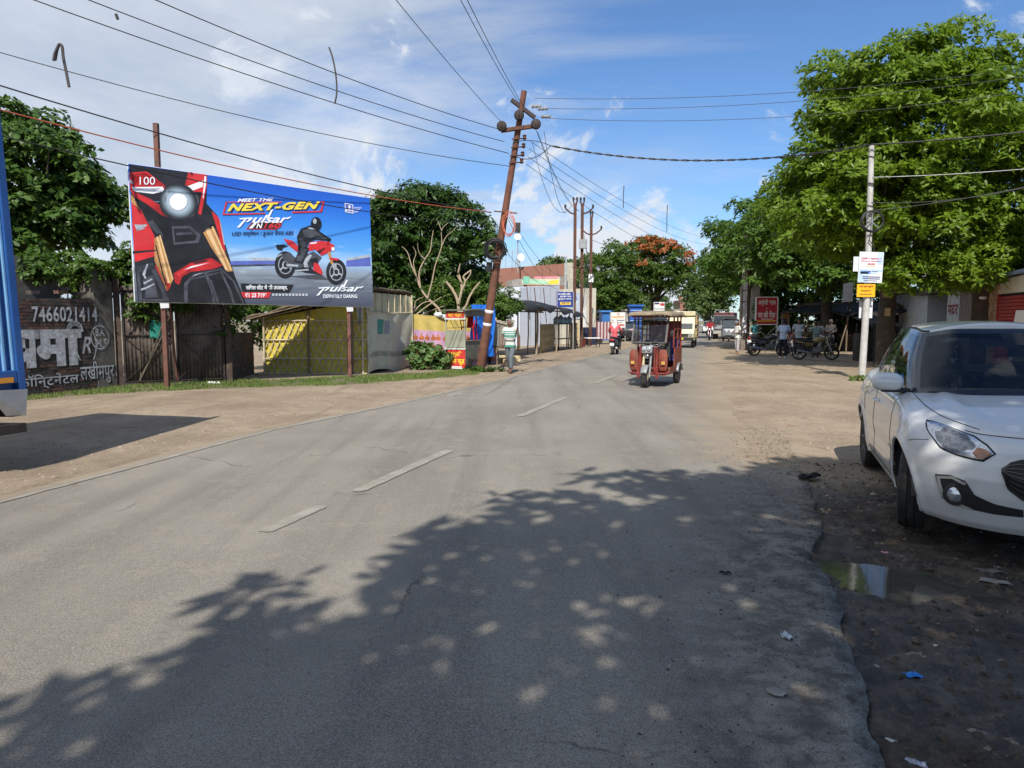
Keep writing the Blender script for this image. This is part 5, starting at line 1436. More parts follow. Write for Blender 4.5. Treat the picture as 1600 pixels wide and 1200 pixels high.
def patch(upper, lower, name, mat, off, parent=car, n=26, m=8, mirror=True, bulge=0.0):
    """panel that follows the body between two outline curves given in body parameters"""
    a, b = resample(upper, n), resample(lower, n); V = np.zeros((m, n, 3))
    for j in range(m):
        q = a + (b - a) * j / (m - 1); V[j] = body_pt(q[:, 0], q[:, 1], off + bulge * math.sin(math.pi * j / (m - 1)))
    if name != 'grille': return both_sides(V, name, mat, parent)
    mb = MB(); mb.add(*sheet(V, None, mirror)); return mb.build(name, mat, parent, smooth='all')
SEAM = M('panel_gap', (.02, .02, .02), .9)
LAMP = M('lamp_chrome', (.62, .64, .67), .22, .75, .3, 22, coat=1.0)
LAMPD = M('lamp_bowl', (.17, .18, .20), .25, .6, .6, 30, coat=1.0)
AMBER = M('amber_lens', (.36, .15, .06), .15, 0, .25, 40, coat=1.0)
up = [cz(652, 500), cz(700, 492), cz(775, 506), cz(870, 572), cz(925, 612), cz(964, 655)]
lo = [cz(652, 500), cz(662, 560), cz(716, 632), cz(800, 668), cz(905, 690), cz(964, 655)]
patch(up, lo, 'lamp_gap', SEAM, .004)
ui = [cz(660, 508), cz(703, 500), cz(772, 514), cz(866, 578), cz(920, 617), cz(955, 655)]
li = [cz(660, 508), cz(670, 560), cz(722, 624), cz(802, 659), cz(902, 682), cz(955, 655)]
hl = patch(ui, li, 'headlamp', LAMP, .009, bulge=.012)
patch([cz(700, 545), cz(760, 525), cz(840, 570), cz(880, 620)], [cz(705, 590), cz(740, 630), cz(800, 650), cz(860, 640)], 'lamp_bowl', LAMPD, .016, hl, bulge=.008)
patch([cz(862, 650), cz(885, 625), cz(920, 632), cz(950, 655)], [cz(862, 650), cz(880, 672), cz(905, 678), cz(950, 655)], 'turn_signal', AMBER, .020, hl, bulge=.006)
# fog lamp pocket, lower grille, upper grille
patch([cz(692, 745), cz(760, 748), cz(826, 775), cz(868, 838), cz(960, 880), cz(1084, 905)], [cz(705, 800), cz(720, 850), cz(790, 885), cz(866, 905), cz(960, 925), cz(1084, 938)], 'lower_grille', PLASTB, .006)
FOGB = M('fog_bezel', (.55, .54, .50), .3, .3, .08)
patch([cz(700, 752), cz(770, 754), cz(826, 784), cz(836, 784)], [cz(716, 764), cz(770, 766), cz(815, 790), cz(825, 794)], 'fog_bezel', FOGB, .012, n=12, m=3)
patch([cz(700, 752), cz(708, 800), cz(722, 846), cz(800, 886), cz(858, 908)], [cz(716, 764), cz(724, 800), cz(738, 838), cz(805, 875), cz(858, 900)], 'fog_bezel', FOGB, .012, n=16, m=3)
fs, ft = cz(778, 834)
fc = body_pt(np.array([fs]), np.array([ft]), .0)[0]
for sg in (1, -1):
    mb = MB(); ax = Vector((.93, -.3 * sg, 0)).normalized(); mb.lathe([(.075, -.02), (.075, .012), (.056, .014), (.05, .004), (.001, .012)], 22, (fc[0], fc[1] * sg, fc[2]), ax); o = mb.build('fog_lamp', [PLASTB, LAMP], car, smooth=True)
    mb = MB(); mb.lathe([(.052, .006), (.04, .016), (.001, .022)], 20, (fc[0], fc[1] * sg, fc[2]), ax); mb.build('lens', LAMP, o, smooth=True)
g_u = [cz(984, 722), cz(1030, 690), cz(1084, 678)]; g_l = [cz(984, 722), cz(1010, 810), cz(1084, 868)]
g0, g1 = resample(g_u, 10), resample(g_l, 10)
gu2 = np.r_[g0, [[0, g0[-1, 1]]]]; gl2 = np.r_[g1, [[0, g1[-1, 1]]]]
gro = patch(gu2, gl2, 'grille', PLASTB, .006, n=30, m=6)
for k in range(1, 8):
    a, b = resample(gu2, 30), resample(gl2, 30); q = a + (b - a) * k / 8
    P3 = body_pt(q[3:, 0], q[3:, 1], .014); P3[-1, 1] = 0
    mb = MB(); mb.tube([tuple(p) for p in P3] + [(p[0], -p[1], p[2]) for p in P3[:-1][::-1]], .006, 5); mb.build('grille_slat', GLOSSB, gro)
mb = MB(); cpt = body_pt(np.array([0.0]), np.array([.70]), .0)[0]; mb.lathe([(.06, 0), (.065, .012), (.045, .018)], 20, (cpt[0] + .01, 0, cpt[2]), (1, 0, 0)); mb.build('badge', CHROME, car, smooth=True)
# seams: bonnet edge, bumper, doors
def seam(pts, w=.0026, off=.0008, name='panel_gap'):
    q = resample(pts, 40); P3 = body_pt(q[:, 0], q[:, 1], off)
    for sg in (1, -1):
        mb = MB(); mb.tube([(p[0], p[1] * sg, p[2]) for p in P3], w, 4); mb.build(name, SEAM, car)
def at_x(x, t):
    ss = np.linspace(0, 1, 2000); p = body_pt(ss, np.full_like(ss, t)); return (ss[np.argmin(np.abs(p[:, 0] - x))], t)
seam([cz(568, 592), cz(610, 588), cz(660, 590)])
for xs in (((.74, .98), (.76, .6), (.70, .12)), ((-.30, .98), (-.30, .5), (-.30, .1)), ((-.86, .98), (-.98, .72), (-.90, .55))):
    seam([at_x(x, t) for x, t in xs])
seam([at_x(x, .09) for x in (.70, .2, -.3, -.8)], .004)
q = HB[3]  # bonnet shut line on both sides
for sg in (1, -1):
    mb = MB(); mb.tube([(p[0], p[1] * sg, p[2] + .001) for p in HB[2, 26:]], .003, 4); mb.build('bonnet_gap', SEAM, car)
mb = MB()
mb.tube([(p[0], p[1], p[2] + .001) for p in np.r_[edge[:30][::-1] * [1, 1, 1], edge[:30] * [1, -1, 1]]], .004, 4)
mb.build('bonnet_gap', SEAM, car)
for sg in (-1, 1):
    mr = MB(); c = Vector((.62, sg * .885, 1.045))
    def mirror_pt(u, v):
        a = 2 * math.pi * u; b = math.pi * (v - .5); ex = .8
        f = lambda w: math.copysign(abs(w) ** ex, w)
        return c + Vector((.07 * f(math.cos(b)) * f(math.cos(a)) + .02 * abs(math.sin(b)), .125 * f(math.sin(b)) * 1.0, .078 * f(math.cos(b)) * f(math.sin(a))))
    mr.grid(mirror_pt, 20, 14); m_ = mr.build('door_mirror', CARW, car, smooth='all')
    mb = MB(); mb.box(c + Vector((-.005, -sg * .12, -.065)), (.09, .14, .035)); mb.box(c + Vector((0, -sg * .04, -.072)), (.11, .18, .02)); mb.build('mirror_base', PLASTB, m_, bevel=.01)
    mb = MB(); p = body_pt(np.array([at_x(-.12, .80)[0]]), np.array([.80]), .0)[0]; mb.tube([(p[0] - .09, p[1] * -sg - 0, p[2]), (p[0] - .05, (p[1] - .03) * -sg, p[2] + .004), (p[0] + .07, (p[1] - .03) * -sg, p[2] + .004), (p[0] + .1, p[1] * -sg, p[2])], .011, 6); mb.build('door_handle', CARW, car, smooth=True)
    for axx in (1.225, -1.225):
        st_ = R(-13) if axx > 0 else 0
        wheel_parts(car, (axx, sg * .75, .306), .306, .185, sg, rz=st_, rimmat=M('grey_rim', (.20, .20, .21), .5, .5, .2))
mb = MB(); mb.box((0, 0, .55), (3.2, 1.12, .56)); mb.box((0, 0, .27), (3.2, 1.3, .12)); mb.build('underbody', DARKIN, car)
for axx in (1.225, -1.225):
    for sg in (-1, 1):
        mb = MB()
        mb.grid(lambda u, v: Vector((axx + .37 * math.cos(math.pi * u), sg * (.56 + .27 * v), .315 + .37 * math.sin(math.pi * u))), 18, 2); mb.build('wheel_well', DARKIN, car)
# cabin
mb = MB(); mb.grid(lambda u, v: Vector((.95 - .42 * v, -.72 + 1.44 * u, .93 - .06 * (2 * u - 1) ** 2 + .04 * math.sin(math.pi * v))), 16, 4); mb.box((.5, 0, .72), (.2, 1.4, .4)); mb.build('dashboard', DARKIN, car, smooth=True)
mb = MB(); F = frame_to((.75, 0, -.5)); cst = Vector((.36, -.34, .98)); mb.tube([cst + F @ Vector((.185 * math.cos(a), .185 * math.sin(a), 0)) for a in np.linspace(0, 2 * math.pi, 25)[:-1]], .014, 6, loop=True)
for a in (0, 2.1, 4.2): mb.beam(cst, cst + F @ Vector((.18 * math.cos(a), .18 * math.sin(a), 0)), .03, .02)
mb.build('steering_wheel', PLASTB, car)
SEATM = M('seat_fabric', (.06, .06, .065), .9, 0, .2)
for y in (-.36, .36):
    mb = MB(); mb.box((-.22, y, .86), (.13, .46, .62), (0, R(-14), 0)); mb.box((.02, y, .55), (.5, .48, .15)); st_o = mb.build('front_seat', SEATM, car, bevel=.04)
    mb = MB(); mb.box((-.33, y, 1.25), (.09, .25, .16)); mb.build('headrest', SEATM, st_o, bevel=.03)
mb = MB(); mb.box((-.95, 0, .80), (.14, 1.2, .5), (0, R(-12), 0)); mb.build('rear_seat', SEATM, car, bevel=.04)
mb = MB(); mb.box((.16, 0, 1.36), (.02, .22, .06)); mb.build('rear_view_mirror', PLASTB, car)
mb = MB()
mb.tube([(.97, -.18, .985), (.93, -.45, 1.0), (.90, -.62, .995)], .008, 5); mb.tube([(1.0, .1, .99), (.97, -.35, 1.0)], .008, 5); mb.build('wiper', PLASTB, car)

# ---- generic small vehicles -----------------------------------------
def bike_wheel(root, x, r, w, rim):
    mb = MB(); mb.lathe([(r - .06, -w / 2), (r - .02, -w / 2), (r, -w / 4), (r, w / 4), (r - .02, w / 2), (r - .06, w / 2)], 26, (x, 0, r), (0, 1, 0), caps=False); ty = mb.build('tyre', RUBBER, root, smooth=True)
    mb = MB(); mb.lathe([(r - .065, -w * .3), (r - .05, -w * .3), (r - .05, w * .3), (r - .065, w * .3)], 24, (x, 0, r), (0, 1, 0), caps=False); mb.lathe([(.035, -.06), (.07, -.05), (.07, .05), (.035, .06)], 12, (x, 0, r), (0, 1, 0))
    for k in range(6):
        a = math.pi * k / 3 + .2; mb.beam((x, 0, r), (x + (r - .055) * math.cos(a), 0, r + (r - .055) * math.sin(a)), .022, .018)
    mb.build('rim', rim, ty, smooth=True)
    return ty
def motorcycle(label, paint, accent, loc, rz, group, lean=0.0):
    r = thing('motorcycle', label, 'motorcycle', loc, rz, group, rot=(lean, 0, rz))
    PM = M('bike_paint_%s' % (paint,), paint, .3, 0, .12, 6, dirt=.2, coat=.5); AM = M('bike_accent_%s' % (accent,), accent, .35, .2, .12, 6)
    bike_wheel(r, .64, .30, .09, PLASTB); bike_wheel(r, -.62, .30, .11, PLASTB)
    mb = MB()
    for y in (-.09, .09): mb.tube([(.64, y, .30), (.50, y, .62), (.38, y, .92)], .022, 6)
    mb.build('fork', STEEL, r, smooth=True)
    mb = MB(); mb.tube([(.36, 0, .90), (.05, 0, .62), (-.15, 0, .42), (-.2, 0, .3)], .03, 6)
    for y in (-.1, .1): mb.tube([(.34, y * .4, .84), (.3, y, .5), (.1, y, .28), (-.2, y, .28), (-.62, y, .30)], .02, 6); mb.tube([(-.15, y, .6), (-.75, y, .70)], .018, 6); mb.tube([(-.6, y * 1.2, .32), (-.45, y * 1.2, .66)], .03, 6)
    mb.build('frame', PLASTB, r, smooth=True)
    mb = MB(); mb.box((.08, 0, .42), (.34, .24, .2)); mb.lathe([(.09, 0), (.1, .05), (.09, .22), (.1, .24)], 12, (.14, 0, .48), (.3, 0, 1)); mb.lathe([(.1, -.16), (.11, -.1), (.11, .1), (.1, .16)], 14, (-.02, 0, .38), (0, 1, 0)); mb.build('engine', M('engine_alloy', (.20, .20, .20), .45, .7, .25, 9), r, bevel=.015)
    mb = MB()
    mb.loft([[Vector((x, wy * math.cos(a), zc_ + hz_ * math.sin(a))) for a in np.linspace(0, 2 * math.pi, 13)[:-1]] for x, wy, zc_, hz_ in ((.40, .05, .83, .05), (.34, .13, .83, .10), (.18, .16, .83, .12), (.0, .13, .80, .11), (-.10, .08, .77, .07))]); mb.build('fuel_tank', PM, r, smooth=True)
    mb = MB(); mb.loft([[Vector((x, wy * math.cos(a), zc_ + .05 * math.sin(a))) for a in np.linspace(0, 2 * math.pi, 13)[:-1]] for x, wy, zc_ in ((-.06, .07, .76), (-.2, .13, .745), (-.45, .14, .78), (-.68, .12, .82), (-.76, .06, .83))]); mb.build('seat', PLASTB, r, smooth=True)
    for y in (-1, 1):
        mb = MB(); mb.add([(-.08, y * .12, .70), (-.40, y * .14, .71), (-.80, y * .06, .80), (-.70, y * .09, .70), (-.35, y * .13, .56), (-.12, y * .12, .56)], [(0, 1, 2, 3, 4, 5)]); mb.build('side_panel', AM, r, solid=.02)
    for (cx, a0, a1, m) in ((.64, .7, 2.7, PM), (-.62, .3, 2.3, PLASTB)):
        mb = MB(); mb.grid(lambda u, v: Vector((cx + .335 * math.cos(a0 + (a1 - a0) * u), -.06 + .12 * v, .30 + .335 * math.sin(a0 + (a1 - a0) * u) + .012 * math.sin(math.pi * v))), 12, 4); mb.build('mudguard', m, r, smooth='all', solid=.008)
    mb = MB(); mb.tube([(.2, -.12, .40), (.16, -.15, .27), (-.2, -.17, .27)], .02, 7); mb.tube([(-.15, -.17, .27), (-.3, -.18, .30), (-.78, -.20, .40)], [.03, .045, .05], 9); mb.build('exhaust', CHROME, r, smooth=True)
    mb = MB(); mb.tube([(.18, -.36, .98), (.3, -.3, 1.0), (.36, -.1, .96), (.36, .1, .96), (.3, .3, 1.0), (.18, .36, .98)], .014, 6); hb = mb.build('handlebar', CHROME, r, smooth=True)
    for y in (-1, 1):
        mb = MB(); mb.tube([(.30, y * .26, 1.0), (.28, y * .32, 1.16)], .007, 5); mb.ell((.27, y * .35, 1.19), (.012, .06, .035), 10, 6); mb.build('mirror', PLASTB, hb, smooth=True)
        mb = MB(); mb.tube([(.17, y * .37, .978), (.25, y * .325, .992)], .02, 6); mb.build('grip', PLASTB, hb)
    mb = MB(); mb.ell((.46, 0, .86), (.09, .11, .11), 12, 8); h_ = mb.build('headlight', PM, r, smooth=True)
    mb = MB(); mb.lathe([(.085, .0), (.06, .03), (.01, .04)], 14, (.52, 0, .86), (1, 0, 0)); mb.build('lens', LAMP, h_, smooth=True)
    mb = MB(); mb.ell((-.82, 0, .76), (.03, .07, .035), 10, 6); mb.build('tail_light', M('tail_red', (.4, .02, .02), .2, 0, .1, coat=.8), r, smooth=True)
    mb = MB(); mb.box((-.90, 0, .60), (.012, .18, .12)); mb.build('number_plate', WHITEP, r)
    mb = MB(); mb.tube([(-.05, .12, .28), (-.1, .28, .02)], .012, 5); mb.build('side_stand', STEEL, r)
    return r
def scooter(label, paint, loc, rz):
    r = thing('scooter', label, 'scooter', loc, rz)
    PM = M('scooter_paint_%s' % (paint,), paint, .35, 0, .1, 6, coat=.5)
    bike_wheel(r, .62, .235, .09, STEEL); bike_wheel(r, -.60, .235, .10, STEEL)
    lf = lambda secs: MB().loft([[Vector((x, wy * math.cos(a), z + hz_ * math.sin(a))) for a in np.linspace(0, 2 * math.pi, 15)[:-1]] for x, wy, z, hz_ in secs])
    lf(((.18 - .3, .12, .5, .16), (-.2, .19, .55, .2), (-.5, .22, .60, .18), (-.78, .17, .66, .12), (-.9, .08, .70, .05))).build('rear_body', PM, r, smooth=True)
    lf(((-.05, .1, .77, .04), (-.2, .15, .77, .06), (-.6, .15, .79, .06), (-.82, .1, .82, .04))).build('seat', PLASTB, r, smooth=True)
    mb = MB(); mb.box((.12, 0, .27), (.5, .34, .07)); mb.build('floorboard', PLASTB, r, bevel=.02)
    mb = MB(); mb.grid(lambda u, v: Vector((.42 + .1 * math.sin(math.pi * u) - .06 * v, -.2 + .4 * u, .26 + .62 * v)), 10, 8); mb.build('front_apron', PM, r, smooth='all', solid=.03)
    mb = MB(); mb.tube([(.62, 0, .235), (.5, 0, .5), (.38, 0, .98)], .03, 7); mb.tube([(.28, -.33, 1.03), (.37, -.15, 1.04), (.37, .15, 1.04), (.28, .33, 1.03)], .016, 6); hb = mb.build('handlebar', PLASTB, r, smooth=True)
    mb = MB(); mb.ell((.43, 0, 1.02), (.09, .13, .08), 12, 8); mb.build('headlight', PM, r, smooth=True)
    for y in (-1, 1):
        mb = MB(); mb.tube([(.32, y * .24, 1.05), (.30, y * .3, 1.2)], .007, 5); mb.ell((.29, y * .33, 1.23), (.012, .06, .04), 10, 6); mb.build('mirror', PLASTB, hb, smooth=True)
    mb = MB(); mb.grid(lambda u, v: Vector((.62 + .27 * math.cos(.4 + 2.2 * u), -.07 + .14 * v, .235 + .27 * math.sin(.4 + 2.2 * u))), 10, 3); mb.build('mudguard', PM, r, smooth='all', solid=.01)
    mb = MB(); mb.ell((-.90, 0, .70), (.03, .13, .05), 12, 6); mb.build('tail_light', M('tail_red', (.4, .02, .02)), r, smooth=True)
    mb = MB(); mb.box((-.86, 0, .49), (.012, .2, .14), (0, R(-12), 0)); mb.build('number_plate', WHITEP, r)
    mb = MB(); mb.box((-.78, 0, .44), (.1, .16, .3), (0, R(12), 0)); mb.build('rear_flap', PLASTB, r)
    mb = MB(); mb.tube([(-.2, -.17, .26), (-.5, -.19, .28), (-.8, -.2, .34)], [.03, .05, .05], 8); mb.build('exhaust', STEEL, r, smooth=True)
    return r

# ---- red electric rickshaw ------------------------------------------
RK = Vector((3.54, 17.70, 0))
rw = thing('electric_rickshaw', 'red three wheeled electric rickshaw with a tan canopy driving towards the viewer', 'rickshaw', RK, math.atan2(-.91, -.415))
rw.scale = (.98,) * 3
RED = M('rickshaw_red', (.22, .026, .02), .5, .1, .3, 5, dirt=.55, dirtcol=(.14, .09, .07), coat=.15)
REDO = M('rickshaw_orange_red', (.215, .045, .024), .6, 0, .35, 8, dirt=.6, dirtcol=(.16, .10, .07))
TAN = M('canopy_tan', (.30, .235, .155), .85, 0, .3, 4, .4, 7, dirt=.6, dirtcol=(.10,.085,.07))
GREYR = M('rickshaw_grey', (.26, .26, .26), .5, .3, .2, 7, dirt=.3)
CREAMR = M('fork_cream', (.50, .42, .24), .5, 0, .15, 7, dirt=.3)
RWB = 1.62; XF, XR_ = .80, -.80
mb = MB(); mb.lathe([(.15, -.05), (.23, -.055), (.255, -.03), (.255, .03), (.23, .055), (.15, .05)], 24, (XF, 0, .255), (0, 1, 0)); w = mb.build('front_wheel', RUBBER, rw, smooth=True)
mb = MB(); mb.lathe([(.03, -.06), (.15, -.04), (.15, .04), (.03, .06)], 14, (XF, 0, .255), (0, 1, 0)); mb.build('rim', CREAMR, w, smooth=True)
for y in (-.43, .43):
    mb = MB(); mb.lathe([(.15, -.05), (.23, -.055), (.25, -.03), (.25, .03), (.23, .055), (.15, .05)], 20, (XR_, y, .25), (0, 1, 0)); w = mb.build('rear_wheel', RUBBER, rw, smooth=True)
    mb = MB(); mb.lathe([(.03, -.05), (.15, -.03), (.15, .03), (.03, .05)], 12, (XR_, y, .25), (0, 1, 0)); mb.build('rim', GREYR, w, smooth=True)
for y in (-.085, .085):
    mb = MB(); mb.tube([(XF + .02, y, .25), (XF - .06, y, .55), (XF - .16, y, .9)], [.028, .032, .028], 8); mb.build('fork_leg', CREAMR if y < 0 else GREYR, rw, smooth=True)
mb = MB(); mb.grid(lambda u, v: Vector((XF + .29 * math.cos(.35 + 2.3 * u), -.085 + .17 * v, .255 + .29 * math.sin(.35 + 2.3 * u) + .02 * math.sin(math.pi * v))), 12, 5); mb.build('front_mudguard', GREYR, rw, smooth='all', solid=.01)
mb = MB(); mb.box((XF - .10, 0, .92), (.16, .26, .19), (0, R(-12), 0)); hd_ = mb.build('headlamp_unit', GREYR, rw, bevel=.03)
for y in (-.06, .06):
    mb = MB(); mb.lathe([(.045, 0), (.05, .02), (.01, .03)], 14, (XF - .01, y, .95), (1, 0, .15)); mb.build('lens', LAMP, hd_, smooth=True)
mb = MB(); mb.box((XF - .05, 0, .76), (.08, .1, .1)); mb.build('horn', CHROME, rw, bevel=.02)
# leg shields: rounded red panels either side of the fork, each with a lamp
for y in (-1, 1):
    mb = MB()
    def shield(u, v):
        b = -.5 + 1.0 * v
        wv = .11 * (1 - abs(2 * v - 1) ** 3.2 * .35)
        return Vector((XF - .24 + .035 * math.cos(math.pi * (u - .5)) * math.cos(math.pi * (v - .5)), y * (.36 + wv * (2 * u - 1)), .66 + .29 * 2 * (v - .5) * .92))
    mb.grid(shield, 10, 14); s_ = mb.build('leg_shield', REDO, rw, smooth='all', solid=.04)
    mb = MB(); mb.box((XF - .16, y * .38, .60), (.03, .09, .08)); mb.build('marker_lamp', M('marker_amber', (.55, .33, .08), .3, 0, .2, coat=.6), s_, bevel=.01)
    mb = MB()
    for k, yy in enumerate((.15, .21)): mb.beam((XF - .2, y * yy, .36), (XF - .28, y * yy, 1.02), .045, .04)
    mb.build('inner_panel', RED, rw)
    mb = MB(); mb.tube([(XF - .16, y * .17, .95), (XF - .16, y * .17, .38), (XF - .12, y * .26, .33), (XF - .2, y * .5, .36)], .018, 6); mb.tube([(XF - .16, y * .1, .45), (XF - .16, y * .26, .45)], .016, 6); mb.build('bumper', RED, rw, smooth=True)
    mb = MB(); mb.box((XF - .14, y * .23, .36), (.04, .07, .28)); mb.build('bumper_post', RED, rw, bevel=.008)
mb = MB(); mb.tube([(.42, -.36, 1.03), (.56, -.25, 1.07), (.6, 0, 1.02), (.56, .25, 1.07), (.42, .36, 1.03)], .016, 6); mb.build('handlebar', CHROME, rw, smooth=True)
mb = MB(); mb.tube([(.62, .18 + .13 * math.cos(a), 1.06 + .055 * math.sin(a)) for a in np.linspace(0, 6.28, 17)[:-1]], .009, 5, loop=True); mb.build('basket_ring', CHROME, rw)
mb = MB(); mb.box((.52, 0, 1.09), (.16, .82, .06)); mb.build('dashboard', PLASTB, rw, bevel=.02)
# floor and passenger tub
mb = MB(); mb.box((-.25, 0, .33), (1.75, .88, .07)); mb.build('floor', RED, rw, bevel=.01)
for y in (-1, 1):
    mb = MB()
    mb.add([(.36, y * .46, .34), (.30, y * .47, .48), (-.15, y * .48, .48), (-.2, y * .48, .95), (-1.08, y * .48, .95), (-1.12, y * .47, .40), (-1.03, y * .46, .36), (-1.0, y * .46, .5), (-.8, y * .46, .56), (-.6, y * .46, .5), (-.55, y * .46, .34)], [tuple(range(11))]); mb.build('side_panel', RED if y < 0 else REDO, rw, solid=.025)
    mb = MB(); mb.grid(lambda u, v: Vector((XR_ + .30 * math.cos(.25 + 2.6 * u), y * (.36 + .17 * v), .25 + .30 * math.sin(.25 + 2.6 * u))), 12, 3); mb.build('rear_mudguard', GREYR, rw, smooth='all', solid=.012)
mb = MB(); mb.box((-.95, 0, .66), (.42, .84, .16)); mb.box((-1.12, 0, .92), (.1, .84, .42)); mb.build('passenger_bench', M('blue_seat', (.05, .06, .22), .7, 0, .2), rw, bevel=.03)
mb = MB(); mb.box((.02, 0, .62), (.34, .56, .14)); mb.box((-.16, .05, .92), (.1, .66, .46)); mb.build('driver_seat', M('black_seat', (.03, .03, .03), .7, 0, .2), rw, bevel=.03)
mb = MB(); mb.box((-1.16, 0, .75), (.03, .9, .75)); mb.box((-1.15, 0, 1.38), (.03, .84, .5)); mb.build('rear_panel', M('rickshaw_back', (.16, .03, .025), .5, 0, .2), rw)
# posts, windscreen, canopy
for (a, b) in (((.52, .42, 1.08), (.28, .43, 1.74)), ((-.18, .46, .95), (-.18, .46, 1.74)), ((-1.08, .46, .9), (-1.08, .45, 1.74)), ((-.62, .47, .92), (-.62, .46, 1.74))):
    for y in (-1, 1):
        mb = MB(); mb.beam((a[0], a[1] * y, a[2]), (b[0], b[1] * y, b[2]), .035); mb.build('post', RED, rw)
for z in (1.2, 1.42):
    for y in (-1, 1):
        mb = MB(); mb.tube([(-.18, y * .47, z), (-1.08, y * .47, z)], .012, 5); mb.build('side_rail', RED, rw)
ws = lambda u, v: Vector((.57 - .26 * v, (-.42 + .84 * u), 1.10 + .56 * v))
mb = MB(); mb.grid(ws, 2, 2); mb.build('windscreen', glass('rickshaw_glass', (.50, .56, .60), 1.3, .06), rw)
mb = MB()
for a, b in ((ws(0, 0), ws(1, 0)), (ws(0, 1), ws(1, 1)), (ws(0, 0), ws(0, 1)), (ws(1, 0), ws(1, 1))): mb.beam(a + Vector((.012, 0, 0)), b + Vector((.012, 0, 0)), .04, .03)
mb.build('windscreen_frame', M('grey_rubber', (.10, .10, .10), .7, 0, .2), rw)
mb = MB(); mb.box((.34, -.04, 1.71), (.02, .30, .09), (0, R(-20), 0)); mb.build('header_plate', M('dull_cream', (.40, .35, .24), .6, 0, .3, 30), rw)
mb = MB(); mb.box((.36, .22, 1.70), (.02, .34, .05), (0, R(-20), 0)); mb.build('visor_strip', M('pale_blue_strip', (.30, .46, .62), .4, 0, .1), rw)
def canopy(u, v):
    x = -1.28 + 1.86 * u; y = -.55 + 1.1 * v
    z = 1.80 + .05 * (1 - (2 * v - 1) ** 4) + .02 * math.sin(math.pi * u) - (.07 if u > .985 or u < .015 or v < .02 or v > .98 else 0) + .012 * math.sin(9 * u + 5 * v)
    return Vector((x, y, z))
mb = MB(); mb.grid(canopy, 40, 24); mb.build('canopy', TAN, rw, smooth='all', solid=.02)
mb = MB(); mb.box((-.38, 0, 1.735), (1.6, .96, .03)); mb.build('canopy_frame', RED, rw)
for y in (-1, 1):
    mb = MB(); mb.tube([(.5, y * .44, 1.22), (.62, y * .56, 1.28)], .008, 5); mb.ell((.63, y * .58, 1.33), (.015, .05, .08), 10, 6); mb.build('mirror', PLASTB, rw, smooth=True)

# ---- cream mini truck, bus-like dark lorry, auto rickshaw, black car, far van
def four_wheels(r, xs, ys, rad, w):
    for x in xs:
        for y in (-ys, ys):
            wheel_parts(r, (x, y, rad), rad, w, 1 if y > 0 else -1, .6, 0, 6)
def mini_truck(label, loc, rz):
    r = thing('mini_truck', label, 'truck', loc, rz)
    CR = M('truck_cream', (.58, .52, .33), .4, 0, .1, 4, dirt=.3, coat=.3)
    mb = MB()
    mb.loft([[Vector((x, sx * w_, z)) for sx, z in ((-1, .42), (1, .42), (1, zt), (-1, zt))] for x, w_, zt in ((1.62, .66, .86), (1.66, .70, .80), (1.50, .74, 1.08), (1.12, .72, 1.78), (.6, .74, 1.84), (.45, .74, 1.84))])
    mb.build('cab', CR, r, bevel=.04)
    wsx = lambda u, v: Vector((1.495 - .37 * v + .012, -.62 + 1.24 * u * 1.0, 1.10 + .60 * v))
    mb = MB(); mb.grid(wsx, 2, 2); mb.build('windscreen', M('dark_windscreen', (.03, .04, .05), .3, 0, .3, 3), r, solid=.01)
    mb = MB(); mb.box((1.62, 0, .52), (.12, 1.42, .2)); mb.build('bumper', PLASTB, r, bevel=.02)
    mb = MB(); mb.box((1.655, .05, .80), (.03, .7, .06)); mb.box((1.655, .05, .70), (.03, .7, .04)); mb.build('grille', PLASTB, r)
    for y in (-.52, .52):
        mb = MB(); mb.lathe([(.09, 0), (.1, .02), (.02, .04)], 14, (1.64, y, .78), (1, 0, 0)); mb.build('headlight', LAMP, r, smooth=True)
        mb = MB(); mb.box((1.2, y * 1.52, 1.25), (.05, .12, .2)); mb.build('mirror', PLASTB, r, bevel=.01)
    mb = MB(); mb.box((1.69, -.1, .54), (.02, .44, .11)); mb.build('number_plate', SY, r)
    CB = M('cargo_tan', (.42, .29, .14), .7, 0, .2, 4, dirt=.3)
    for x in np.linspace(.34, -1.7, 8):
        for y in (-.78, .78):
            mb = MB(); mb.box((x, y, 1.25), (.05, .05, 1.3)); mb.build('stake', CB, r)
    for z in (.8, 1.1, 1.4, 1.85):
        for y in (-.8, .8):
            mb = MB(); mb.box((-.68, y, z), (2.1, .03, .16)); mb.build('side_board', CB, r)
    mb = MB(); mb.box((.40, 0, 1.25), (.06, 1.6, 1.3)); mb.box((-.68, 0, .62), (2.15, 1.6, .1)); mb.box((-1.72, 0, 1.0), (.06, 1.6, .8)); mb.build('cargo_bed', CB, r)
    mb = MB(); mb.box((.5, 0, 2.0), (.9, 1.5, .26)); mb.build('head_board', CR, r, bevel=.03)
    mb = MB(); mb.box((.955, -.28, 2.0), (.012, .66, .18)); mb.build('head_print', M('brown_print', (.12, .07, .04), .6, 0, .5, 12), r)
    mb = MB(); mb.box((-.1, 0, .5), (3.0, .7, .14)); mb.build('chassis', DARKSTEEL, r)
    four_wheels(r, (1.05, -1.05), .64, .29, .17)
    return r
g = G(1076, 543)
mini_truck('cream mini truck with a yellow plate coming up the road behind the rickshaw', (10.35, 43.0, 0), math.atan2(-.954, -.30))
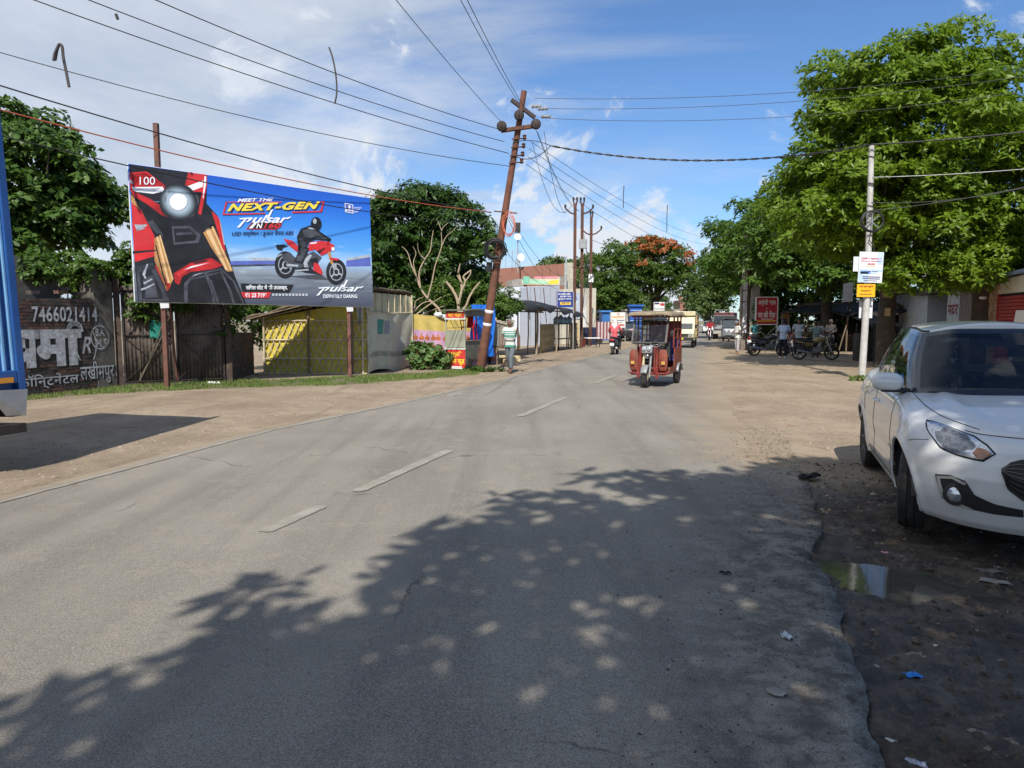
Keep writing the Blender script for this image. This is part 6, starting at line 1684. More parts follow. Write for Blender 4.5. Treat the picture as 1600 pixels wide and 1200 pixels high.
def dark_lorry(label, loc, rz):
    r = thing('dark_lorry', label, 'lorry', loc, rz)
    DL = M('lorry_dark', (.055, .05, .055), .5, .1, .3, 3, dirt=.4); DR = M('lorry_maroon', (.12, .03, .03), .5, 0, .2, 4)
    mb = MB(); mb.box((2.6, 0, 1.55), (1.5, 2.1, 1.9), top=(.88, .95)); mb.build('cab', DL, r, bevel=.08)
    for y in (-.5, .5):
        mb = MB(); mb.box((3.315, y, 1.98), (.03, .86, .66), (0, R(-5), 0)); mb.build('windscreen', M('dark_windscreen', (.05, .07, .10)), r)
    mb = MB(); mb.box((3.36, 0, .72), (.2, 2.2, .32)); mb.build('bumper', M('grimy_white', (.34, .32, .29), .6, 0, .2), r, bevel=.03)
    mb = MB(); mb.box((3.345, 0, 1.25), (.04, 1.5, .34)); mb.build('grille', GALV, r)
    for y in (-.85, .85):
        mb = MB(); mb.lathe([(.11, 0), (.12, .02), (.02, .04)], 14, (3.36, y, 1.15), (1, 0, 0)); mb.build('headlight', LAMP, r, smooth=True)
        mb = MB(); mb.box((3.2, y * 1.42, 1.9), (.05, .16, .4)); mb.build('mirror', PLASTB, r)
    mb = MB(); mb.box((2.75, 0, 2.62), (.9, 1.9, .26)); mb.build('head_board', DR, r, bevel=.03)
    for k in range(4):
        mb = MB(); mb.tube([(2.3 + .3 * k, -.9, 2.75), (2.3 + .3 * k, -.9, 3.0), (2.3 + .3 * k, .9, 3.0), (2.3 + .3 * k, .9, 2.75)], .025, 5); mb.build('roof_rack', GALV, r)
    mb = MB(); mb.box((-.9, 0, 2.0), (5.2, 2.3, 1.5)); mb.build('cargo_box', M('cargo_grey', (.16, .15, .14), .8, 0, .3, 3, dirt=.4), r, bevel=.03)
    mb = MB(); mb.box((-.2, 0, .95), (6.6, .9, .25)); mb.build('chassis', DARKSTEEL, r)
    four_wheels(r, (2.4, -1.2, -2.4), .95, .5, .3)
    return r
dlr = dark_lorry('dark weathered lorry parked at the right road edge under the trees', (18.7, 62.5, 0), math.atan2(-.954, -.32))
def auto_rickshaw(label, loc, rz):
    r = thing('auto_rickshaw', label, 'auto rickshaw', loc, rz)
    BK, GY_ = M('auto_dark', (.04, .045, .05), .5, 0, .2, 4, dirt=.3), M('auto_silver', (.26, .27, .28), .4, .2, .15, 4)
    mb = MB(); mb.loft([[Vector((x, w_ * sx, z)) for sx, z in ((-1, z0), (1, z0), (1, z1), (-1, z1))] for x, w_, z0, z1 in ((1.22, .2, .5, .75), (1.1, .4, .4, .98), (.7, .58, .35, 1.1), (.2, .64, .33, .8), (-1.1, .66, .35, .95), (-1.25, .6, .4, .9))]); mb.build('body', GY_, r, bevel=.05)
    mb = MB(); mb.grid(lambda u, v: Vector((1.08 - .38 * v, -.5 + u, 1.05 + .55 * v)), 2, 2); mb.build('windscreen', M('dark_windscreen', (.05, .07, .10)), r, solid=.01)
    mb = MB(); mb.grid(lambda u, v: Vector((.75 - 2.0 * u, -.66 + 1.32 * v, 1.62 + .12 * math.sin(math.pi * v) - .3 * max(0, u - .85) * 2)), 14, 10); mb.build('canopy', BK, r, smooth='all', solid=.03)
    for x in (.7, -.2, -1.1):
        for y in (-.62, .62):
            mb = MB(); mb.beam((x + (.3 if x > .5 else 0), y * .9, .95), (x, y, 1.64), .04); mb.build('post', BK, r)
    mb = MB(); mb.box((-1.15, 0, 1.25), (.04, 1.2, .75)); mb.build('rear_curtain', BK, r); mb = MB(); mb.box((-.6, 0, .85), (.5, 1.1, .3)); mb.build('bench', BK, r)
    mb = MB(); mb.lathe([(.08, 0), (.09, .03), (.02, .05)], 14, (1.2, 0, .82), (1, 0, 0)); mb.build('headlight', LAMP, r, smooth=True)
    for x, y in ((.95, 0), (-.85, -.55), (-.85, .55)): wheel_parts(r, (x, y, .22), .22, .11, 1 if y >= 0 else -1, .55, 0, 5)
    return r
dlr.scale = (.82,) * 3
auto_rickshaw('silver auto rickshaw with a dark canopy parked in front of the dark lorry', (16.6, 54.2, 0), math.atan2(-.93, -.36))
def simple_car(label, paint, loc, rz, name='car'):
    r = thing(name, label, 'car', loc, rz)
    PM = M('far_car_paint_%s' % (paint,), paint, .3, 0, .1, 4, coat=.6)
    mb = MB()
    secs = [(2.0, .66, .30, .58), (1.95, .74, .26, .70), (1.6, .80, .22, .80), (1.0, .83, .2, .90), (0, .84, .2, .93), (-1.2, .83, .22, .98), (-1.8, .78, .26, .95), (-1.88, .66, .36, .8)]
    mb.loft([[Vector((x, w_ * sx, z)) for sx, z in ((-.94, z0), (.94, z0), (1, z0 + .3), (.97, z1 - .04), (.86, z1), (-.86, z1), (-.97, z1 - .04), (-1, z0 + .3))] for x, w_, z0, z1 in secs]); mb.build('body', PM, r, smooth=True)
    GL = M('dark_windscreen', (.05, .07, .10))
    mb = MB(); mb.loft([[Vector((x, w_ * sx, z)) for sx, z in ((-1, .88), (1, .88), (.8, z1), (-.8, z1))] for x, w_, z1 in ((.95, .74, .90), (.25, .76, 1.42), (-.7, .76, 1.45), (-1.3, .74, 1.36), (-1.75, .70, .92))]); mb.build('glasshouse', GL, r, bevel=.03)
    mb = MB(); mb.grid(lambda u, v: Vector((.22 - 1.5 * u, -.58 + 1.16 * v, 1.435 + .045 * math.sin(math.pi * v) + .02 * math.sin(math.pi * u))), 10, 8); mb.build('roof', PM, r, smooth='all', solid=.03)
    for y in (-1, 1):
        mb = MB(); mb.box((1.93, y * .55, .64), (.08, .26, .14)); mb.build('headlight', LAMP, r, bevel=.02)
        mb = MB(); mb.box((-1.84, y * .6, .78), (.06, .2, .16)); mb.build('tail_light', M('tail_red', (.4, .02, .02)), r, bevel=.02)
        mb = MB(); mb.box((.75, y * .92, .98), (.1, .16, .1)); mb.build('mirror', PM, r, bevel=.02)
    four_wheels(r, (1.2, -1.2), .74, .30, .18)
    return r
simple_car('black hatchback parked beyond the scooter rider on the left verge', (.012, .012, .015), (9.0, 55.5, 0), R(72))
simple_car('small white car far up the road beyond the mini truck', (.6, .6, .6), (24.4, 88, 0), math.atan2(-.954, -.27))
# ---- motorcycles: one ridden, the rest parked on the right
motorcycle('golden black motorcycle parked side-on in the shade near the group of men', (.24, .18, .07), (.20, .15, .06), (12.35, 28.9, 0), R(-8), 'motorcycles parked by the shack', R(-4))
motorcycle('black commuter motorcycle parked beside the red sign, seen side-on', (.02, .02, .024), (.10, .10, .11), (11.65, 32.3, 0), R(-5), 'motorcycles parked by the shack', R(-4))
motorcycle('black motorcycle standing end-on behind the man in white', (.025, .022, .022), (.3, .04, .03), (11.95, 35.2, 0), R(62), 'motorcycles parked by the shack', R(-3))
motorcycle('red motorcycle half hidden behind the man in the pale blue shirt', (.32, .02, .02), (.05, .05, .05), (13.4, 33.0, 0), R(150), 'motorcycles parked by the shack', R(3))
motorcycle('maroon motorcycle parked in deep shade behind the concrete sign pole', (.16, .025, .03), (.30, .28, .28), (15.0, 27.6, 0), R(170), 'motorcycles parked by the shack', R(-4))
motorcycle('dark grey motorcycle parked in shade just behind the white car roof', (.05, .05, .055), (.08, .08, .09), (15.6, 26.0, 0), R(185), 'motorcycles parked by the shack', R(4))
motorcycle('red motorcycle ridden towards the viewer by the rider in red', (.30, .03, .025), (.05, .05, .05), (16.0, 57.6, 0), math.atan2(-.95, -.30), None)
scooter('dark blue scooter ridden away by the person in the pink shirt', (.03, .035, .07), (4.92, 33.9, 0), R(72))
# ================================================================== PEOPLE
SKIN = M('brown_skin', (.17, .085, .05), .55, 0, .1, 9)
HAIRB = M('black_hair', (.012, .010, .009), .7, 0, .3, 30)
HAIRG = M('grey_hair', (.20, .19, .18), .8, 0, .3, 30)
EYE = M('eye_dark', (.01, .008, .008), .3)
def skin_mesh(nodes, edges, roots, levels=2, squash=None):
    """grow one continuous surface over a skeleton; nodes: [(co, radius)]"""
    me = bpy.data.meshes.new('skin'); me.from_pydata([n[0] for n in nodes], edges, [])
    o = bpy.data.objects.new('skin', me); scene.collection.objects.link(o)
    md = o.modifiers.new('skin', 'SKIN'); md.use_smooth_shade = True
    sd = me.skin_vertices[0].data
    for i, n in enumerate(nodes):
        r = n[1] if isinstance(n[1], tuple) else (n[1], n[1]); sd[i].radius = r; sd[i].use_root = i in roots
    o.modifiers.new('sub', 'SUBSURF').levels = levels
    dg = bpy.context.evaluated_depsgraph_get()
    m2 = bpy.data.meshes.new_from_object(o.evaluated_get(dg))
    vs = [Vector(v.co) for v in m2.vertices]; fs = [tuple(p.vertices) for p in m2.polygons]
    bpy.data.objects.remove(o); bpy.data.meshes.remove(me); bpy.data.meshes.remove(m2)
    if squash: vs = [squash(v) for v in vs]
    return vs, fs
POSES = {
    # per limb, right side (y < 0) then left: elbow, wrist / knee, ankle, toe ; torso lean in metres at the neck
    'walk': dict(lean=.02, pelvis=.93, arms=(((.06, -.25, 1.14), (.16, -.24, .92)), ((-.10, .26, 1.13), (-.08, .27, .88))), legs=(((-.02, -.09, .50), (-.24, -.09, .10), (-.12, -.10, .03)), ((.20, .09, .50), (.22, .09, .08), (.36, .10, .03)))),
    'stand': dict(lean=.0, pelvis=.93, arms=(((-.02, -.25, 1.14), (.05, -.25, .90)), ((-.02, .25, 1.14), (.05, .25, .90))), legs=(((.01, -.10, .50), (-.02, -.11, .08), (.12, -.13, .03)), ((.02, .10, .50), (.02, .11, .08), (.16, .13, .03)))),
    'hands': dict(lean=.05, pelvis=.93, arms=(((.02, -.25, 1.14), (.26, -.10, 1.10)), ((.02, .25, 1.14), (.25, .10, 1.06))), legs=(((.01, -.09, .50), (-.04, -.10, .08), (.10, -.11, .03)), ((.03, .09, .50), (.04, .10, .08), (.18, .11, .03)))),
    'bend': dict(lean=.20, pelvis=.93, arms=(((.16, -.27, 1.10), (.38, -.16, .98)), ((.18, .27, 1.10), (.40, .16, 1.0))), legs=(((.01, -.11, .50), (-.05, -.13, .08), (.09, -.14, .03)), ((.02, .10, .50), (.03, .11, .08), (.17, .13, .03)))),
    'ride': dict(lean=.10, pelvis=.86, arms=(((.18, -.30, 1.12), (.44, -.30, 1.02)), ((.18, .30, 1.12), (.44, .30, 1.02))), legs=(((.38, -.20, .72), (.30, -.20, .30), (.44, -.21, .26)), ((.38, .20, .72), (.30, .20, .30), (.44, .21, .26)))),
}
def person(label, pose, loc, rz, shirt, trousers, scale=1.0, shoe=None, hair=HAIRB, head='hair', sleeve=.6, group=None, seat_z=0.0, belly=1.0, wrap=None, cat='person', turn=0.0):
    P_ = POSES[pose]; pz = P_['pelvis']; ln = P_['lean']
    r = thing('person', label, cat, loc, rz, group)
    r.scale = (scale,) * 3
    pel, wai, che, nb = Vector((0, 0, pz)), Vector((ln * .3, 0, pz + .17)), Vector((ln * .7, 0, pz + .36)), Vector((ln, 0, pz + .50))
    hd_ = Vector((ln + .035, 0, pz + .645)); shz = pz + .455
    def spine_x(z): return float(np.interp(z, [pz - .1, pz, wai.z, che.z, nb.z], [0, 0, wai.x, che.x, nb.x]))
    def flat_(v):
        if pz - .14 < v.z < nb.z + .02 and abs(v.y) < .215:
            sx = spine_x(v.z); v.x = sx + (v.x - sx) * .80
        return v
    dz = pz - .93
    nodes = [(pel, .105), (wai, .10), (che, .105), (nb, .058), (Vector((ln + .02, 0, pz + .57)), .055)]; edges = [(0, 1), (1, 2), (2, 3), (3, 4)]
    tops, sh = [], []
    for s_, ((el, wr_), (kn, an, to)) in zip((-1, 1), zip(P_['arms'], P_['legs'])):
        b = len(nodes); S = Vector((ln * .85, s_ * .185, shz))
        el, wr_ = Vector(el) + (Vector((0, 0, dz)) if pose != 'ride' else Vector()), Vector(wr_) + (Vector((0, 0, dz)) if pose != 'ride' else Vector())
        hand = wr_ + (wr_ - el).normalized() * .07
        nodes += [(S, .050), (el, .040), (wr_, .030), (hand, .034)]; edges += [(2, b), (b, b + 1), (b + 1, b + 2), (b + 2, b + 3)]
        b2 = len(nodes); Hp = Vector((0, s_ * .09, pz - .07)); kn, an, to = Vector(kn), Vector(an), Vector(to)
        nodes += [(Hp, .078), (kn, .052), (an, .040), (to, .032)]; edges += [(0, b2), (b2, b2 + 1), (b2 + 1, b2 + 2), (b2 + 2, b2 + 3)]
        sh.append((S, el, wr_, hand)); tops.append((Hp, kn, an, to))
    vs, fs = skin_mesh(nodes, edges, {0}, 2, flat_)
    mb = MB(); mb.add(vs, fs)
    Rh = rotz(turn)
    HT = lambda x, y, z: hd_ + Rh @ Vector((x, y, z))
    def skull(u, v):
        a = 2 * math.pi * u; b = math.pi * (v - .5); z = math.sin(b); rr = math.cos(b)
        jaw = 1 - .22 * max(0, -z) ** 1.3
        x = .098 * rr * math.cos(a) * (jaw if math.cos(a) < 0 else 1 - .10 * max(0, -z)); y = .076 * rr * math.sin(a) * jaw
        fx = .022 * math.exp(-((a if a < math.pi else a - 2 * math.pi) / .16) ** 2 - ((z + .12) / .16) ** 2)             # nose
        fx -= .008 * math.exp(-((abs(a if a < math.pi else a - 2 * math.pi) - .36) / .16) ** 2 - ((z - .10) / .12) ** 2)   # eye sockets
        fx += .007 * math.exp(-((a if a < math.pi else a - 2 * math.pi) / .28) ** 2 - ((z + .52) / .09) ** 2)              # lips
        return HT(x + fx, y, .122 * z)
    mb.grid(skull, 36, 24)
    for s_ in (-1, 1): mb.ell(HT(-.005, s_ * .078, -.01), (.022, .010, .032), 8, 6)
    for (S, el, wr_, hand), s_ in zip(sh, (-1, 1)):                       # fingers and thumb
        d = (hand - wr_).normalized(); side = Vector((0, 0, 1)).cross(d); side = side.normalized() if side.length > .2 else Vector((1, 0, 0)); nrm = d.cross(side)
        for k, L in enumerate((.062, .072, .068, .052)):
            o = hand + side * (.022 - .015 * k); curl = nrm * -.022
            mb.tube([o, o + d * L * .5 + curl * .3, o + d * L * .85 + curl], [.0095, .0088, .007], 6)
        o = wr_ + d * .03 + side * .03; mb.tube([o, o + d * .03 + side * .018, o + d * .058 + side * .014], [.011, .010, .008], 6)
    mb.build('body', SKIN, r, smooth='all')
    mb = MB()
    for s_ in (-1, 1): mb.ell(HT(.086, s_ * .031, .012), (.010, .013, .008), 8, 6); mb.box(HT(.094, s_ * .031, .034), (.01, .034, .006))
    mb.build('eyes', EYE, r)
    # shirt and trousers grown a little larger than the body
    ns = [(Vector((0, 0, pz - .09)), .150 * belly), (pel + Vector((0, 0, .05)), .148 * belly), (wai, .146 * belly), (che, .158), (nb + Vector((0, 0, -.01)), .075)]; es = [(0, 1), (1, 2), (2, 3), (3, 4)]
    for S, el, wr_, hand in sh:
        b = len(ns); k = min(1.0, sleeve / .5) if sleeve < .5 else 1.0
        ns += [(S + Vector((0, 0, .004)), .076)]; es += [(3, b)]
        if sleeve <= .6: ns += [(S.lerp(el, .78), .064)]; es += [(b, b + 1)]
        else: ns += [(el, .056), (el.lerp(wr_, .92), .043)]; es += [(b, b + 1), (b + 1, b + 2)]
    vs, fs = skin_mesh(ns, es, {1}, 2, flat_); mb = MB(); mb.add(vs, fs); mb.build('shirt', shirt, r, smooth='all')
    nt = [(pel + Vector((0, 0, .045)), .143), (pel + Vector((0, 0, -.03)), .143)]; et = [(0, 1)]
    for Hp, kn, an, to in tops:
        b = len(nt); nt += [(Hp + Vector((0, 0, -.03)), .108), (kn, .078), (an + Vector((0, 0, .02)), .068)]; et += [(1, b), (b, b + 1), (b + 1, b + 2)]
    vs, fs = skin_mesh(nt, et, {0}, 2, flat_); mb = MB(); mb.add(vs, fs); mb.build('trousers', trousers, r, smooth='all')
    for Hp, kn, an, to in tops:
        mb = MB(); d = Vector((to.x - an.x, to.y - an.y, 0)).normalized(); q = Vector((-d.y, d.x, 0)); g0 = an.z - .075 if pose == 'ride' else 0
        mb.loft([[an + d * x + q * w_ * sx + Vector((0, 0, z - an.z + g0)) for sx, z in ((-1, .0), (1, .0), (.8, h_), (-.8, h_))] for x, w_, h_ in ((-.07, .035, .06), (0, .045, .075), (.1, .05, .055), (.17, .03, .03))]); mb.build('shoe', shoe or DARKIN, r, smooth=True, bevel=.01)
    if head in ('hair', 'bald'):
        mb = MB()
        def cap(u, v):
            a = 2 * math.pi * u; lo = -.05 if head == 'hair' else .05
            z0 = (.42 if abs(math.sin(a / 2)) < .38 else -.35) if head == 'hair' else (.75 if abs(math.sin(a / 2)) < .5 else -.30)
            z = z0 + (1.0 - z0) * v; rr = math.sqrt(max(0, 1 - min(1, z * z)))
            if head == 'bald' and z > .55: rr *= .93
            return HT(.108 * rr * math.cos(a) - .006, .086 * rr * math.sin(a), .132 * z + .004)
        mb.grid(cap, 28, 10); mb.build('hair', hair, r, smooth='all')
    elif head == 'helmet':
        mb = MB(); mb.ell(HT(-.005, 0, .02), (.135, .115, .14), 16, 12); mb.build('helmet', hair, r, smooth=True)
    elif head == 'scarf':
        mb = MB(); mb.ell(HT(-.012, 0, .012), (.118, .098, .142), 16, 12); mb.grid(lambda u, v: HT(-.10 - .05 * v + .02 * math.sin(9 * u), -.11 + .22 * u, -.02 - .26 * v), 10, 8); mb.build('head_scarf', hair, r, smooth='all')
    elif head == 'cap':
        mb = MB(); mb.ell(HT(-.004, 0, .05), (.112, .092, .085), 16, 8); mb.box(HT(.11, 0, .03), (.09, .13, .012)); mb.build('cap', hair, r, smooth=True)
    return r
def stripes(name, bands):
    t = NT(name); sp = t.new('ShaderNodeSeparateXYZ'); t.l.new(t.coord(), sp.inputs[0])
    cr = t.new('ShaderNodeValToRGB'); cr.color_ramp.interpolation = 'CONSTANT'; t.l.new(t.math('DIVIDE', t.math('SUBTRACT', sp.outputs[2], .8), .7), cr.inputs[0])
    e = cr.color_ramp.elements
    e[0].position, e[0].color = 0, bands[0][1] + (1,); e[1].position, e[1].color = bands[1][0], bands[1][1] + (1,)
    for p_, c_ in bands[2:]: q = e.new(p_); q.color = c_ + (1,)
    t.color(t.mix(t.math('MULTIPLY', t.noise(9, 4), .25), cr.outputs[0], (.3, .3, .3))); t.rough(.9); t.bump(t.noise(7, 3), .3, .03); return t.m
TE, WH, BK_ = (.03, .22, .16), (.62, .62, .58), (.025, .03, .03)
POLO = stripes('green_striped_knit', [(0, TE), (.12, WH), (.20, WH), (.27, BK_), (.335, WH), (.47, TE), (.57, WH), (.60, TE), (.65, WH), (.69, TE), (.74, WH)])
def cloth(n, c, sc=9): return M('cloth_' + n, c, .9, 0, .12, sc, .3, 6)
PLAID = None
def plaid(name, a, b):
    t = NT(name); sp = t.new('ShaderNodeSeparateXYZ'); t.l.new(t.coord(), sp.inputs[0])
    wx = t.math('GREATER_THAN', t.math('FRACT', t.math('MULTIPLY', sp.outputs[1], 14)), .6); wz = t.math('GREATER_THAN', t.math('FRACT', t.math('MULTIPLY', sp.outputs[2], 14)), .6)
    t.color(t.mix(t.math('MULTIPLY', t.math('ADD', wx, wz), .4), a, b)); t.rough(.9); t.bump(t.noise(7, 3), .3, .03); return t.m
JEANS = cloth('grey_jeans', (.115, .135, .15)); DTR = cloth('dark_trousers', (.018, .019, .026)); LTR = cloth('pale_grey_trousers', (.40, .38, .39))
person('balding grey-haired man in a green and white striped polo walking along the road edge', 'walk', (-.05, 21.9, 0), math.atan2(-.90, -.28), POLO, JEANS, .97, M('leather_sandal', (.05, .032, .025), .7), HAIRG, 'bald', .6, belly=1.12, turn=R(-14))
person('person in a salmon pink shirt with a white headscarf riding the scooter', 'ride', (4.86, 33.72, 0.0), R(72), cloth('salmon', (.60, .10, .12)), DTR, 1.0, None, M('white_scarf', (.72, .70, .68), .9, 0, .06, 8, .4), 'scarf', 1.0)
person('rider in a red shirt on the oncoming motorcycle far up the road', 'ride', (16.05, 57.75, 0.02), math.atan2(-.95, -.30), cloth('red', (.32, .015, .02)), DTR, 1.0, None, HAIRB, 'hair', 1.0)
person('man in a white shirt and pale grey trousers standing at the right road edge', 'hands', (10.81, 34.06, 0), R(195), cloth('white', (.66, .66, .62)), LTR, .93, M('tan_sandal', (.22, .13, .08), .7), M('blue_grey_cap', (.17, .18, .23), .9), 'cap', .6)
person('man in a pale blue plaid shirt seen from behind beside the golden motorcycle', 'bend', (11.55, 30.3, 0), R(60), plaid('blue_plaid', (.50, .58, .72), (.25, .32, .48)), DTR, .97, WHITEP, HAIRB, 'hair', .6)
person('man in a pale grey shirt facing the viewer in the middle of the group', 'stand', (12.85, 31.9, 0), R(-105), plaid('pale_check', (.50, .53, .56), (.36, .40, .45)), DTR, .99, WHITEP, HAIRB, 'hair', .6)
person('man in a grey-green shirt seen from behind, behind the golden motorcycle', 'hands', (13.25, 31.0, 0), R(80), cloth('grey_green', (.20, .27, .24)), DTR, .92, None, HAIRB, 'hair', .6)
person('slight figure in a pale pink shirt in the shade under the shack roof', 'stand', (14.4, 33.3, 0), R(200), cloth('pale_pink', (.48, .36, .40)), DTR, .93, None, HAIRB, 'hair', .6)
person('person in dark clothes and a cap deepest in the shade of the shack', 'hands', (15.2, 33.9, 0), R(230), cloth('charcoal', (.06, .055, .06)), DTR, .97, None, M('dark_cap', (.08, .07, .07), .9), 'cap', 1.0)
person('person in a teal shirt partly hidden behind the poles and the red sign', 'stand', (12.75, 37.4, 0), R(-60), cloth('teal', (.04, .24, .27)), DTR, .93, None, HAIRB, 'hair', .6)
# ================================================================== RIGHT SIDE OF THE ROAD
fdir = Vector((.31, .951, 0)).normalized()
# ---- concrete pole with posters and a coil of cable
SP = Vector((9.66, 19.55, 0))
PZ = lambda py, Y=SP.y: A(1350, py, Y).z
CONCP = M('pale_concrete', (.47, .46, .44), .85, 0, .14, 7, .15, dirt=.35, dirtcol=(.2, .19, .17))
sp = thing('sign_pole', 'pale concrete pole carrying posters and a coil of black cable beside the white car', 'pole', SP)
ptop = A(1362, 228, SP.y)
mb = MB(); mb.tube([(0, 0, -.2), (.05, 0, 2.4), (ptop.x - SP.x, 0, ptop.z)], [.095, .085, .068], 14); mb.build('shaft', CONCP, sp, smooth=True)
shaft_x = lambda z: .05 * min(1, z / 2.4) + max(0, (z - 2.4) / (ptop.z - 2.4)) * (ptop.x - SP.x - .05)
cx = shaft_x(PZ(347)); cz0 = PZ(347)
CABLE = M('black_cable', (.018, .018, .02), .6, 0, .2)
rnd = random.Random(11)
for k in range(7):
    mb = MB(); rr = .27 + .05 * rnd.random(); ph = rnd.random()
    mb.tube([(cx + rr * math.cos(a), -.14 - .02 * k * .3 + .015 * math.sin(3 * a + ph * 6), cz0 + rr * .92 * math.sin(a)) for a in np.linspace(0, 2 * math.pi, 33)[:-1]], .013, 5, loop=True); mb.build('cable_coil', CABLE, sp)
for a in (R(38), R(-42), R(88)):
    mb = MB(); d = Vector((math.cos(a), 0, math.sin(a))); c = Vector((cx, -.115 - .012 * (a > 0) - .01 * (a > 1), cz0)); mb.beam(c - d * .24, c + d * .24, .04, .014); mb.build('coil_bracket', GALV, sp)
for k, (pz, dx_) in enumerate(((6.0, .3), (5.3, -.35), (5.25, .2), (4.7, .25))):
    mb = MB(); mb.tube([(shaft_x(pz) - .1, -.02, pz), (shaft_x(pz), -.11, pz - .02), (shaft_x(pz) + .1, 0, pz - .05)], .012, 5); mb.build('cable_tie', CABLE, sp)
mb = MB(); mb.tube([(cx, -.12, cz0 - .28), (cx - .05, -.13, cz0 - .5), (cx + .06, -.13, cz0 - .62), (cx + .12, -.12, cz0 - .78)], .014, 5); mb.build('hanging_cable', CABLE, sp)
def pole_board(name, px0, py0, px1, py1, y, tilt, bg, rows, label=None):
    a, b = A(px0, py1, SP.y + y), A(px1, py0, SP.y + y); w, h = b.x - a.x, b.z - a.z
    f = frame((a.x - SP.x, y, a.z - SP.z), (1, 0, tilt), (-tilt, 0, 1))
    mb = MB(); mb.prism([(0, 0), (w, 0), (w, h), (0, h)], f, -.014, 0); o = mb.build(name, bg, sp, label=label)
    mats = []; mb = MB()
    for body, x0, y0, x1, y1, m in rows:
        if m not in mats: mats.append(m)
        if body: put_text(mb, body, (x0 * w, y0 * h, x1 * w, y1 * h), f, .006, mats.index(m), .02)
        else: mb.flat([(x0 * w, y0 * h), (x1 * w, y0 * h), (x1 * w, y1 * h), (x0 * w, y1 * h)], f, .003, mats.index(m))
    if mats: mb.build('lettering', mats, o, kind='stuff')
PWH = M('poster_white', (.66, .68, .72), .5, 0, .06, 4, .1); PBL = M('poster_blue', (.14, .27, .60), .5, 0, .25, 6); PRD = M('poster_red', (.55, .06, .07), .5, 0, .1); PLB = M('poster_pale_blue', (.45, .58, .78), .5, 0, .15, 5); PYE = M('sign_amber', (.80, .42, .01), .45, 0, .06, 4); MRN = M('sign_maroon_ink', (.28, .06, .02), .6)
pole_board('diamond_card', 1333, 401, 1348, 424, -.10, .0, PWH, [])
pole_board('poster', 1340, 393, 1380, 441, -.135, -.03, PWH, [('', .02, .02, .42, .34, PLB), ('', .02, .36, .98, .44, PLB), ('', .08, .28, .52, .38, PBL), ('', .55, .30, .80, .38, PLB), ('', .75, .6, .98, .98, PLB), ('प्रवेश प्रारम्भ', .08, .74, .92, .82, PRD), ('विद्यालय एवं महाविद्यालय', .06, .67, .90, .72, PRD), ('', .36, .58, .66, .63, PRD), ('सम्पर्क करें', .39, .587, .63, .623, PWH), ('कक्षा', .30, .51, .66, .55, SY), ('', .18, .17, .92, .20, NAVYP), ('', .2, .11, .9, .14, NAVYP), ('', .25, .05, .8, .07, NAVYP)], 'white and blue school poster with red heading lines')
pole_board('yellow_plate', 1338.5, 444, 1368, 464, -.12, .0, PYE, [('आवश्यक सूचना', .12, .70, .88, .88, MRN), ('पेट्रोल', .2, .40, .76, .56, MRN), ('', .15, .18, .85, .24, MRN)], 'small amber yellow plate with dark red print')
pole_board('white_card', 1342, 468, 1364, 497, .12, .0, PWH, [])
mb = MB(); a, b = A(1322, 472, SP.y - .1), A(1339, 440, SP.y - .1); mb.prism([(0, 0), (b.x - a.x, .03), (b.x - a.x, b.z - a.z), (0, b.z - a.z - .05)], frame((a.x - SP.x, .10, a.z), (1, 0, 0), (0, 0, 1)), -.02, 0); mb.build('dark_board', M('slate_board', (.03, .035, .045), .7, 0, .3), sp)
mb = MB(); mb.beam((-.22, -.02, PZ(445)), (.3, -.02, PZ(445)), .03); mb.beam((-.22, -.02, PZ(470)), (.25, -.02, PZ(470)), .03); mb.build('sign_bracket', DARKSTEEL, sp)

# ---- red sign board on crossed legs
b0, b1 = A(1180.5, 507, 38.4), A(1219, 464, 38.0)
rs = thing('red_sign_board', 'red Hindi sign board on white crossed legs beside the parked motorcycles', 'sign', (b0.x, 38.4, 0))
w, h = b1.x - b0.x, b1.z - b0.z; z0 = b0.z
f = frame((0, 0, z0), (1, -.1, 0), (0, 0, 1))
mb = MB(); mb.prism([(0, 0), (w, 0), (w, h), (0, h)], f, -.03, 0); bd = mb.build('board', M('board_crimson', (.45, .025, .035), .5, 0, .15, 3), rs)
mb = MB()
put_text(mb, 'अंग्रेजी शराब', (.10 * w, .66 * h, .90 * w, .93 * h), f, .006, 0, .02); put_text(mb, 'व', (.46 * w, .55 * h, .53 * w, .60 * h), f, .006, 0, .02); put_text(mb, 'घर की पैंया', (.10 * w, .24 * h, .90 * w, .50 * h), f, .006, 0, .02)
mb.flat([(.25 * w, .185 * h), (.8 * w, .185 * h), (.8 * w, .21 * h), (.25 * w, .21 * h)], f, .006, 0); mb.flat([(.06 * w, .10 * h), (.94 * w, .12 * h), (.94 * w, .16 * h), (.06 * w, .14 * h)], f, .006, 1)
mb.build('lettering', [WHITEP, SY], bd, kind='stuff')
for a, b in (((0, 0), (w, 0)), ((w, 0), (w, h)), ((w, h), (0, h)), ((0, h), (0, 0))):
    mb = MB(); mb.beam(f(a[0], a[1], .01), f(b[0], b[1], .01), .05, .05); mb.build('board_edge', WHITEP, bd)
for x in (0, w):
    mb = MB(); p = f(x, 0, -.05); mb.box((p.x, p.y, (z0 + h) / 2), (.06, .06, z0 + h)); mb.build('leg', WHITEP, rs)
for k in (0, 1):
    mb = MB(); a, b = f(0 if k else w, 0, -.06 - .03 * k), f(w if k else 0, 0, -.06 - .03 * k); mb.beam((a.x, a.y, z0 - .05), (b.x, b.y, .12), .045, .03); mb.build('cross_brace', GALV, rs)
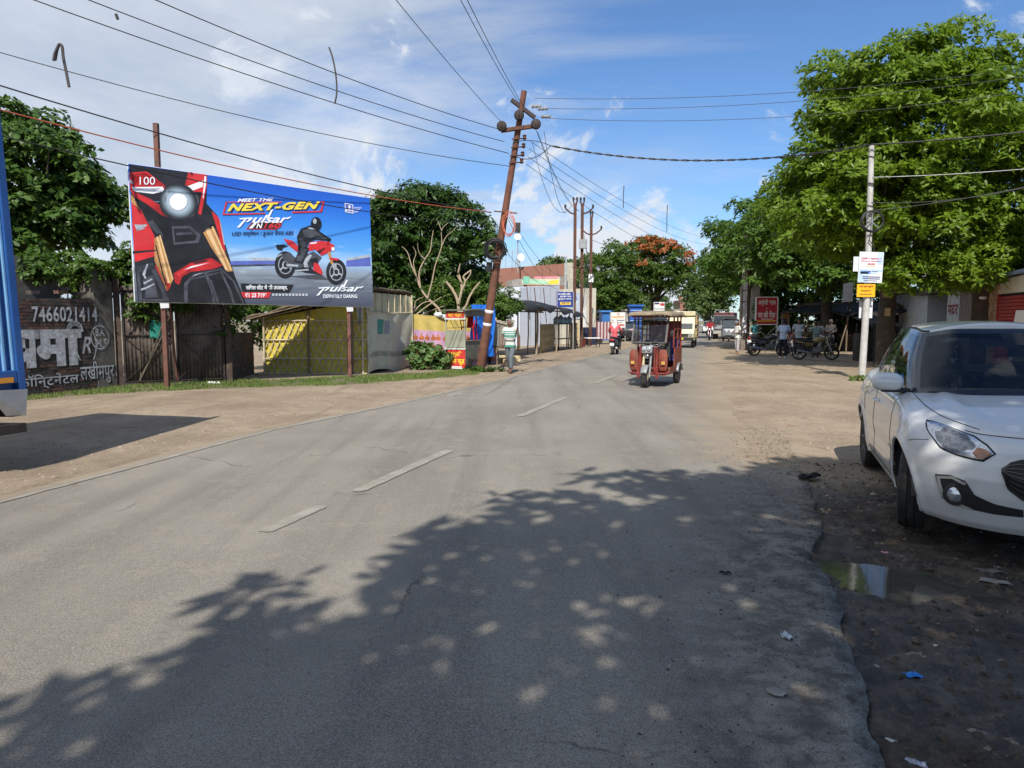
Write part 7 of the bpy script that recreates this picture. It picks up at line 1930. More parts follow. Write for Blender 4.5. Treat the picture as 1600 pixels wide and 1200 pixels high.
# small dim red board behind, under the shack
board_sign('small_red_sign', 'small dim red sign under the shack roof right of the red sign board', 1221, 488, 1232, 506, 39.6, M('board_dim_red', (.22, .03, .03), .6, 0, .2), [('चाय', .15, .45, .85, .85, SY), ('', .15, .18, .8, .3, WHITEP)], legs=True)

# ---- pair of old poles left of the red sign
q = A(1160, 540, 38.5)
pp = thing('concrete_pole', 'old concrete pole wrapped with white posters beside the red sign', 'pole', (q.x, 38.5, 0))
tz = A(1160, 355, 38.5).z
mb = MB(); mb.box((0, 0, tz / 2), (.26, .2, tz), top=(.7, .8)); mb.build('shaft', M('dark_pole_concrete', (.20, .17, .145), .9, 0, .25, 5, .2, dirt=.4), pp, bevel=.015)
mb = MB(); a, b = A(1158, 520, 38.5), A(1167, 437, 38.5); mb.prism([(0, 0), (b.x - a.x, 0), (b.x - a.x, b.z - a.z), (0, b.z - a.z)], frame((a.x - q.x, -.15, a.z), (1, 0, 0), (0, 0, 1)), -.01, 0); mb.build('poster', M('weathered_poster', (.56, .56, .60), .8, 0, .2, 4, dirt=.4), pp)
for z in (2.6, 3.2, 3.7):
    mb = MB(); mb.box((0, 0, z), (.32, .32, .03)); mb.build('wire_band', DARKSTEEL, pp)
mb = MB(); mb.tube([(-.22, -.1, -.1), (-.2, -.1, 3.4)], .035, 6); mb.build('wooden_prop', POLEW, pp)
q2 = A(1167, 540, 39.3)
p2 = thing('steel_pole', 'rusty steel pole with cross pieces just behind the concrete pole', 'pole', (q2.x, 39.3, 0))
mb = MB(); mb.box((-.05, 0, 3.6), (.05, .1, 7.2)); mb.box((.07, 0, 3.6), (.05, .1, 7.2))
for k in range(18): mb.box((.01, 0, .4 + .38 * k), (.14, .06, .03))
mb.build('shaft', RUST, p2)
mb = MB(); mb.beam((-.9, 0, 4.25), (.1, 0, 4.35), .06); mb.build('arm', POLEW, p2)
b = A(1171, 500, 41.5); mb = MB(); mb.prism([(0, 0), (.62, 0), (.55, 2.1), (.1, 2.3)], frame((b.x, 41.5, b.z), (1, 0, 0), (0, 0, 1)), -.05, 0); 
lb = thing('pale_hoarding', 'pale blank hoarding panel between the concrete pole and the red sign', 'hoarding', (b.x, 41.5, 0)); part(mb, 'panel', M('pale_panel', (.55, .54, .48), .8, 0, .12, 3, dirt=.3), lb)
mb = MB(); mb.beam((b.x + .3, 41.6, 0), (b.x + .3, 41.6, b.z + 2), .08); part(mb, 'post', OLDWOOD, lb)

# ---- long dark shack with a black plastic roof
sh = thing('roadside_shack', 'long open shack roofed with black plastic in the shade of the trees', 'shack', (14.6, 36.4, 0))
A0, A1 = Vector((15.0, 38.6, 0)), Vector((18.2, 34.2, 0)); ad_ = (A1 - A0).normalized(); an_ = Vector((-ad_.y, ad_.x, 0)); al = (A1 - A0).length
def shroof(u, v):
    p = A0 + ad_ * (al * (u * 1.06 - .03)) + an_ * (3.2 * v - .5)
    return Vector((p.x, p.y, 2.10 - .22 * u * u + .45 * v + .05 * math.sin(17 * u + 2 * v) - .05 * math.sin(5 * v) - (.10 + .05 * math.sin(23 * u)) * (v < .05)))
mb = MB(); mb.grid(shroof, 50, 14); part(mb, 'plastic_roof', BLACKPL, sh, smooth='all', solid=.03)
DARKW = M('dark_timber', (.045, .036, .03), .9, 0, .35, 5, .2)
for k in range(6):
    p = A0 + ad_ * (al * k / 5); mb = MB(); mb.tube([(p.x, p.y, -.1), (p.x + .05 * math.sin(k), p.y, 2.15 - .2 * (k / 5) ** 2)], .04, 6); part(mb, 'post', OLDWOOD, sh)
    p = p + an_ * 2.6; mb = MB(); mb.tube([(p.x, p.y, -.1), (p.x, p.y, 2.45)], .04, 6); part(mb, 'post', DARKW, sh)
for k in range(13):
    p = A0 + ad_ * (al * (k + .5) / 13) + an_ * (.6 + .4 * math.sin(k * 2.3)); mb = MB(); z = 2.28 + .1 * math.sin(k); mb.beam((p.x, p.y, z - .1), (p.x + .1 * math.sin(k * 1.7), p.y, z + .32), .035); part(mb, 'roof_stick', OLDWOOD, sh)
for z, o in ((2.42, .7), (2.5, 1.2)):
    mb = MB(); a, b = A0 + an_ * o, A1 + an_ * o; mb.tube([(a.x, a.y, z), ((a.x + b.x) / 2, (a.y + b.y) / 2, z + .06), (b.x, b.y, z - .2)], .025, 5); part(mb, 'roof_pole', OLDWOOD, sh)
for k in range(18):
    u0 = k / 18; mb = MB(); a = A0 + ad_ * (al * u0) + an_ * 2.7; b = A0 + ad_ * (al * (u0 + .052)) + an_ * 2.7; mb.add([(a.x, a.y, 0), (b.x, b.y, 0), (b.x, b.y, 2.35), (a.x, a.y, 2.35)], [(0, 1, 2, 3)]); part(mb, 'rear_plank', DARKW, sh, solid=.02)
for (u0, u1, o, hgt) in ((.10, .30, 1.2, .85), (.42, .70, 1.4, .8), (.78, .98, 1.0, .9)):
    a = A0 + ad_ * al * u0 + an_ * o; b = A0 + ad_ * al * u1 + an_ * o; c = (a + b) / 2
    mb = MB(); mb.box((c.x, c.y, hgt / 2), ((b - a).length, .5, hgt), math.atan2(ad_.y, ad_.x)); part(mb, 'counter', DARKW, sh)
    mb = MB(); mb.box((c.x, c.y, hgt + .03), ((b - a).length + .1, .6, .05), math.atan2(ad_.y, ad_.x)); part(mb, 'counter_top', M('worn_top', (.16, .12, .08), .8, 0, .3), sh)
rnd = random.Random(3)
GOODS = [M('goods_%s' % n, c, .5, 0, .2) for n, c in (('red', (.35, .05, .03)), ('white', (.5, .5, .47)), ('green', (.06, .2, .08)), ('steel', (.4, .4, .4)), ('amber', (.5, .28, .06)))]
for k in range(5):
    u0 = (.12 + .17 * rnd.random(), .44 + .24 * rnd.random(), .80 + .16 * rnd.random())[k % 3]; o = (1.2, 1.4, 1.0)[k % 3] + rnd.uniform(-.15, .15); p = A0 + ad_ * al * u0 + an_ * o; hgt = (.91, .86, .96)[k % 3]
    r_ = rnd.uniform(.05, .1); mb = MB(); mb.lathe([(r_, 0), (r_, r_ * 2), (r_ * .7, r_ * 2.6), (r_ * .5, r_ * 2.7)], 10)
    o_ = mb.build('jar', GOODS[k % 5], smooth=True, loc=(p.x, p.y, hgt), label=('%s jar on the dark counter inside the shack' % ('red', 'white', 'green', 'steel', 'amber')[k % 5]), cat='jar', group='jars of goods on the shack counters')
mb = MB(); p = A0 + ad_ * al * .62 + an_ * -.15; mb.tube([(p.x - .5, p.y - .2, 0), (p.x - .1, p.y, 1.2), (p.x + .15, p.y, 2.3)], .03, 6); part(mb, 'leaning_branch', OLDWOOD, sh)
# second small dark stall with a ragged awning, nearer
q0, q1 = A(1362, 520, 27.2), A(1412, 518, 26.6)
s2 = thing('ragged_stall', 'small stall with a ragged black awning behind the white car roof', 'stall', (q0.x, 27.2, 0))
mb = MB(); mb.grid(lambda u, v: Vector((q0.x + (q1.x - q0.x) * u, 27.2 - .5 * u + 1.6 * v, 1.42 + .32 * v + .06 * math.sin(19 * u) * (1 - v) - .12 * (v < .05) * (1 + math.sin(31 * u)))), 30, 8); part(mb, 'awning', BLACKPL, s2, smooth='all', solid=.03)
for x in (q0.x + .1, q1.x - .1):
    for y in (27.15, 28.6):
        mb = MB(); mb.tube([(x, y, -.1), (x, y, 1.5)], .03, 6); part(mb, 'post', DARKW, s2)
mb = MB(); mb.box(((q0.x + q1.x) / 2, 28.4, .55), (q1.x - q0.x, .5, 1.1)); part(mb, 'counter', DARKW, s2)

# ---- frontage of small shops, parallel to the road
Q0 = Vector((13.2, 16.2, 0)); fq = Plane(Q0 + fdir * 30, -fdir)       # x runs from the far end towards the viewer
def fx(px, py=480): return fq.at(px, py)[0]
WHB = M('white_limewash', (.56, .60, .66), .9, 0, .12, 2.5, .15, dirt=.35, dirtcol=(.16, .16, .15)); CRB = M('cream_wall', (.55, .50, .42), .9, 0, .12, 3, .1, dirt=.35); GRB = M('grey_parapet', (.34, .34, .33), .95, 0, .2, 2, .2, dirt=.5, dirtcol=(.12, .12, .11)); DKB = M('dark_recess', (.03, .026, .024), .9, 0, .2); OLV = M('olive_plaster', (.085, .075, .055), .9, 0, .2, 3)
SHR = M('shutter_red', (.36, .030, .022), .5, .1, .12, 4, dirt=.2)
a_, b_ = fx(1561), fx(1640)
s1 = thing('shuttered_shop', 'small shop with a closed red roller shutter under a white band', 'shop', Q0)
nsl = 22
for k in range(nsl):
    z = .05 + 2.30 * k / nsl; mb = MB(); mb.prism([(a_, z), (b_, z), (b_, z + .088), (a_, z + .088)], fq.fr, -.03, .012 * (1 + (k % 2))); part(mb, 'shutter_slat', SHR, s1)
mb = MB(); mb.prism([(a_, .02), (b_, .02), (b_, 2.4), (a_, 2.4)], fq.fr, -.06, -.032); part(mb, 'shutter_back', DKB, s1)
mb = MB(); mb.flat([(fx(1583), .9), (fx(1600), .9), (fx(1606), 1.9), (fx(1590), 1.9)], fq.fr, .035); part(mb, 'painted_stroke', WHITEP, s1)
mb = MB(); mb.prism([(a_ - .06, 0), (a_, 0), (a_, 2.42), (a_ - .06, 2.42)], fq.fr, -.1, .05); part(mb, 'shutter_guide', SHR, s1)
mb = MB(); mb.prism([(a_ - .1, 2.42), (b_, 2.42), (b_, 2.95), (a_ - .1, 2.85)], fq.fr, -3, .02); part(mb, 'head_band', M('band_white', (.66, .62, .54), .85, 0, .08, 3, dirt=.25), s1)
mb = MB(); mb.prism([(fx(1500), 2.87), (b_, 2.97), (b_, 3.05), (fx(1500), 2.95)], fq.fr, -3, .25); part(mb, 'slab_edge', M('slab_blue', (.20, .28, .48), .8, 0, .15, 4), s1)
mb = MB(); mb.prism([(a_ - .1, 0), (b_, 0), (b_, 2.4), (a_ - .1, 2.4)], fq.fr, -3, -.12); part(mb, 'wall', CRB, s1)
# brick pier
a_, b_ = fx(1545), fx(1560.5)
s3 = thing('brick_pier', 'rough brick pier left of the red shutter', 'brick pier', Q0 + fdir * (30 - a_))
PIER = [M('pier_brick_%d' % k, c, .95, 0, .25, 8, .3, dirt=.35) for k, c in enumerate(((.42, .24, .13), (.33, .17, .09), (.46, .30, .18)))]
mb = MB(); mb.prism([(a_ + .01, 0), (b_ - .01, 0), (b_ - .01, 2.55), (a_ + .01, 2.55)], fq.fr, -.35, -.012); part(mb, 'mortar_core', CONCRETE, s3)
rnd = random.Random(8)
for row in range(34):
    x = a_ - (row % 2) * .11
    while x < b_ - .02:
        x0, x1 = max(a_, x), min(b_, x + .22)
        if x1 - x0 > .04:
            mb = MB(); mb.prism([(x0, row * .0755 + .004), (x1, row * .0755 + .004), (x1, row * .0755 + .068), (x0, row * .0755 + .068)], fq.fr, -.1, rnd.uniform(-.005, .012)); part(mb, 'brick', rnd.choice(PIER), s3)
        x += .232
mb = MB(); mb.prism([(a_ - .12, 2.55), (b_ + .1, 2.55), (b_ + .06, 2.72), (a_ - .05, 2.76)], fq.fr, -.4, .06); part(mb, 'broken_cap', PIER[2], s3, bevel=.02)
# middle shops: dark openings, white lettered pier
s4 = thing('dim_shop_row', 'row of dim open shops behind the large tree trunk', 'shop', Q0 + fdir * 6)
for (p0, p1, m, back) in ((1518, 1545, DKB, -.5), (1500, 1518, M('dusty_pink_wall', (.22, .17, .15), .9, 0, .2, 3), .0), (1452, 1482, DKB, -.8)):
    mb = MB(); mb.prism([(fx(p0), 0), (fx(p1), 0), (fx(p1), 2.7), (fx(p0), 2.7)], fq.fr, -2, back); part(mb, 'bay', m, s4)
a_, b_ = fx(1481), fx(1500)
mb = MB(); mb.prism([(a_, 0), (b_, 0), (b_, 2.7), (a_, 2.7)], fq.fr, -1.5, .02); pw = part(mb, 'white_pier', M('pier_white', (.50, .50, .50), .9, 0, .1, 3, dirt=.3), s4)
mb = MB(); put_text(mb, 'मदर', (a_ + .15, 1.75, b_ - .15, 2.2), fq.fr, .03, 0, .02); put_text(mb, 'डेरी', (a_ + .15, 1.0, b_ - .15, 1.4), fq.fr, .03, 0, .02); part(mb, 'lettering', M('maroon_paint', (.22, .03, .04), .8), pw, kind='stuff')
for p0 in (1458, 1468, 1478):
    mb = MB(); mb.prism([(fx(p0), .05), (fx(p0) + .08, .05), (fx(p0) + .08, 2.2), (fx(p0), 2.2)], fq.fr, -.75, -.6); part(mb, 'door_frame', M('grey_frame', (.16, .17, .17), .6, 0, .2), s4)
mb = MB(); mb.prism([(fx(1440), 2.7), (fx(1545), 2.7), (fx(1545), 3.0), (fx(1440), 3.0)], fq.fr, -2.5, .3); part(mb, 'slab', OLV, s4)
BLT = M('blue_lamp', (.25, .55, .95), .4, 0, .1)
for px in (1455, 1471):
    p = A(px, 447, 23.6); mb = MB(); mb.ell((0, 0, 0), (.13, .05, .07), 12, 8)
    tag(mb.build('blue_lamp_shade', BLT, smooth=True, loc=p), 'bright blue oval lamp shade hung under the shop slab, %s of the pair' % ('left' if px < 1460 else 'right'), 'lamp shade', 'blue lamp shades under the slab')
p = A(1536, 465, 22.6); wm = thing('wall_meter', 'white round meter box fixed beside the brick pier', 'meter', p); mb = MB(); mb.ell((0, 0, 0), (.12, .08, .06), 12, 8); mb.build('case', WHITEP, wm, smooth=True); mb = MB(); mb.box((0, .3, 0), (.03, .6, .03)); mb.build('bracket', DARKSTEEL, wm)
# limewashed house further along
s5 = thing('limewashed_house', 'bluish white limewashed house behind the large tree trunk', 'house', Q0 + fdir * 14)
a_, b_ = fx(1376), fx(1449)
mb = MB(); mb.prism([(a_, 0), (b_, 0), (b_, 2.75), (a_, 3.1)], fq.fr, -4, .0); part(mb, 'wall', WHB, s5)
mb = MB(); mb.prism([(a_ - .2, 3.1), (b_ + .1, 2.75), (b_ + .1, 2.9), (a_ - .2, 3.25)], fq.fr, -4.2, .3); part(mb, 'roof_edge', DARKW, s5)
w0, w1 = fx(1373.5), fx(1382); w0 = a_ + .25
mb = MB(); mb.prism([(w0, 1.35), (w0 + 1.1, 1.35), (w0 + 1.1, 2.3), (w0, 2.3)], fq.fr, -.1, .015); wn_ = part(mb, 'window', DKB, s5)
mb = MB()
for x in np.linspace(w0, w0 + 1.1, 5): mb.prism([(x - .025, 1.35), (x + .025, 1.35), (x + .025, 2.3), (x - .025, 2.3)], fq.fr, .015, .05)
part(mb, 'window_frame', GRB, wn_, kind='stuff')
mb = MB(); mb.beam(fq.fr((a_ + b_) / 2 - 3.2, 0, 1.4), fq.fr((a_ + b_) / 2 - 3.2, 3.0, 1.4), .08); part(mb, 'red_post', M('post_maroon', (.12, .02, .02), .6), s5)
# grey parapet and dark upper storey at the far right
s6 = thing('two_storey_building', 'dark olive two storey building with a grey parapet at the right edge', 'building', Q0)
c0, c1 = A(1586, 435, 21.0), A(1660, 320, 19.0)
mb = MB(); mb.prism([(fx(1585, 400) - .0, 3.06), (fx(1585, 400) + 5, 3.06), (fx(1585, 400) + 5, 5.25), (fx(1585, 400), 5.05)], frame(fq.o + fq.n * -.4, fq.ux, fq.uz), -4, 0); ub = part(mb, 'upper_wall', OLV, s6)
mb = MB(); mb.prism([(fx(1592, 400), 3.5), (fx(1592, 400) + .9, 3.5), (fx(1592, 400) + .9, 4.6), (fx(1592, 400), 4.6)], frame(fq.o + fq.n * -.4, fq.ux, fq.uz), -.05, .02); part(mb, 'window', DKB, ub)
mb = MB(); mb.prism([(fx(1585, 400) - .15, 5.05), (fx(1585, 400) + 5, 5.25), (fx(1585, 400) + 5, 5.45), (fx(1585, 400) - .15, 5.22)], frame(fq.o + fq.n * -.4, fq.ux, fq.uz), -4.2, .35); part(mb, 'roof_slab', M('roof_slab_dark', (.10, .09, .07), .9), s6)
mb = MB(); mb.prism([(fx(1490, 420), 3.06), (fx(1584, 420), 3.06), (fx(1584, 420), 4.1), (fx(1490, 420), 3.9)], frame(fq.o + fq.n * -1.2, fq.ux, fq.uz), -.3, 0); part(mb, 'parapet', GRB, s6)
mb = MB(); p = A(1556, 440, 21.4); mb.tube([(p.x, p.y, 2.7), (p.x - .05, p.y, 4.0)], .02, 5); part(mb, 'iron_rod', RUST, s6)

# ================================================================== BUILDINGS AND POLES BEYOND THE STALL (left)
def wall_quad(mb, px0, px1, ybot, ytop0, ytop1, Y0, Y1, thick=3.0, zbot=None):
    a, b = A(px0, 500, Y0), A(px1, 500, Y1); pl_ = Plane((a.x, a.y, 0), (b.x - a.x, b.y - a.y, 0)); L = (Vector((b.x, b.y, 0)) - Vector((a.x, a.y, 0))).length
    z0, z1 = A(px0, ytop0, Y0).z, A(px1, ytop1, Y1).z; zb = zbot if zbot is not None else 0
    mb.prism([(0, zb), (L, zb), (L, z1), (0, z0)], pl_.fr, -thick, 0); return pl_, L
wh = thing('sheeted_shop', 'white and cream walled shop with a tall blank tin front behind the stall', 'shop', A(812, 500, 44).to_2d().to_3d())
mb = MB(); pl1, L1 = wall_quad(mb, 812, 874, 0, 449, 446, 44, 47.5); part(mb, 'tin_front', M('white_tin', (.66, .70, .78), .55, .1, .06, 2, dirt=.15), wh)
for k in range(1, 4):
    mb = MB(); x = L1 * k / 4; mb.prism([(x - .012, .0), (x + .012, 0), (x + .012, 3.7), (x - .012, 3.7)], pl1.fr, 0.001, .014); part(mb, 'tin_joint', GALV, wh)
mb = MB(); pl2, L2 = wall_quad(mb, 875, 931, 0, 452, 450, 48.0, 50.0); part(mb, 'cream_front', M('cream_front', (.64, .60, .48), .8, 0, .08, 2, dirt=.2), wh)
mb = MB(); mb.prism([(.1, 1.7), (L2 * .62, 1.7), (L2 * .62, 3.5), (.1, 3.5)], pl2.fr, .01, .04); wb = part(mb, 'painted_banner', M('banner_pale', (.52, .58, .66), .7, 0, .2, 3), wh)
mb = MB()
for k, (x, z, w_, h_) in enumerate(((.3, 2.9, .5, .35), (.9, 2.5, .35, .5), (.5, 2.1, .6, .25), (1.2, 3.0, .3, .3))): mb.flat([(x, z), (x + w_, z), (x + w_ - .1, z + h_), (x + .1, z + h_)], pl2.fr, .046 + .002 * k, k % 3)
part(mb, 'banner_print', [PBL, PRD, NAVYP], wb, kind='stuff')
mb = MB(); mb.prism([(L2 * .64, .02), (L2 * .70, .02), (L2 * .70, 3.4), (L2 * .64, 3.4)], pl2.fr, 0, .05); part(mb, 'pilaster', WHITEP, wh)
bb = thing('brick_building', 'unplastered red brick upper storey with a coloured signboard', 'building', A(760, 500, 58).to_2d().to_3d())
BRK = M('raw_brick', (.34, .125, .075), .95, 0, .22, 6, .3, dirt=.2)
t = NT('raw_brick_courses'); bt = t.new('ShaderNodeTexBrick'); bt.inputs['Scale'].default_value = 4.2; bt.inputs['Color1'].default_value = (.36, .12, .07, 1); bt.inputs['Color2'].default_value = (.27, .10, .065, 1); bt.inputs['Mortar'].default_value = (.34, .29, .25, 1); bt.inputs['Mortar Size'].default_value = .02
mp = t.new('ShaderNodeMapping'); mp.inputs['Rotation'].default_value = (R(90), 0, 0); t.l.new(t.coord(), mp.inputs[0]); t.l.new(mp.outputs[0], bt.inputs['Vector']); t.color(t.mix(t.math('MULTIPLY', t.noise(3, 4), .4), bt.outputs['Color'], (.20, .10, .07))); t.rough(.95); BRK = t.m
mb = MB(); pb, Lb = wall_quad(mb, 762, 889, 0, 421, 411, 58, 60, 5); part(mb, 'brick_wall', BRK, bb)
mb = MB(); wall_quad(mb, 806, 892, 0, 436, 431, 56, 58, .4, 4.4); part(mb, 'concrete_band', CONCRETE, bb)
mb = MB(); wall_quad(mb, 800, 818, 0, 438, 438, 55.5, 55.8, 1.5, 4.2); part(mb, 'slab_end', CONCRETE, bb)
mb = MB(); p3, L3 = wall_quad(mb, 816, 874, 0, 437, 433, 50, 51, .08, 4.1); sg_ = part(mb, 'signboard', M('sign_cream', (.62, .60, .42), .7, 0, .1), bb)
mb = MB(); zt = lambda x: 4.1 + .55
mb.flat([(.05, 4.15), (.55, 4.15), (.55, 4.66), (.05, 4.66)], p3.fr, .01, 0); mb.flat([(.6, 4.15), (L3 - .5, 4.15), (L3 - 1.2, 4.38), (.6, 4.5)], p3.fr, .012, 1); mb.flat([(.9, 4.5), (L3 - .1, 4.55), (L3 - .1, 4.72), (.9, 4.66)], p3.fr, .012, 2); mb.flat([(L3 - .8, 4.15), (L3 - .1, 4.2), (L3 - .1, 4.5), (L3 - .9, 4.35)], p3.fr, .014, 3)
part(mb, 'sign_print', [M('print_green', (.20, .5, .35), .7), M('print_mint', (.35, .6, .42), .7), M('print_pink', (.6, .25, .28), .7), SY], sg_, kind='stuff')
mb = MB(); a = A(888, 500, 56); mb.box((a.x, a.y, 3), (.7, .6, 6.1)); part(mb, 'corner_column', M('stained_column', (.42, .40, .32), .9, 0, .15, 3, dirt=.4), bb)
mb = MB(); a = A(884, 500, 54); mb.tube([(a.x, a.y, 0), (a.x, a.y, 6.4)], .06, 8); part(mb, 'drain_pipe', M('pipe_grey', (.38, .42, .48), .6), bb)
for px in (790, 800, 812, 846, 858, 870):
    p = A(px, 418, 58.5); mb = MB(); mb.tube([(p.x, p.y, p.z - .2), (p.x + .03, p.y, p.z + 1.1 + .3 * math.sin(px))], .018, 4); part(mb, 'reinforcing_bar', RUST, bb)
# antenna mast with a dish on the roof
p = A(809, 420, 57); am = thing('antenna_mast', 'thin mast with a black box and small white dish on the brick roof', 'antenna', (p.x, p.y, p.z))
tp_ = A(809, 360, 57)
mb = MB(); mb.tube([(0, 0, -.3), (0, 0, tp_.z - p.z)], .05, 6)
for s_ in (-1, 1): mb.tube([(s_ * .25, 0, 0), (0, 0, 1.2)], .03, 5)
mb.build('mast', GALV, am); mb = MB(); mb.box((0, -.1, tp_.z - p.z + .2), (.42, .3, .75)); mb.build('radio_box', PLASTB, am); mb = MB(); mb.lathe([(.28, 0), (.2, -.1), (.02, -.14)], 16, (0, -.2, tp_.z - p.z - .5), (0, -1, .2)); mb.build('dish', WHITEP, am, smooth=True)
mb = MB(); mb.lathe([(.3, 0), (.2, -.08), (.02, -.12)], 16, (.25, -.1, .9), (.3, -1, .1)); mb.build('dish', WHITEP, am, smooth=True)

# ---- far clutter by the road: blue container stack, low sheds, houses
def shed(name, label, px0, px1, ytop, Y, m, cat, depth=3.0, roofm=None):
    a, b = A(px0, ytop, Y), A(px1, ytop, Y); r = thing(name, label, cat, (a.x, Y, 0)); w = b.x - a.x
    mb = MB(); mb.box((w / 2, depth / 2, a.z / 2), (w, depth, a.z)); mb.build('wall', m, r)
    mb = MB(); mb.box((w / 2, depth / 2, a.z + .08), (w + .3, depth + .3, .14)); mb.build('roof', roofm or CONCRETE, r)
    return r, w, a.z
bc, w, h = shed('blue_container', 'tall stack of ribbed bright blue crates under the trees', 985, 1003, 479, 57, M('container_blue', (.02, .11, .42), .5, 0, .12, 3), 'crate stack', .9, M('container_blue', (.02, .11, .42)))
for k in range(6):
    mb = MB(); mb.box((w / 2, -.02, .35 + k * (h - .5) / 5.4), (w + .02, .05, .05)); mb.build('rib', M('rib_pale', (.40, .52, .72), .5), bc)
shed('blue_kiosk', 'small blue roofed kiosk behind the striped handcart', 941, 953, 488, 56, M('kiosk_blue', (.03, .14, .40), .5, 0, .2, 3), 'kiosk', 2, M('kiosk_roof_blue', (.05, .2, .5), .5))
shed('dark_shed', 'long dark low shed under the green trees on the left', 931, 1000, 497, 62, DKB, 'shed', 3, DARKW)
shed('cream_shed', 'narrow cream walled shed beside the blue crates', 979, 986, 486, 58, CRB, 'shed', 2)
shed('orange_house', 'small brick house at the far end of the road', 1063, 1074, 470, 190, BRK, 'house', 8)
shed('white_house', 'white flat roofed house at the far end of the road', 1073, 1085, 486, 170, WHITEP, 'house', 6)
shed('pale_house', 'pale house among the far trees left of the road', 1040, 1062, 484, 150, CRB, 'house', 8)
for k in range(2):
    p = A(1067 + 5 * k, 468, 188); mb = MB(); mb.box((0, 0, .4), (.9, .9, 2.2)); tag(mb.build('water_tank', BRK if k == 0 else WHITEP, loc=(p.x, p.y + 3, p.z - .2), bevel=.1), ('brick stair tower on the roof of the far brick house', 'white water tank on the roof of the far brick house')[k], 'water tank')

# ---- steel poles of the power line on the left
def line_pole(label, px, py0, py1, Y, arms, name='power_pole'):
    b = A(px, py0, Y); t_ = A(px, py1, Y)
    r = thing(name, label, 'power pole', (b.x, Y, 0), 0, 'steel power poles along the left verge')
    mb = MB(); mb.beam((0, 0, -.2), (0, 0, t_.z), .16, .12); mb.build('shaft', RUST, r)
    for z, s0, s1 in arms:
        mb = MB(); zz_ = t_.z + z
        mb.tube([(s0, 0, zz_ + .25), (s0 * .5, 0, zz_), (0, 0, zz_ - .1), (s1 * .5, 0, zz_), (s1, 0, zz_ + .25)], .045, 5); mb.build('arm', RUST, r)
        for s_ in (s0, s1):
            if s_: mb = MB(); mb.lathe([(.03, 0), (.07, .05), (.05, .1), (.07, .15), (.03, .2)], 8, (s_, 0, zz_ + .25)); mb.build('insulator', DARKSTEEL, r)
    return r, t_
line_pole('left pole of the tall rusty twin pair beyond the stall', 897, 545, 318, 40.2, ((-.5, -.55, 0), (-.1, -.1, .1)))
tw, tt = line_pole('right pole of the tall rusty twin pair beyond the stall', 908, 547, 318, 40.8, ((-.5, 0, .6), (-.1, -.1, .1)))
mb = MB(); mb.box((.05, -.1, 5.9), (.45, .3, .5)); mb.build('junction_box', GALV, tw); mb = MB(); mb.box((-.2, -.08, 4.6), (.7, .06, .06)); mb.build('cross_bar', RUST, tw)
mb = MB()
for k in range(6): mb.tube([(.1, -.12, 6.4), (.3 + .06 * k, -.2, 5.0 - .3 * k), (.12, -.12, 3.2 - .2 * k), (.05, -.1, 2.2)], .012, 4)
mb.build('drop_cables', CABLE, tw, kind='stuff')
lp, lt_ = line_pole('single rusty pole right of the twin pair, with a white paper tied to it', 922, 541, 340, 44.3, ((-.95, -.6, .62), (-.05, -.05, .08)))
mb = MB(); mb.box((0, -.09, 4.2), (.3, .02, .5)); mb.build('paper', WHITEP, lp)

# ---- the leaning rusty pole in the middle
LP0, LP1 = Vector((-1.02, 22.51, 0)), A(819, 142, 21.6)
lpz = LP1 - LP0
le = thing('leaning_pole', 'tall rusty pole leaning right with crossarms and coiled cables', 'power pole', LP0)
at = lambda t_: lpz * t_
def atpy(py):   # fraction along the pole for a photo row
    lo, hi = 0., 1.
    for _ in range(40):
        m_ = (lo + hi) / 2; p = LP0 + lpz * m_; f_ = p.y * _c - (p.z - CAM_H) * _s; u_ = p.y * _s + (p.z - CAM_H) * _c
        if 600 - FPX * u_ / f_ > py: lo = m_
        else: hi = m_
    return lo
mb = MB(); mb.tube([at(-.02), at(.32), at(.66), at(1)], [.15, .125, .10, .085], 14); mb.build('shaft', M('pole_rust_brown', (.155, .066, .042), .8, .1, .3, 4, .2, dirt=.35, dirtcol=(.08, .045, .035)), le, smooth=True)
def onpole(px, py): # offset from the foot of a point beside the pole
    p = A(px, py, (LP0 + lpz * atpy(py)).y); return p - LP0
mb = MB(); mb.beam(onpole(799, 156), onpole(836, 184), .13, .10); mb.build('slanted_crossarm', DARKSTEEL, le)
mb = MB(); mb.beam(onpole(783, 206) + Vector((0, -.12, 0)), onpole(840, 198) + Vector((0, -.12, 0)), .14, .10); mb.build('lower_crossarm', RUST, le)
for px, py in ((784, 200), (837, 197), (811, 183)):
    mb = MB(); mb.lathe([(.03, -.1), (.13, -.08), (.15, -.03), (.10, 0), (.15, .03), (.13, .08), (.03, .1)], 16, onpole(px, py) + Vector((0, -.2, 0)), (0, 1, .1)); mb.build('disc_insulator', DARKSTEEL, le, smooth=True)
for k, py in enumerate((219, 232, 245, 256)):
    mb = MB(); c = onpole(808 - k * 1.5, py) + Vector((0, -.12, 0)); mb.tube([c + Vector((-.16, 0, 0)), c + Vector((.22, 0, .02))], .02, 6); mb.lathe([(.03, 0), (.065, .04), (.04, .08), (.065, .12), (.03, .15)], 10, c + Vector((.22, 0, -.02))); mb.build('spool_insulator', RUST, le)
for px, py in ((830, 168), (840, 172), (845, 184)):
    mb = MB(); c = onpole(px, py) + Vector((0, -.1, 0)); mb.lathe([(.02, 0), (.06, .05), (.03, .1), (.06, .15), (.03, .2), (.06, .25), (.02, .3)], 10, c, (1, 0, .05)); mb.build('strain_insulator', GALV, le)
REDC = M('orange_cable', (.55, .13, .06), .6, 0, .15)
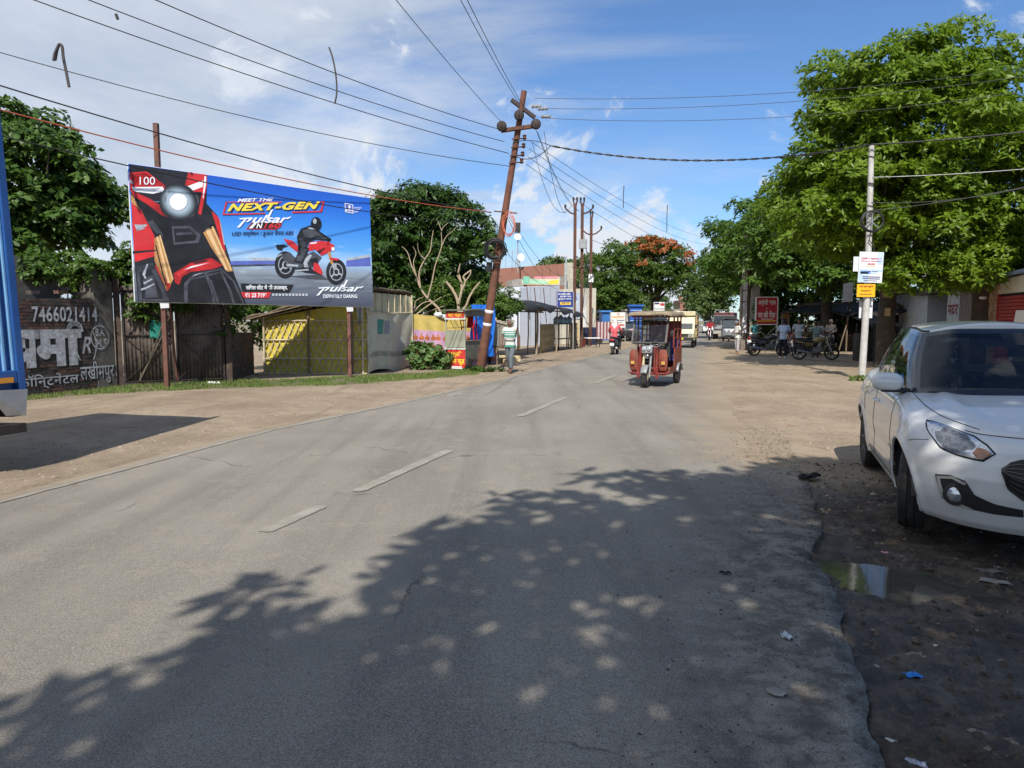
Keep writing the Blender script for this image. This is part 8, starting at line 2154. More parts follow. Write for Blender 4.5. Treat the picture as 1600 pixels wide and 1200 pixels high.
for k in range(6):
    mb = MB(); c = onpole(795, 355) + Vector((0, -.22 - .01 * k, 0)); rr = .15 + .02 * (k % 3); mb.tube([c + Vector((rr * math.cos(a) + .02 * math.sin(2 * a + k), .03 * math.sin(a + k), rr * 1.9 * math.sin(a) + .02 * k)) for a in np.linspace(0, 2 * math.pi, 25)[:-1]], .008, 4, loop=True); mb.build('orange_coil', REDC, le)
for k in range(12):
    mb = MB(); c = onpole(774, 391) + Vector((.02 * math.sin(k * 2), -.2 - .012 * k, .02 * math.cos(k * 3))); rr = .24 + .022 * (k % 5); mb.tube([c + Vector((rr * math.cos(a), .01 * math.sin(3 * a + k), rr * .98 * math.sin(a))) for a in np.linspace(0, 2 * math.pi, 29)[:-1]], .014, 5, loop=True); mb.build('black_coil', CABLE, le)
for a in (R(40), R(-50)):
    mb = MB(); c = onpole(774, 391) + Vector((0, -.17 - .012 * (a > 0), 0)); d = Vector((math.cos(a), 0, math.sin(a))); mb.beam(c - d * .2, c + d * .2, .04, .014); mb.build('coil_bracket', RUST, le)
mb = MB(); mb.tube([onpole(765, 410) + Vector((0, -.1, 0)), onpole(764, 425) + Vector((0, -.1, 0))], .09, 8); mb.build('cable_joint', PLASTB, le)
mb = MB(); c = onpole(790, 332); mb.beam(c + Vector((-.35, -.12, .02)), c + Vector((.35, -.12, -.04)), .035); mb.build('cable_arm', RUST, le)
for py in (487, 507):
    p = at(atpy(py)); mb = MB(); mb.lathe([(.125, -.05), (.14, -.03), (.142, .04), (.127, .06)], 14, p, lpz); mb.build('white_band', WHITEP, le, smooth=True)
# ================================================================== TREES AND PLANTS
def leaves(name, centers, normals, mat, parent, per=6, length=.16, width=.05, droop=.35, spread=1.0, seed=1, droop_var=.3, **tags):
    """whorls of folded leaf blades around many twig ends"""
    r = np.random.default_rng(seed); n = len(centers)
    C_ = np.repeat(centers, per, 0); N_ = np.repeat(normals, per, 0); m = n * per
    a = r.uniform(0, 2 * np.pi, m); up = np.array([0, 0, 1.0])
    t1 = np.cross(N_, np.where(np.abs(N_[:, 2:3]) > .9, [[1.0, 0, 0]], [[0, 0, 1.0]])); t1 /= np.linalg.norm(t1, axis=1, keepdims=True) + 1e-9; t2 = np.cross(N_, t1)
    d = (t1 * np.cos(a)[:, None] + t2 * np.sin(a)[:, None]) * spread + N_ * r.uniform(.1, .7, (m, 1)) - up * (droop + r.uniform(-droop_var, droop_var, (m, 1)))
    d /= np.linalg.norm(d, axis=1, keepdims=True) + 1e-9
    s = np.cross(d, N_ + r.normal(0, .35, (m, 3))); s /= np.linalg.norm(s, axis=1, keepdims=True) + 1e-9
    nn = np.cross(s, d)
    L = length * r.uniform(.6, 1.25, (m, 1)); W = width * r.uniform(.7, 1.25, (m, 1))
    base_ = C_ + d * L * .08 + r.normal(0, length * .12, (m, 3))
    V = np.stack([base_, base_ + d * L * .5 + s * W - nn * W * .3, base_ + d * L - up * L * droop * .3, base_ + d * L * .5 - s * W - nn * W * .3], 1).reshape(-1, 3)
    b = np.arange(m) * 4
    F = np.concatenate([np.stack([b, b + 1, b + 2], -1), np.stack([b, b + 2, b + 3], -1)])
    return np_mesh(name, V, F, mat, parent, **tags)
def crown_points(ells, clump, nclump, per_clump, seed, fill=.35, rough=.45, zmin=-9, cut=None):
    """twig ends on many small clumps set over the shell of a few big ellipsoids (cx,cy,cz,rx,ry,rz)"""
    r = np.random.default_rng(seed); P_, N_ = [], []
    vol = np.array([e[3] * e[4] + e[4] * e[5] + e[3] * e[5] for e in ells]); pick = r.choice(len(ells), nclump, p=vol / vol.sum())
    E_ = np.array(ells)[pick]
    u = r.normal(0, 1, (nclump, 3)); u /= np.linalg.norm(u, axis=1, keepdims=True)
    rad = np.where(r.random(nclump) < fill, r.uniform(.35, .8, nclump), r.uniform(.82, 1.03, nclump))
    cc = E_[:, :3] + u * E_[:, 3:] * rad[:, None]
    if cut is not None: cc = cc[cut(cc)]
    cs = clump * r.uniform(.55, 1.35, len(cc))
    for c, s_ in zip(cc, cs):
        k = max(4, int(per_clump * (s_ / clump) ** 2)); v = r.normal(0, 1, (k, 3)); v /= np.linalg.norm(v, axis=1, keepdims=True)
        v[:, 2] = np.where(v[:, 2] < -.35, -v[:, 2] * .6, v[:, 2])
        q = c + v * s_ * np.array([1.0, 1.0, .68]) * r.uniform(.6, 1.05, (k, 1)); P_.append(q); nv = v * [1, 1, 1] + [0, 0, .55]; N_.append(nv / np.linalg.norm(nv, axis=1, keepdims=True))
    return np.concatenate(P_), np.concatenate(N_), cc
BARK = M('grey_brown_bark', (.12, .095, .07), .95, 0, .3, 6, .5, 14, stretch=(1, 1, .3))
BARKD = M('dark_bark', (.055, .044, .035), .95, 0, .3, 6, .5, 14)
def tree(name, label, foot, trunk_r, fork_z, ells, clump, nclump, per_clump, mat, seed, leaf=(.16, .05, 6, .35), group=None, bark=BARK, nlimb=9, cut=None, fill=.35, cat='tree', lean=(0, 0), extra=None):
    foot = Vector(foot); r = thing(name, label, cat, foot, 0, group)
    P_, N_, cc = crown_points(ells, clump, nclump, per_clump, seed, fill, cut=cut)
    o = np.array(foot)
    leaves('crown', P_ - o, N_, mat, r, leaf[2], leaf[0], leaf[1], leaf[3], seed=seed)
    rg = random.Random(seed); fork = Vector((lean[0], lean[1], fork_z))
    mb = MB(); mb.tube([Vector((0, 0, -.2)), Vector((0, 0, .25)), fork * .5 + Vector((rg.uniform(-.08, .08), 0, 0)), fork], [trunk_r * 1.45, trunk_r * 1.1, trunk_r * .95, trunk_r * .85], 10); mb.build('trunk', bark, r, smooth=True)
    idx = sorted(range(len(cc)), key=lambda k: rg.random())[:nlimb]
    for k in idx:
        e = Vector(cc[k]) - foot; mid = fork.lerp(e, .5) + Vector((rg.uniform(-.3, .3), rg.uniform(-.3, .3), .25)) * (e - fork).length * .25
        mb = MB(); mb.tube([fork - Vector((0, 0, .25)), fork.lerp(mid, .5), mid, e], [trunk_r * .5, trunk_r * .4, trunk_r * .25, trunk_r * .07], 6); mb.build('limb', bark, r, smooth=True)
    return r
BRIGHT = leaf_mat('bright_leaf', (.085, .165, .014), (.235, .345, .032), .48, rough=.38)
MID = leaf_mat('mid_leaf', (.040, .095, .013), (.120, .210, .028), .38)
DEEP = leaf_mat('deep_leaf', (.022, .058, .012), (.070, .130, .022), .28, rough=.35)
TEAK = leaf_mat('broad_leaf', (.035, .085, .016), (.110, .190, .035), .33)
FAR = leaf_mat('far_leaf', (.040, .080, .018), (.110, .160, .045), .25)
VINE = leaf_mat('vine_leaf', (.030, .075, .012), (.115, .20, .030), .35)
OLIVE = leaf_mat('feathery_leaf', (.045, .105, .015), (.130, .21, .034), .38)
# large tree in front of the shops
big = [(13.0, 23.6, 7.3, 3.5, 3.6, 2.4), (11.4, 23.6, 5.6, 2.6, 2.9, 2.1), (15.2, 23.4, 5.9, 2.9, 3.2, 2.4), (10.7, 23.2, 8.5, 1.25, 1.9, 1.45), (13.3, 23.0, 9.2, 1.7, 1.9, 1.0), (12.1, 23.2, 9.1, 1.5, 1.8, 1.0), (13.4, 22.3, 3.7, 2.3, 1.5, 1.1), (15.2, 22.4, 3.7, 1.3, 1.0, .9), (12.9, 22.7, 3.0, 1.5, .8, .7), (14.5, 22.5, 3.0, 1.3, .8, .7), (10.3, 23.2, 5.2, 1.6, 2.0, 1.7), (16.4, 22.6, 6.6, 1.4, 2.4, 1.9), (13.5, 23.0, 10.35, .5, .8, .5)]
tree('large_tree', 'largest bright green leafy tree in front of the shops, behind the sign pole', (12.85, 24.4, 0), .30, 2.6, big, .70, 640, 32, BRIGHT, 21, (.205, .040, 8, .22), None, BARKD, 14)
tk = [o for o in scene.objects if o.name == 'large_tree'][0]
for (px0, py0, px1, py1, nm) in ((1379, 447, 1393, 465, 'paper_notice'), (1382, 481, 1391, 494, 'paper_notice')):
    a, b = A(px0, py1, 24.02), A(px1, py0, 24.02); mb = MB(); mb.add([(a.x, 24.02, a.z), (b.x, 24.0, a.z), (b.x, 24.0, b.z), (a.x, 24.02, b.z)], [(0, 1, 2, 3)]); part(mb, nm, M('kraft_paper', (.36, .28, .15), .85, 0, .15, 6), tk, solid=.006)
# dark roadside tree behind it and its neighbours
tree('dark_roadside_tree', 'dark green tree with a black trunk rising behind the shack roof', (16.1, 36.6, 0), .30, 3.0, [(15.6, 35.6, 6.2, 3.4, 3.0, 2.9), (13.4, 36.6, 5.2, 2.0, 2.4, 2.1), (17.6, 35.0, 6.0, 2.6, 2.4, 3.0), (15.0, 34.6, 3.6, 2.0, 1.6, .9)], .8, 250, 24, MID, 22, (.25, .055, 7, .35), None, BARKD, 10)
tree('spreading_tree', 'spreading mid green tree overhanging the red sign and concrete pole', (15.5, 44.0, 0), .35, 3.2, [(14.9, 43.6, 6.6, 2.9, 3.0, 2.0), (13.6, 42.4, 5.0, 2.2, 2.4, 1.8), (16.6, 43.4, 5.8, 2.6, 2.6, 2.4), (15.6, 41.2, 4.6, 2.6, 1.8, 1.3)], .85, 230, 22, MID, 23, (.28, .062, 7, .35), None, BARKD, 10)
tree('lorry_shade_tree', 'tree hanging over the parked dark lorry', (20.6, 63.0, 0), .35, 3.4, [(20.2, 62.0, 6.4, 3.6, 3.4, 2.4), (18.4, 60.5, 5.4, 2.0, 2.2, 1.7)], 1.0, 150, 20, MID, 24, (.36, .08, 6, .3), None, BARKD, 7)
tree('distant_right_tree', 'farthest right roadside tree seen left of the dark lorry', (25.4, 92.0, 0), .35, 3.0, [(25.2, 91, 5.0, 2.9, 3.0, 2.6), (23.9, 90, 3.6, 1.6, 2, 1.4)], 1.1, 110, 18, FAR, 25, (.45, .11, 6, .3), None, BARKD, 6)
# left side
tree('broad_leaved_tree', 'broad leaved green tree above the painted brick wall', (-13.2, 20.2, 0), .20, 3.2, [(-12.7, 19.4, 5.0, 2.0, 1.7, 1.5), (-13.3, 19.4, 6.3, 1.4, 1.4, 1.0), (-11.7, 19.6, 4.5, 1.3, 1.3, .9), (-13.6, 19.0, 4.0, 1.8, 1.5, 1.2)], .5, 210, 22, TEAK, 31, (.22, .062, 5, .45), None, BARK, 9)
tree('dark_mango_tree', 'dense dark round tree behind the bamboo hut', (-3.4, 31.5, 0), .35, 2.0, [(-3.7, 30.6, 4.6, 2.75, 2.4, 2.5), (-5.3, 30.2, 4.0, 1.6, 1.8, 2.3), (-2.0, 30.4, 4.2, 1.6, 2.0, 2.3), (-4.2, 30.2, 6.3, 1.5, 1.5, 1.0), (-5.0, 29.6, 2.2, 1.6, 1.2, 1.2)], .62, 330, 26, DEEP, 32, (.22, .042, 8, .45), None, BARKD, 8)
tree('round_shrub', 'lighter green round shrub behind the leaning pole', (-.9, 29.0, 0), .10, 1.0, [(-1.9, 28.4, 2.3, 1.2, .9, .8), (-.6, 28.6, 2.2, .85, .8, .65), (-2.4, 28.0, 2.4, .7, .7, .7)], .42, 150, 18, OLIVE, 33, (.14, .03, 7, .3), None, BARK, 6, cat='shrub')
tree('tall_green_tree', 'tall green tree left of the orange flowering tree', (9.4, 69.5, 0), .3, 3.0, [(9.2, 68, 6.0, 2.3, 2.2, 3.0), (8.4, 67.4, 4.2, 1.6, 1.6, 1.8), (10.2, 67.6, 3.6, 1.6, 1.6, 1.6)], .85, 170, 20, OLIVE, 34, (.30, .06, 7, .2), None, BARKD, 7)
fl = tree('flame_tree', 'flame tree with orange red blossom over its crown', (14.6, 73.6, 0), .35, 3.2, [(14.4, 72, 7.0, 3.6, 3.0, 2.5), (12.6, 71.4, 5.4, 2.0, 2.0, 1.8), (16.4, 71.6, 5.6, 2.3, 2.2, 1.7), (13.6, 72, 8.6, 1.8, 1.8, 1.0)], .8, 230, 20, OLIVE, 35, (.30, .05, 7, .15), None, BARKD, 8)
Pb, Nb, _ = crown_points([(14.4, 71.6, 7.2, 3.6, 3.0, 2.5), (13.4, 71.4, 8.7, 1.9, 1.8, 1.1)],   .5, 110, 9, 36, .05, cut=lambda c: (c[:, 2] > 6.5))
leaves('blossom', Pb - np.array(fl.location), Nb, leaf_mat('flame_blossom', (.30, .075, .02), (.46, .17, .05), .25), fl, 5, .26, .085, .1, seed=36)
for k, (x, y, z, rx, rz, lab) in enumerate(((5.6, 84, 6.8, 3.0, 1.7, 'distant pale green tree above the brick building roof'), (12.0, 96, 4.2, 4.0, 2.6, 'dark distant tree behind the long low shed'), (21.5, 118, 3.3, 2.6, 2.2, 'small distant tree left of the far houses'), (26.0, 132, 3.6, 3.0, 2.4, 'small distant tree in front of the far brick house'), (45.0, 165, 5.0, 5.0, 3.6, 'far roadside tree near the vanishing point of the road'), (38.5, 190, 4.5, 4.0, 3.2, 'hazy far tree closing the end of the road'))):
    tree('distant_tree', lab, (x, y + 1, 0), .3, 2.0, [(x, y, z, rx, rx, rz)], 1.0, 70, 16, FAR, 50 + k, (.5, .13, 6, .3), 'distant trees beyond the road', BARKD, 4)
for k, (x, y, z, rx, rz, lab) in enumerate(((16.2, 42.2, 1.9, 2.2, 1.7, 'dark shrub mass directly behind the middle of the shack'), (19.6, 39.6, 2.2, 2.2, 2.0, 'dark shrub mass behind the right end of the shack'), (22.5, 34.5, 3.2, 2.4, 2.4, 'green tree rising behind the limewashed house roof'), (21.5, 29.5, 3.6, 1.8, 1.5, 'green tree top behind the dim shop row'))):
    tree('backing_tree', lab, (x, y + .5, 0), .2, 1.5, [(x, y, z, rx, 1.6, rz)], .75, 80, 18, MID, 80 + k, (.28, .07, 6, .35), 'greenery closing the view behind the shops', BARKD, 4)
# big shade tree standing beside and behind the viewer: out of view, its shade lies over the road and the car
def from_shadow(x, y, z):
    k = 1 / math.tan(SUN_ELEV); return (x - math.sin(SUN_TURN) * k * z, y - math.cos(SUN_TURN) * k * z, z)
shade = []
for (sx, sy, z, rx, ry) in ((.6, 5.0, 7.4, 1.45, 1.5), (2.1, 6.5, 7.9, 1.35, 1.3), (3.4, 7.2, 8.2, 1.2, 1.1), (4.7, 7.1, 8.4, 1.4, 1.35), (6.3, 7.6, 8.4, 1.6, 1.6), (2.5, 4.3, 7.2, 1.7, 1.7), (4.7, 4.5, 7.4, 1.9, 1.8), (-.5, 3.3, 6.8, 1.25, 1.1), (1.2, 2.3, 6.6, 1.7, 1.4), (3.6, 1.8, 6.8, 2.0, 1.6), (-1.4, 2.1, 6.5, .85, .7), (6.8, 3.6, 7.4, 2.0, 2.2), (-.6, .9, 6.4, 1.9, 1.1), (2.4, -.4, 6.8, 2.4, 1.4), (-2.2, .8, 6.4, .8, .6)):
    c = from_shadow(sx + .0, sy - .12, z); shade.append((c[0], c[1], c[2], rx * .95, ry * .95, .75))
tree('shade_tree', 'large leafy tree standing behind the viewer, shading the road and the white car', (4.6, -3.4, 0), .42, 3.6, shade, .5, 450, 11, MID, 41, (.30, .075, 6, .25), None, BARKD, 14, fill=.55)
# creepers on the gate and wall, shrubs behind
def bush(name, label, foot, ells, clump, ncl, per, mat, seed, leaf, cat='shrub', group=None, stems=6, fill=.3):
    r = thing(name, label, cat, foot, 0, group); P_, N_, cc = crown_points(ells, clump, ncl, per, seed, fill); o = np.array(foot)
    leaves('foliage', P_ - o, N_, mat, r, leaf[2], leaf[0], leaf[1], leaf[3], seed=seed)
    rg = random.Random(seed)
    for k in range(stems):
        e = Vector(cc[rg.randrange(len(cc))]) - Vector(foot); mb = MB(); mb.tube([(rg.uniform(-.1, .1), rg.uniform(-.1, .1), -.05), e * .5 + Vector((rg.uniform(-.1, .1), 0, .1)), e], [.02, .015, .006], 5); mb.build('stem', BARK, r, smooth=True)
    return r
bush('creeper', 'leafy green creeper tumbling over the wall end and gate top', (-9.2, 17.5, 0), [(-9.15, 17.7, 3.05, .55, .4, .6), (-8.6, 17.8, 2.6, .5, .35, .5), (-9.7, 17.6, 2.7, .4, .3, .35), (-8.95, 17.5, 2.1, .35, .2, .5), (-8.3, 17.75, 2.2, .3, .2, .4)], .22, 110, 16, VINE, 61, (.10, .036, 5, .5), 'creeper')
bush('creeper', 'dark creeper hanging on the far end of the gate by the brick stub', (-7.5, 18.6, 0), [(-7.4, 18.6, 2.0, .45, .3, .7), (-7.7, 18.5, 1.1, .25, .2, .6), (-8.2, 18.45, 2.2, .5, .25, .35)], .2, 70, 14, VINE, 62, (.10, .036, 5, .5), 'creeper')
bush('creeper', 'creeper clump spilling over the top of the painted brick wall', (-10.6, 16.5, 0), [(-9.85, 16.7, 2.8, .35, .3, .3), (-10.3, 15.8, 2.7, .4, .3, .25)], .22, 45, 16, VINE, 68, (.10, .036, 5, .5), 'creeper', None, 3)
bush('leafy_shrub', 'bright green shrub seen in the gap between gate and hut', (-7.4, 23.0, 0), [(-7.5, 22.9, 1.7, 1.1, .8, 1.1), (-8.2, 22.4, 2.2, .9, .7, .9)], .35, 90, 16, VINE, 63, (.13, .045, 6, .4))
bush('leafy_shrub', 'shrub growing behind the brick wall near the lorry', (-11.3, 17.6, 0), [(-11.0, 17.5, 2.5, .9, .6, .8), (-10.2, 17.6, 2.6, .5, .4, .5)], .3, 70, 16, VINE, 64, (.12, .045, 6, .4))
bush('castor_bush', 'broad leaved weeds in front of the pink cloth screen', (-2.75, 22.9, 0), [(-2.85, 22.95, .45, .50, .32, .38), (-2.35, 22.9, .30, .42, .3, .26)], .16, 60, 8, leaf_mat('castor_leaf', (.08, .16, .045), (.19, .30, .10), .35, odd=(.28, .10, .05), oddp=.07), 65, (.15, .085, 5, .2), 'weeds', None, 10)
bush('low_weeds', 'low green weeds at the foot of the leaning pole', (-.9, 22.1, 0), [(-1.1, 22.15, .06, .4, .2, .08), (-.5, 22.35, .05, .3, .15, .06)], .08, 26, 5, VINE, 66, (.09, .03, 5, .2), 'weeds', None, 4)
bush('low_weeds', 'low weeds at the foot of the concrete sign pole', (9.6, 19.1, 0), [(9.4, 19.1, .03, .35, .15, .05)], .07, 18, 5, GRASS, 67, (.10, .022, 5, .1), 'weeds', None, 3)
# bare, pollarded trees behind the cloth screen
DRY = M('dry_branch', (.40, .31, .21), .85, 0, .2, 6, .15)
def bare(label, foot, paths, seed):
    r = thing('bare_tree', label, 'tree', foot, 0, 'bare trees behind the cloth screen')
    for Y, r0, r1, pts in paths:
        q = [A(x, y, Y) - Vector(foot) for x, y in pts]; n = len(q)
        mb = MB(); mb.tube(catmull(q, 4), list(np.linspace(r0, r1, (n - 1) * 4 + 1)), 6); mb.build('branch', DRY, r, smooth=True)
    return r
bare('thin bare forked tree rising in front of the dark round tree', (-2.3, 26.9, 0), [(26.6, .05, .03, ((690, 520), (688, 487), (668, 466), (657, 450), (650, 430))), (26.5, .03, .01, ((650, 430), (643, 415), (637, 395), (628, 385))), (26.5, .032, .012, ((657, 450), (655, 425), (664, 405), (672, 392), (675, 372), (677, 360))), (26.4, .02, .007, ((650, 430), (646, 410), (650, 396), (645, 385))), (26.5, .03, .01, ((668, 466), (675, 440), (680, 415), (690, 385), (690, 360), (700, 348))), (26.4, .018, .006, ((690, 385), (697, 370), (706, 362), (718, 350))), (26.4, .015, .005, ((690, 360), (685, 348), (683, 343))), (26.4, .015, .006, ((664, 405), (655, 395), (652, 380)))], 1)
bare('stubby pollarded bare tree just left of the leaning pole', (-1.7, 27.3, 0), [(27.0, .07, .045, ((720, 520), (717, 490), (716, 475), (712, 462), (705, 450), (697, 440))), (26.9, .05, .03, ((716, 475), (721, 455), (720, 440), (716, 425))), (26.9, .045, .028, ((721, 455), (727, 440), (724, 432), (735, 423))), (26.8, .03, .018, ((727, 440), (735, 428), (735, 421))), (26.9, .05, .03, ((717, 490), (728, 478), (733, 465), (742, 450), (750, 441))), (26.8, .03, .02, ((720, 440), (714, 430))), (26.8, .03, .02, ((716, 425), (719, 412)))], 2)
bare('fallen dry branches leaning behind the hut corner', (-3.7, 25.0, 0), [(25.0, .03, .012, ((650, 492), (668, 478), (690, 464))), (25.1, .03, .012, ((646, 488), (660, 474), (676, 470))), (25.2, .025, .01, ((655, 495), (672, 486), (694, 478))), (25.0, .02, .01, ((648, 480), (650, 470), (662, 464)))], 3)
# ================================================================== WIRES AND LITTER
WIRE = M('old_wire', (.05, .05, .055), .6, .3, .2)
REDW = M('orange_wire', (.42, .10, .05), .6, 0, .1)
def wire(label, a, b, sag, r=.012, m=None, over=0.0, name='power_cable', n=26, group='overhead wires'):
    """cable between two points, hanging in a curve; over > 0 carries it on beyond b, out of the picture"""
    a, b = Vector(a), Vector(b)
    pts = [a.lerp(b, k / n * (1 + over)) - Vector((0, 0, sag * 4 * (k / n) * (1 - k / n) if k <= n else 0)) for k in range(n + 1)]
    mb = MB(); mb.tube(pts, r * .8, 5); return tag(mb.build(name, m or WIRE, smooth=True, loc=None), label, 'cable', group)
ON = lambda px, py: LP0 + onpole(px, py)
left_wires = (((797, 262), (0, 41), 14.5, .55, .012, WIRE, 'lowest bare wire from the leaning pole, sagging to the upper left'), ((795, 242), (118, 0), 14.0, .30, .014, WIRE, 'wire carrying a small hanging scrap left of the leaning pole'),
    ((788, 224), (200, 0), 13.8, .30, .013, WIRE, 'middle of the three parallel wires crossing above the billboard'), ((784, 206), (296, 0), 13.6, .28, .013, WIRE, 'uppermost of the three parallel wires crossing above the billboard'),
    ((768, 334), (0, 92), 11.5, .45, .016, CABLE, 'thick black cable passing just above the billboard top edge'), ((768, 333), (0, 124), 11.2, .50, .015, REDW, 'orange cable strung past the billboard top'), ((764, 352), (0, 158), 10.8, .55, .014, CABLE, 'lowest black cable crossing the front of the billboard'))
for (p0, p1, Y, sag, r_, m, lab) in left_wires:
    wire(lab, ON(*p0) + Vector((0, -.2, 0)), A(p1[0], p1[1], Y), sag, r_, m, .55)
for (p0, p1, Y, lab) in (((786, 196), (627, 0), 13.0, 'single thin wire rising steeply left of the leaning pole top'), ((812, 166), (725, 0), 13.0, 'left of two close wires rising above the leaning pole'), ((818, 170), (735, 0), 13.2, 'right of two close wires rising above the leaning pole')):
    wire(lab, ON(*p0) + Vector((0, -.2, 0)), A(p1[0], p1[1], Y), .12, .009, None, .5)
for (p0, p1, Y, sag, r_, lab) in (((835, 155), (1600, 84), 20.0, .5, .009, 'top wire of three running right across the blue sky'), ((842, 171), (1600, 96), 19.6, .5, .009, 'middle wire of three running right across the blue sky'), ((848, 186), (1600, 115), 19.2, .6, .009, 'lowest wire of three running right across the blue sky')):
    wire(lab, ON(*p0) + Vector((0, -.1, 0)), A(p1[0], p1[1], Y), sag, r_, None, .35)
c0, c1, c2 = ON(860, 229) + Vector((0, -.1, 0)), A(1361, 226, 19.4), A(1600, 204, 18.0)
for k, lab in enumerate(('thick twisted black cable crossing from the leaning pole to the sign pole, upper strand', 'thick twisted black cable crossing from the leaning pole to the sign pole, lower strand')):
    n = 160; pts = []
    for q in range(n + 1):
        t_ = q / n; p = c0.lerp(c1, t_) - Vector((0, 0, .42 * 4 * t_ * (1 - t_))); a = q * .55 + math.pi * k; pts.append(p + Vector((0, .016 * math.cos(a), .016 * math.sin(a))))
    mb = MB(); mb.tube(pts, .015, 5); tag(mb.build('twisted_cable', CABLE, smooth=True), lab, 'cable', 'overhead wires')
wire('black cable leaving the sign pole top towards the right edge', c1, c2, .05, .026, CABLE, .3)
wire('slack black loop feeding the thick cable at the leaning pole', ON(800, 242) + Vector((0, -.1, 0)), c0, .25, .016, CABLE); wire('second black feeder looping down to the thick cable', ON(802, 224) + Vector((0, -.1, 0)), c0, -.10, .014, CABLE)
for (z, p1, lab, s_) in ((PZ(278), (1600, 262), 'upper pale service wire from the sign pole to the shops', .05), (PZ(317), (1600, 284), 'lower service wire from the sign pole to the shops', .22), (PZ(330), (1600, 288), 'second lower service wire from the sign pole to the shops', .1)):
    wire(lab, SP + Vector((shaft_x(z), -.08, z)), A(p1[0], p1[1], 18.5), s_, .012, GALV if s_ < .06 else CABLE, .3)
twl, twr = Vector((A(897, 330, 40.2).x, 40.2, A(897, 330, 40.2).z)), Vector((A(908, 330, 40.8).x, 40.8, A(908, 330, 40.8).z))
for k, (px, py) in enumerate(((818, 222), (816, 234), (814, 246), (812, 258))):
    e = A((1118, 1112, 1105, 1090)[k], (358, 368, 380, 392)[k], 62); lab = ('first', 'second', 'third', 'fourth')[k] + ' wire down from the spool insulators of the leaning pole, running off along the road'
    wire(lab, ON(px, py) + Vector((.2, -.12, 0)), e, 1.1, .010, None, .3)
wire('wire from the leaning pole crossarm to the left twin pole', ON(838, 204), twl + Vector((.3, 0, 0)), .5, .010); wire('wire from the leaning pole crossarm to the right twin pole', ON(840, 206), twr + Vector((.4, 0, 0)), .8, .010)
wire('service wire from the orange coil down to the brick building', ON(795, 340) + Vector((0, -.2, 0)), A(885, 430, 54), .6, .010, CABLE); wire('second service wire from the orange coil to the stall roofs', ON(793, 342) + Vector((0, -.2, 0)), A(872, 452, 48), .5, .010, CABLE); wire('low service wire from the cable coil to the tin fronted shop', ON(780, 380) + Vector((0, -.2, 0)), A(890, 425, 55), 1.2, .010, CABLE)
wire('wire from the single rusty pole towards the flame tree', A(925, 375, 44.3), A(1010, 392, 70), .3, .016, CABLE); wire('sagging wire beyond the flame tree to the right side trees', A(1010, 400, 70), A(1150, 372, 46), .9, .016, CABLE)
wire('hanging slack wire beside the leaning pole', ON(850, 205), ON(845, 205) + Vector((.9, 2.0, -2.1)), .5, .010); wire('looped slack wire right of the leaning pole', ON(832, 225) + Vector((0, -.1, 0)), ON(832, 225) + Vector((1.4, 2.6, -1.4)), .9, .009)
# scraps caught on the wires
def hanging(label, pts, Y, r_):
    q = [A(x, y, Y) for x, y in pts]; mb = MB(); mb.tube(catmull(q, 4), r_, 5); return tag(mb.build('caught_scrap', M('dark_scrap', (.06, .05, .05), .8), smooth=True), label, 'scrap', 'scraps hanging on the wires')
hanging('limp dark strip hooked over a wire at the upper left', ((86, 94), (89, 78), (92, 70), (97, 72), (99, 90), (104, 115), (108, 136)), 14.3, .028)
hanging('short ragged end of the strip hooked over the upper left wire', ((92, 71), (86, 84), (84, 95)), 14.25, .03)
hanging('long thin stick caught across the three parallel wires', ((514, 74), (520, 92), (525, 120), (526, 145), (523, 162)), 17.0, .02)
hanging('tiny scrap dangling from the wire left of the strip', ((181, 22), (184, 30)), 14.6, .03)
for k, (x, y0, y1) in enumerate(((975, 290, 325), (1043, 320, 362), (1117, 350, 384))): hanging(('left', 'middle', 'right')[k] + ' of three thin cords hanging from the wires above the road', ((x, y0), (x - 1, (y0 + y1) / 2), (x - 1, y1)), 50 + 4 * k, .03)
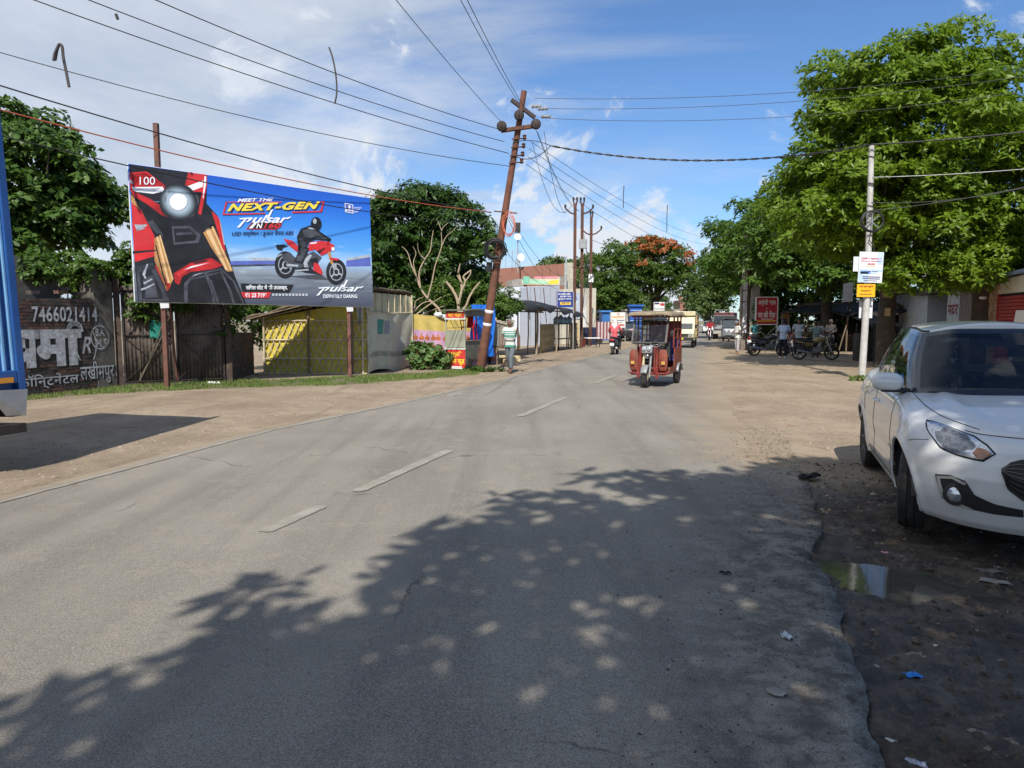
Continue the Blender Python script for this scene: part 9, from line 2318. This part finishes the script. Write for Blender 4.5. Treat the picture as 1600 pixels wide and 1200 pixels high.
# litter lying at the road edge
def rag(name, label, px, py, sx, sy, sz, m, seed, cat, zoff=0.0):
    g = G(px, py); z = .004 if px < 1275 or g.x < float(right_x(g.y)) else float(ground_fields(np.array([g.x]), np.array([g.y]))[0][0]); r_ = random.Random(seed); ph = [r_.uniform(0, 6) for _ in range(4)]; an = r_.uniform(-.6, .6)
    def fn(u, v):
        x, y = (u - .5) * sx * (1 + .15 * math.sin(5 * v + ph[0])), (v - .5) * sy * (1 + .2 * math.sin(6 * u + ph[1]))
        return Vector((x * math.cos(an) - y * math.sin(an), x * math.sin(an) + y * math.cos(an), abs(math.sin(5 * u + ph[2]) * math.cos(4 * v + ph[3])) * sz + .002))
    mb = MB(); mb.grid(fn, 10, 10); return tag(mb.build(name, m, smooth='all', solid=.004, loc=(g.x, g.y, z + zoff)), label, cat)
rag('black_rag', 'crumpled black rag on the road edge in front of the car', 1264, 747, .24, .13, .045, M('black_rag', (.012, .012, .014), .9, 0, .2), 2, 'rag')
rag('blue_wrapper', 'small bright blue snack wrapper on the mud', 1426, 1045, .07, .05, .012, M('blue_foil', (.02, .20, .62), .3, 0, .1), 3, 'wrapper')
rag('torn_packet', 'torn silver and red packet at the bottom edge of the mud', 1431, 1173, .075, .04, .01, M('silver_foil', (.45, .43, .46), .3, .3, .5, 30), 4, 'packet')
rag('white_scrap', 'small crumpled white paper scrap on the asphalt edge', 1230, 998, .05, .05, .02, M('paper_white', (.55, .58, .60), .8), 5, 'paper scrap')
rag('grey_scrap', 'torn grey paper scrap lying flat on the asphalt', 1213, 1084, .08, .05, .01, M('paper_grey', (.28, .26, .23), .9), 6, 'paper scrap')
rag('flattened_cup', 'flattened muddy grey cup near the car bumper', 1547, 886, .15, .09, .009, M('muddy_plastic', (.15, .13, .11), .9), 7, 'cup')
rag('muddy_bag', 'muddy pale plastic bag scrap beside the flattened cup', 1555, 900, .16, .07, .009, M('muddy_white', (.24, .22, .19), .9), 8, 'plastic bag')
rag('muddy_bag', 'torn pale bag scrap on the mud right of the puddles', 1572, 925, .10, .08, .009, M('muddy_white', (.24, .22, .19), .9), 9, 'plastic bag')
rag('muddy_bag', 'pale flattened bag scrap lowest on the mud to the right', 1530, 968, .15, .06, .009, M('muddy_white', (.24, .22, .19), .9), 10, 'plastic bag')
rag('leaf_scrap', 'curled dry leaf on the mud between puddle and wrapper', 1430, 1010, .09, .05, .009, M('dry_leaf', (.22, .18, .13), .9), 11, 'leaf')
rag('pink_wrapper', 'tiny pink wrapper at the edge of the puddle', 1383, 857, .05, .03, .01, M('pink_foil', (.55, .25, .28), .5), 12, 'wrapper')
rag('white_bag', 'small white plastic bag on the grass by the hoarding post', 334, 601, .28, .16, .08, M('bag_white', (.62, .62, .62), .6), 13, 'plastic bag')
rag('black_twig_scrap', 'short black scrap lying on the asphalt', 1133, 897, .07, .025, .012, M('black_rag', (.012, .012, .014), .9), 14, 'scrap')
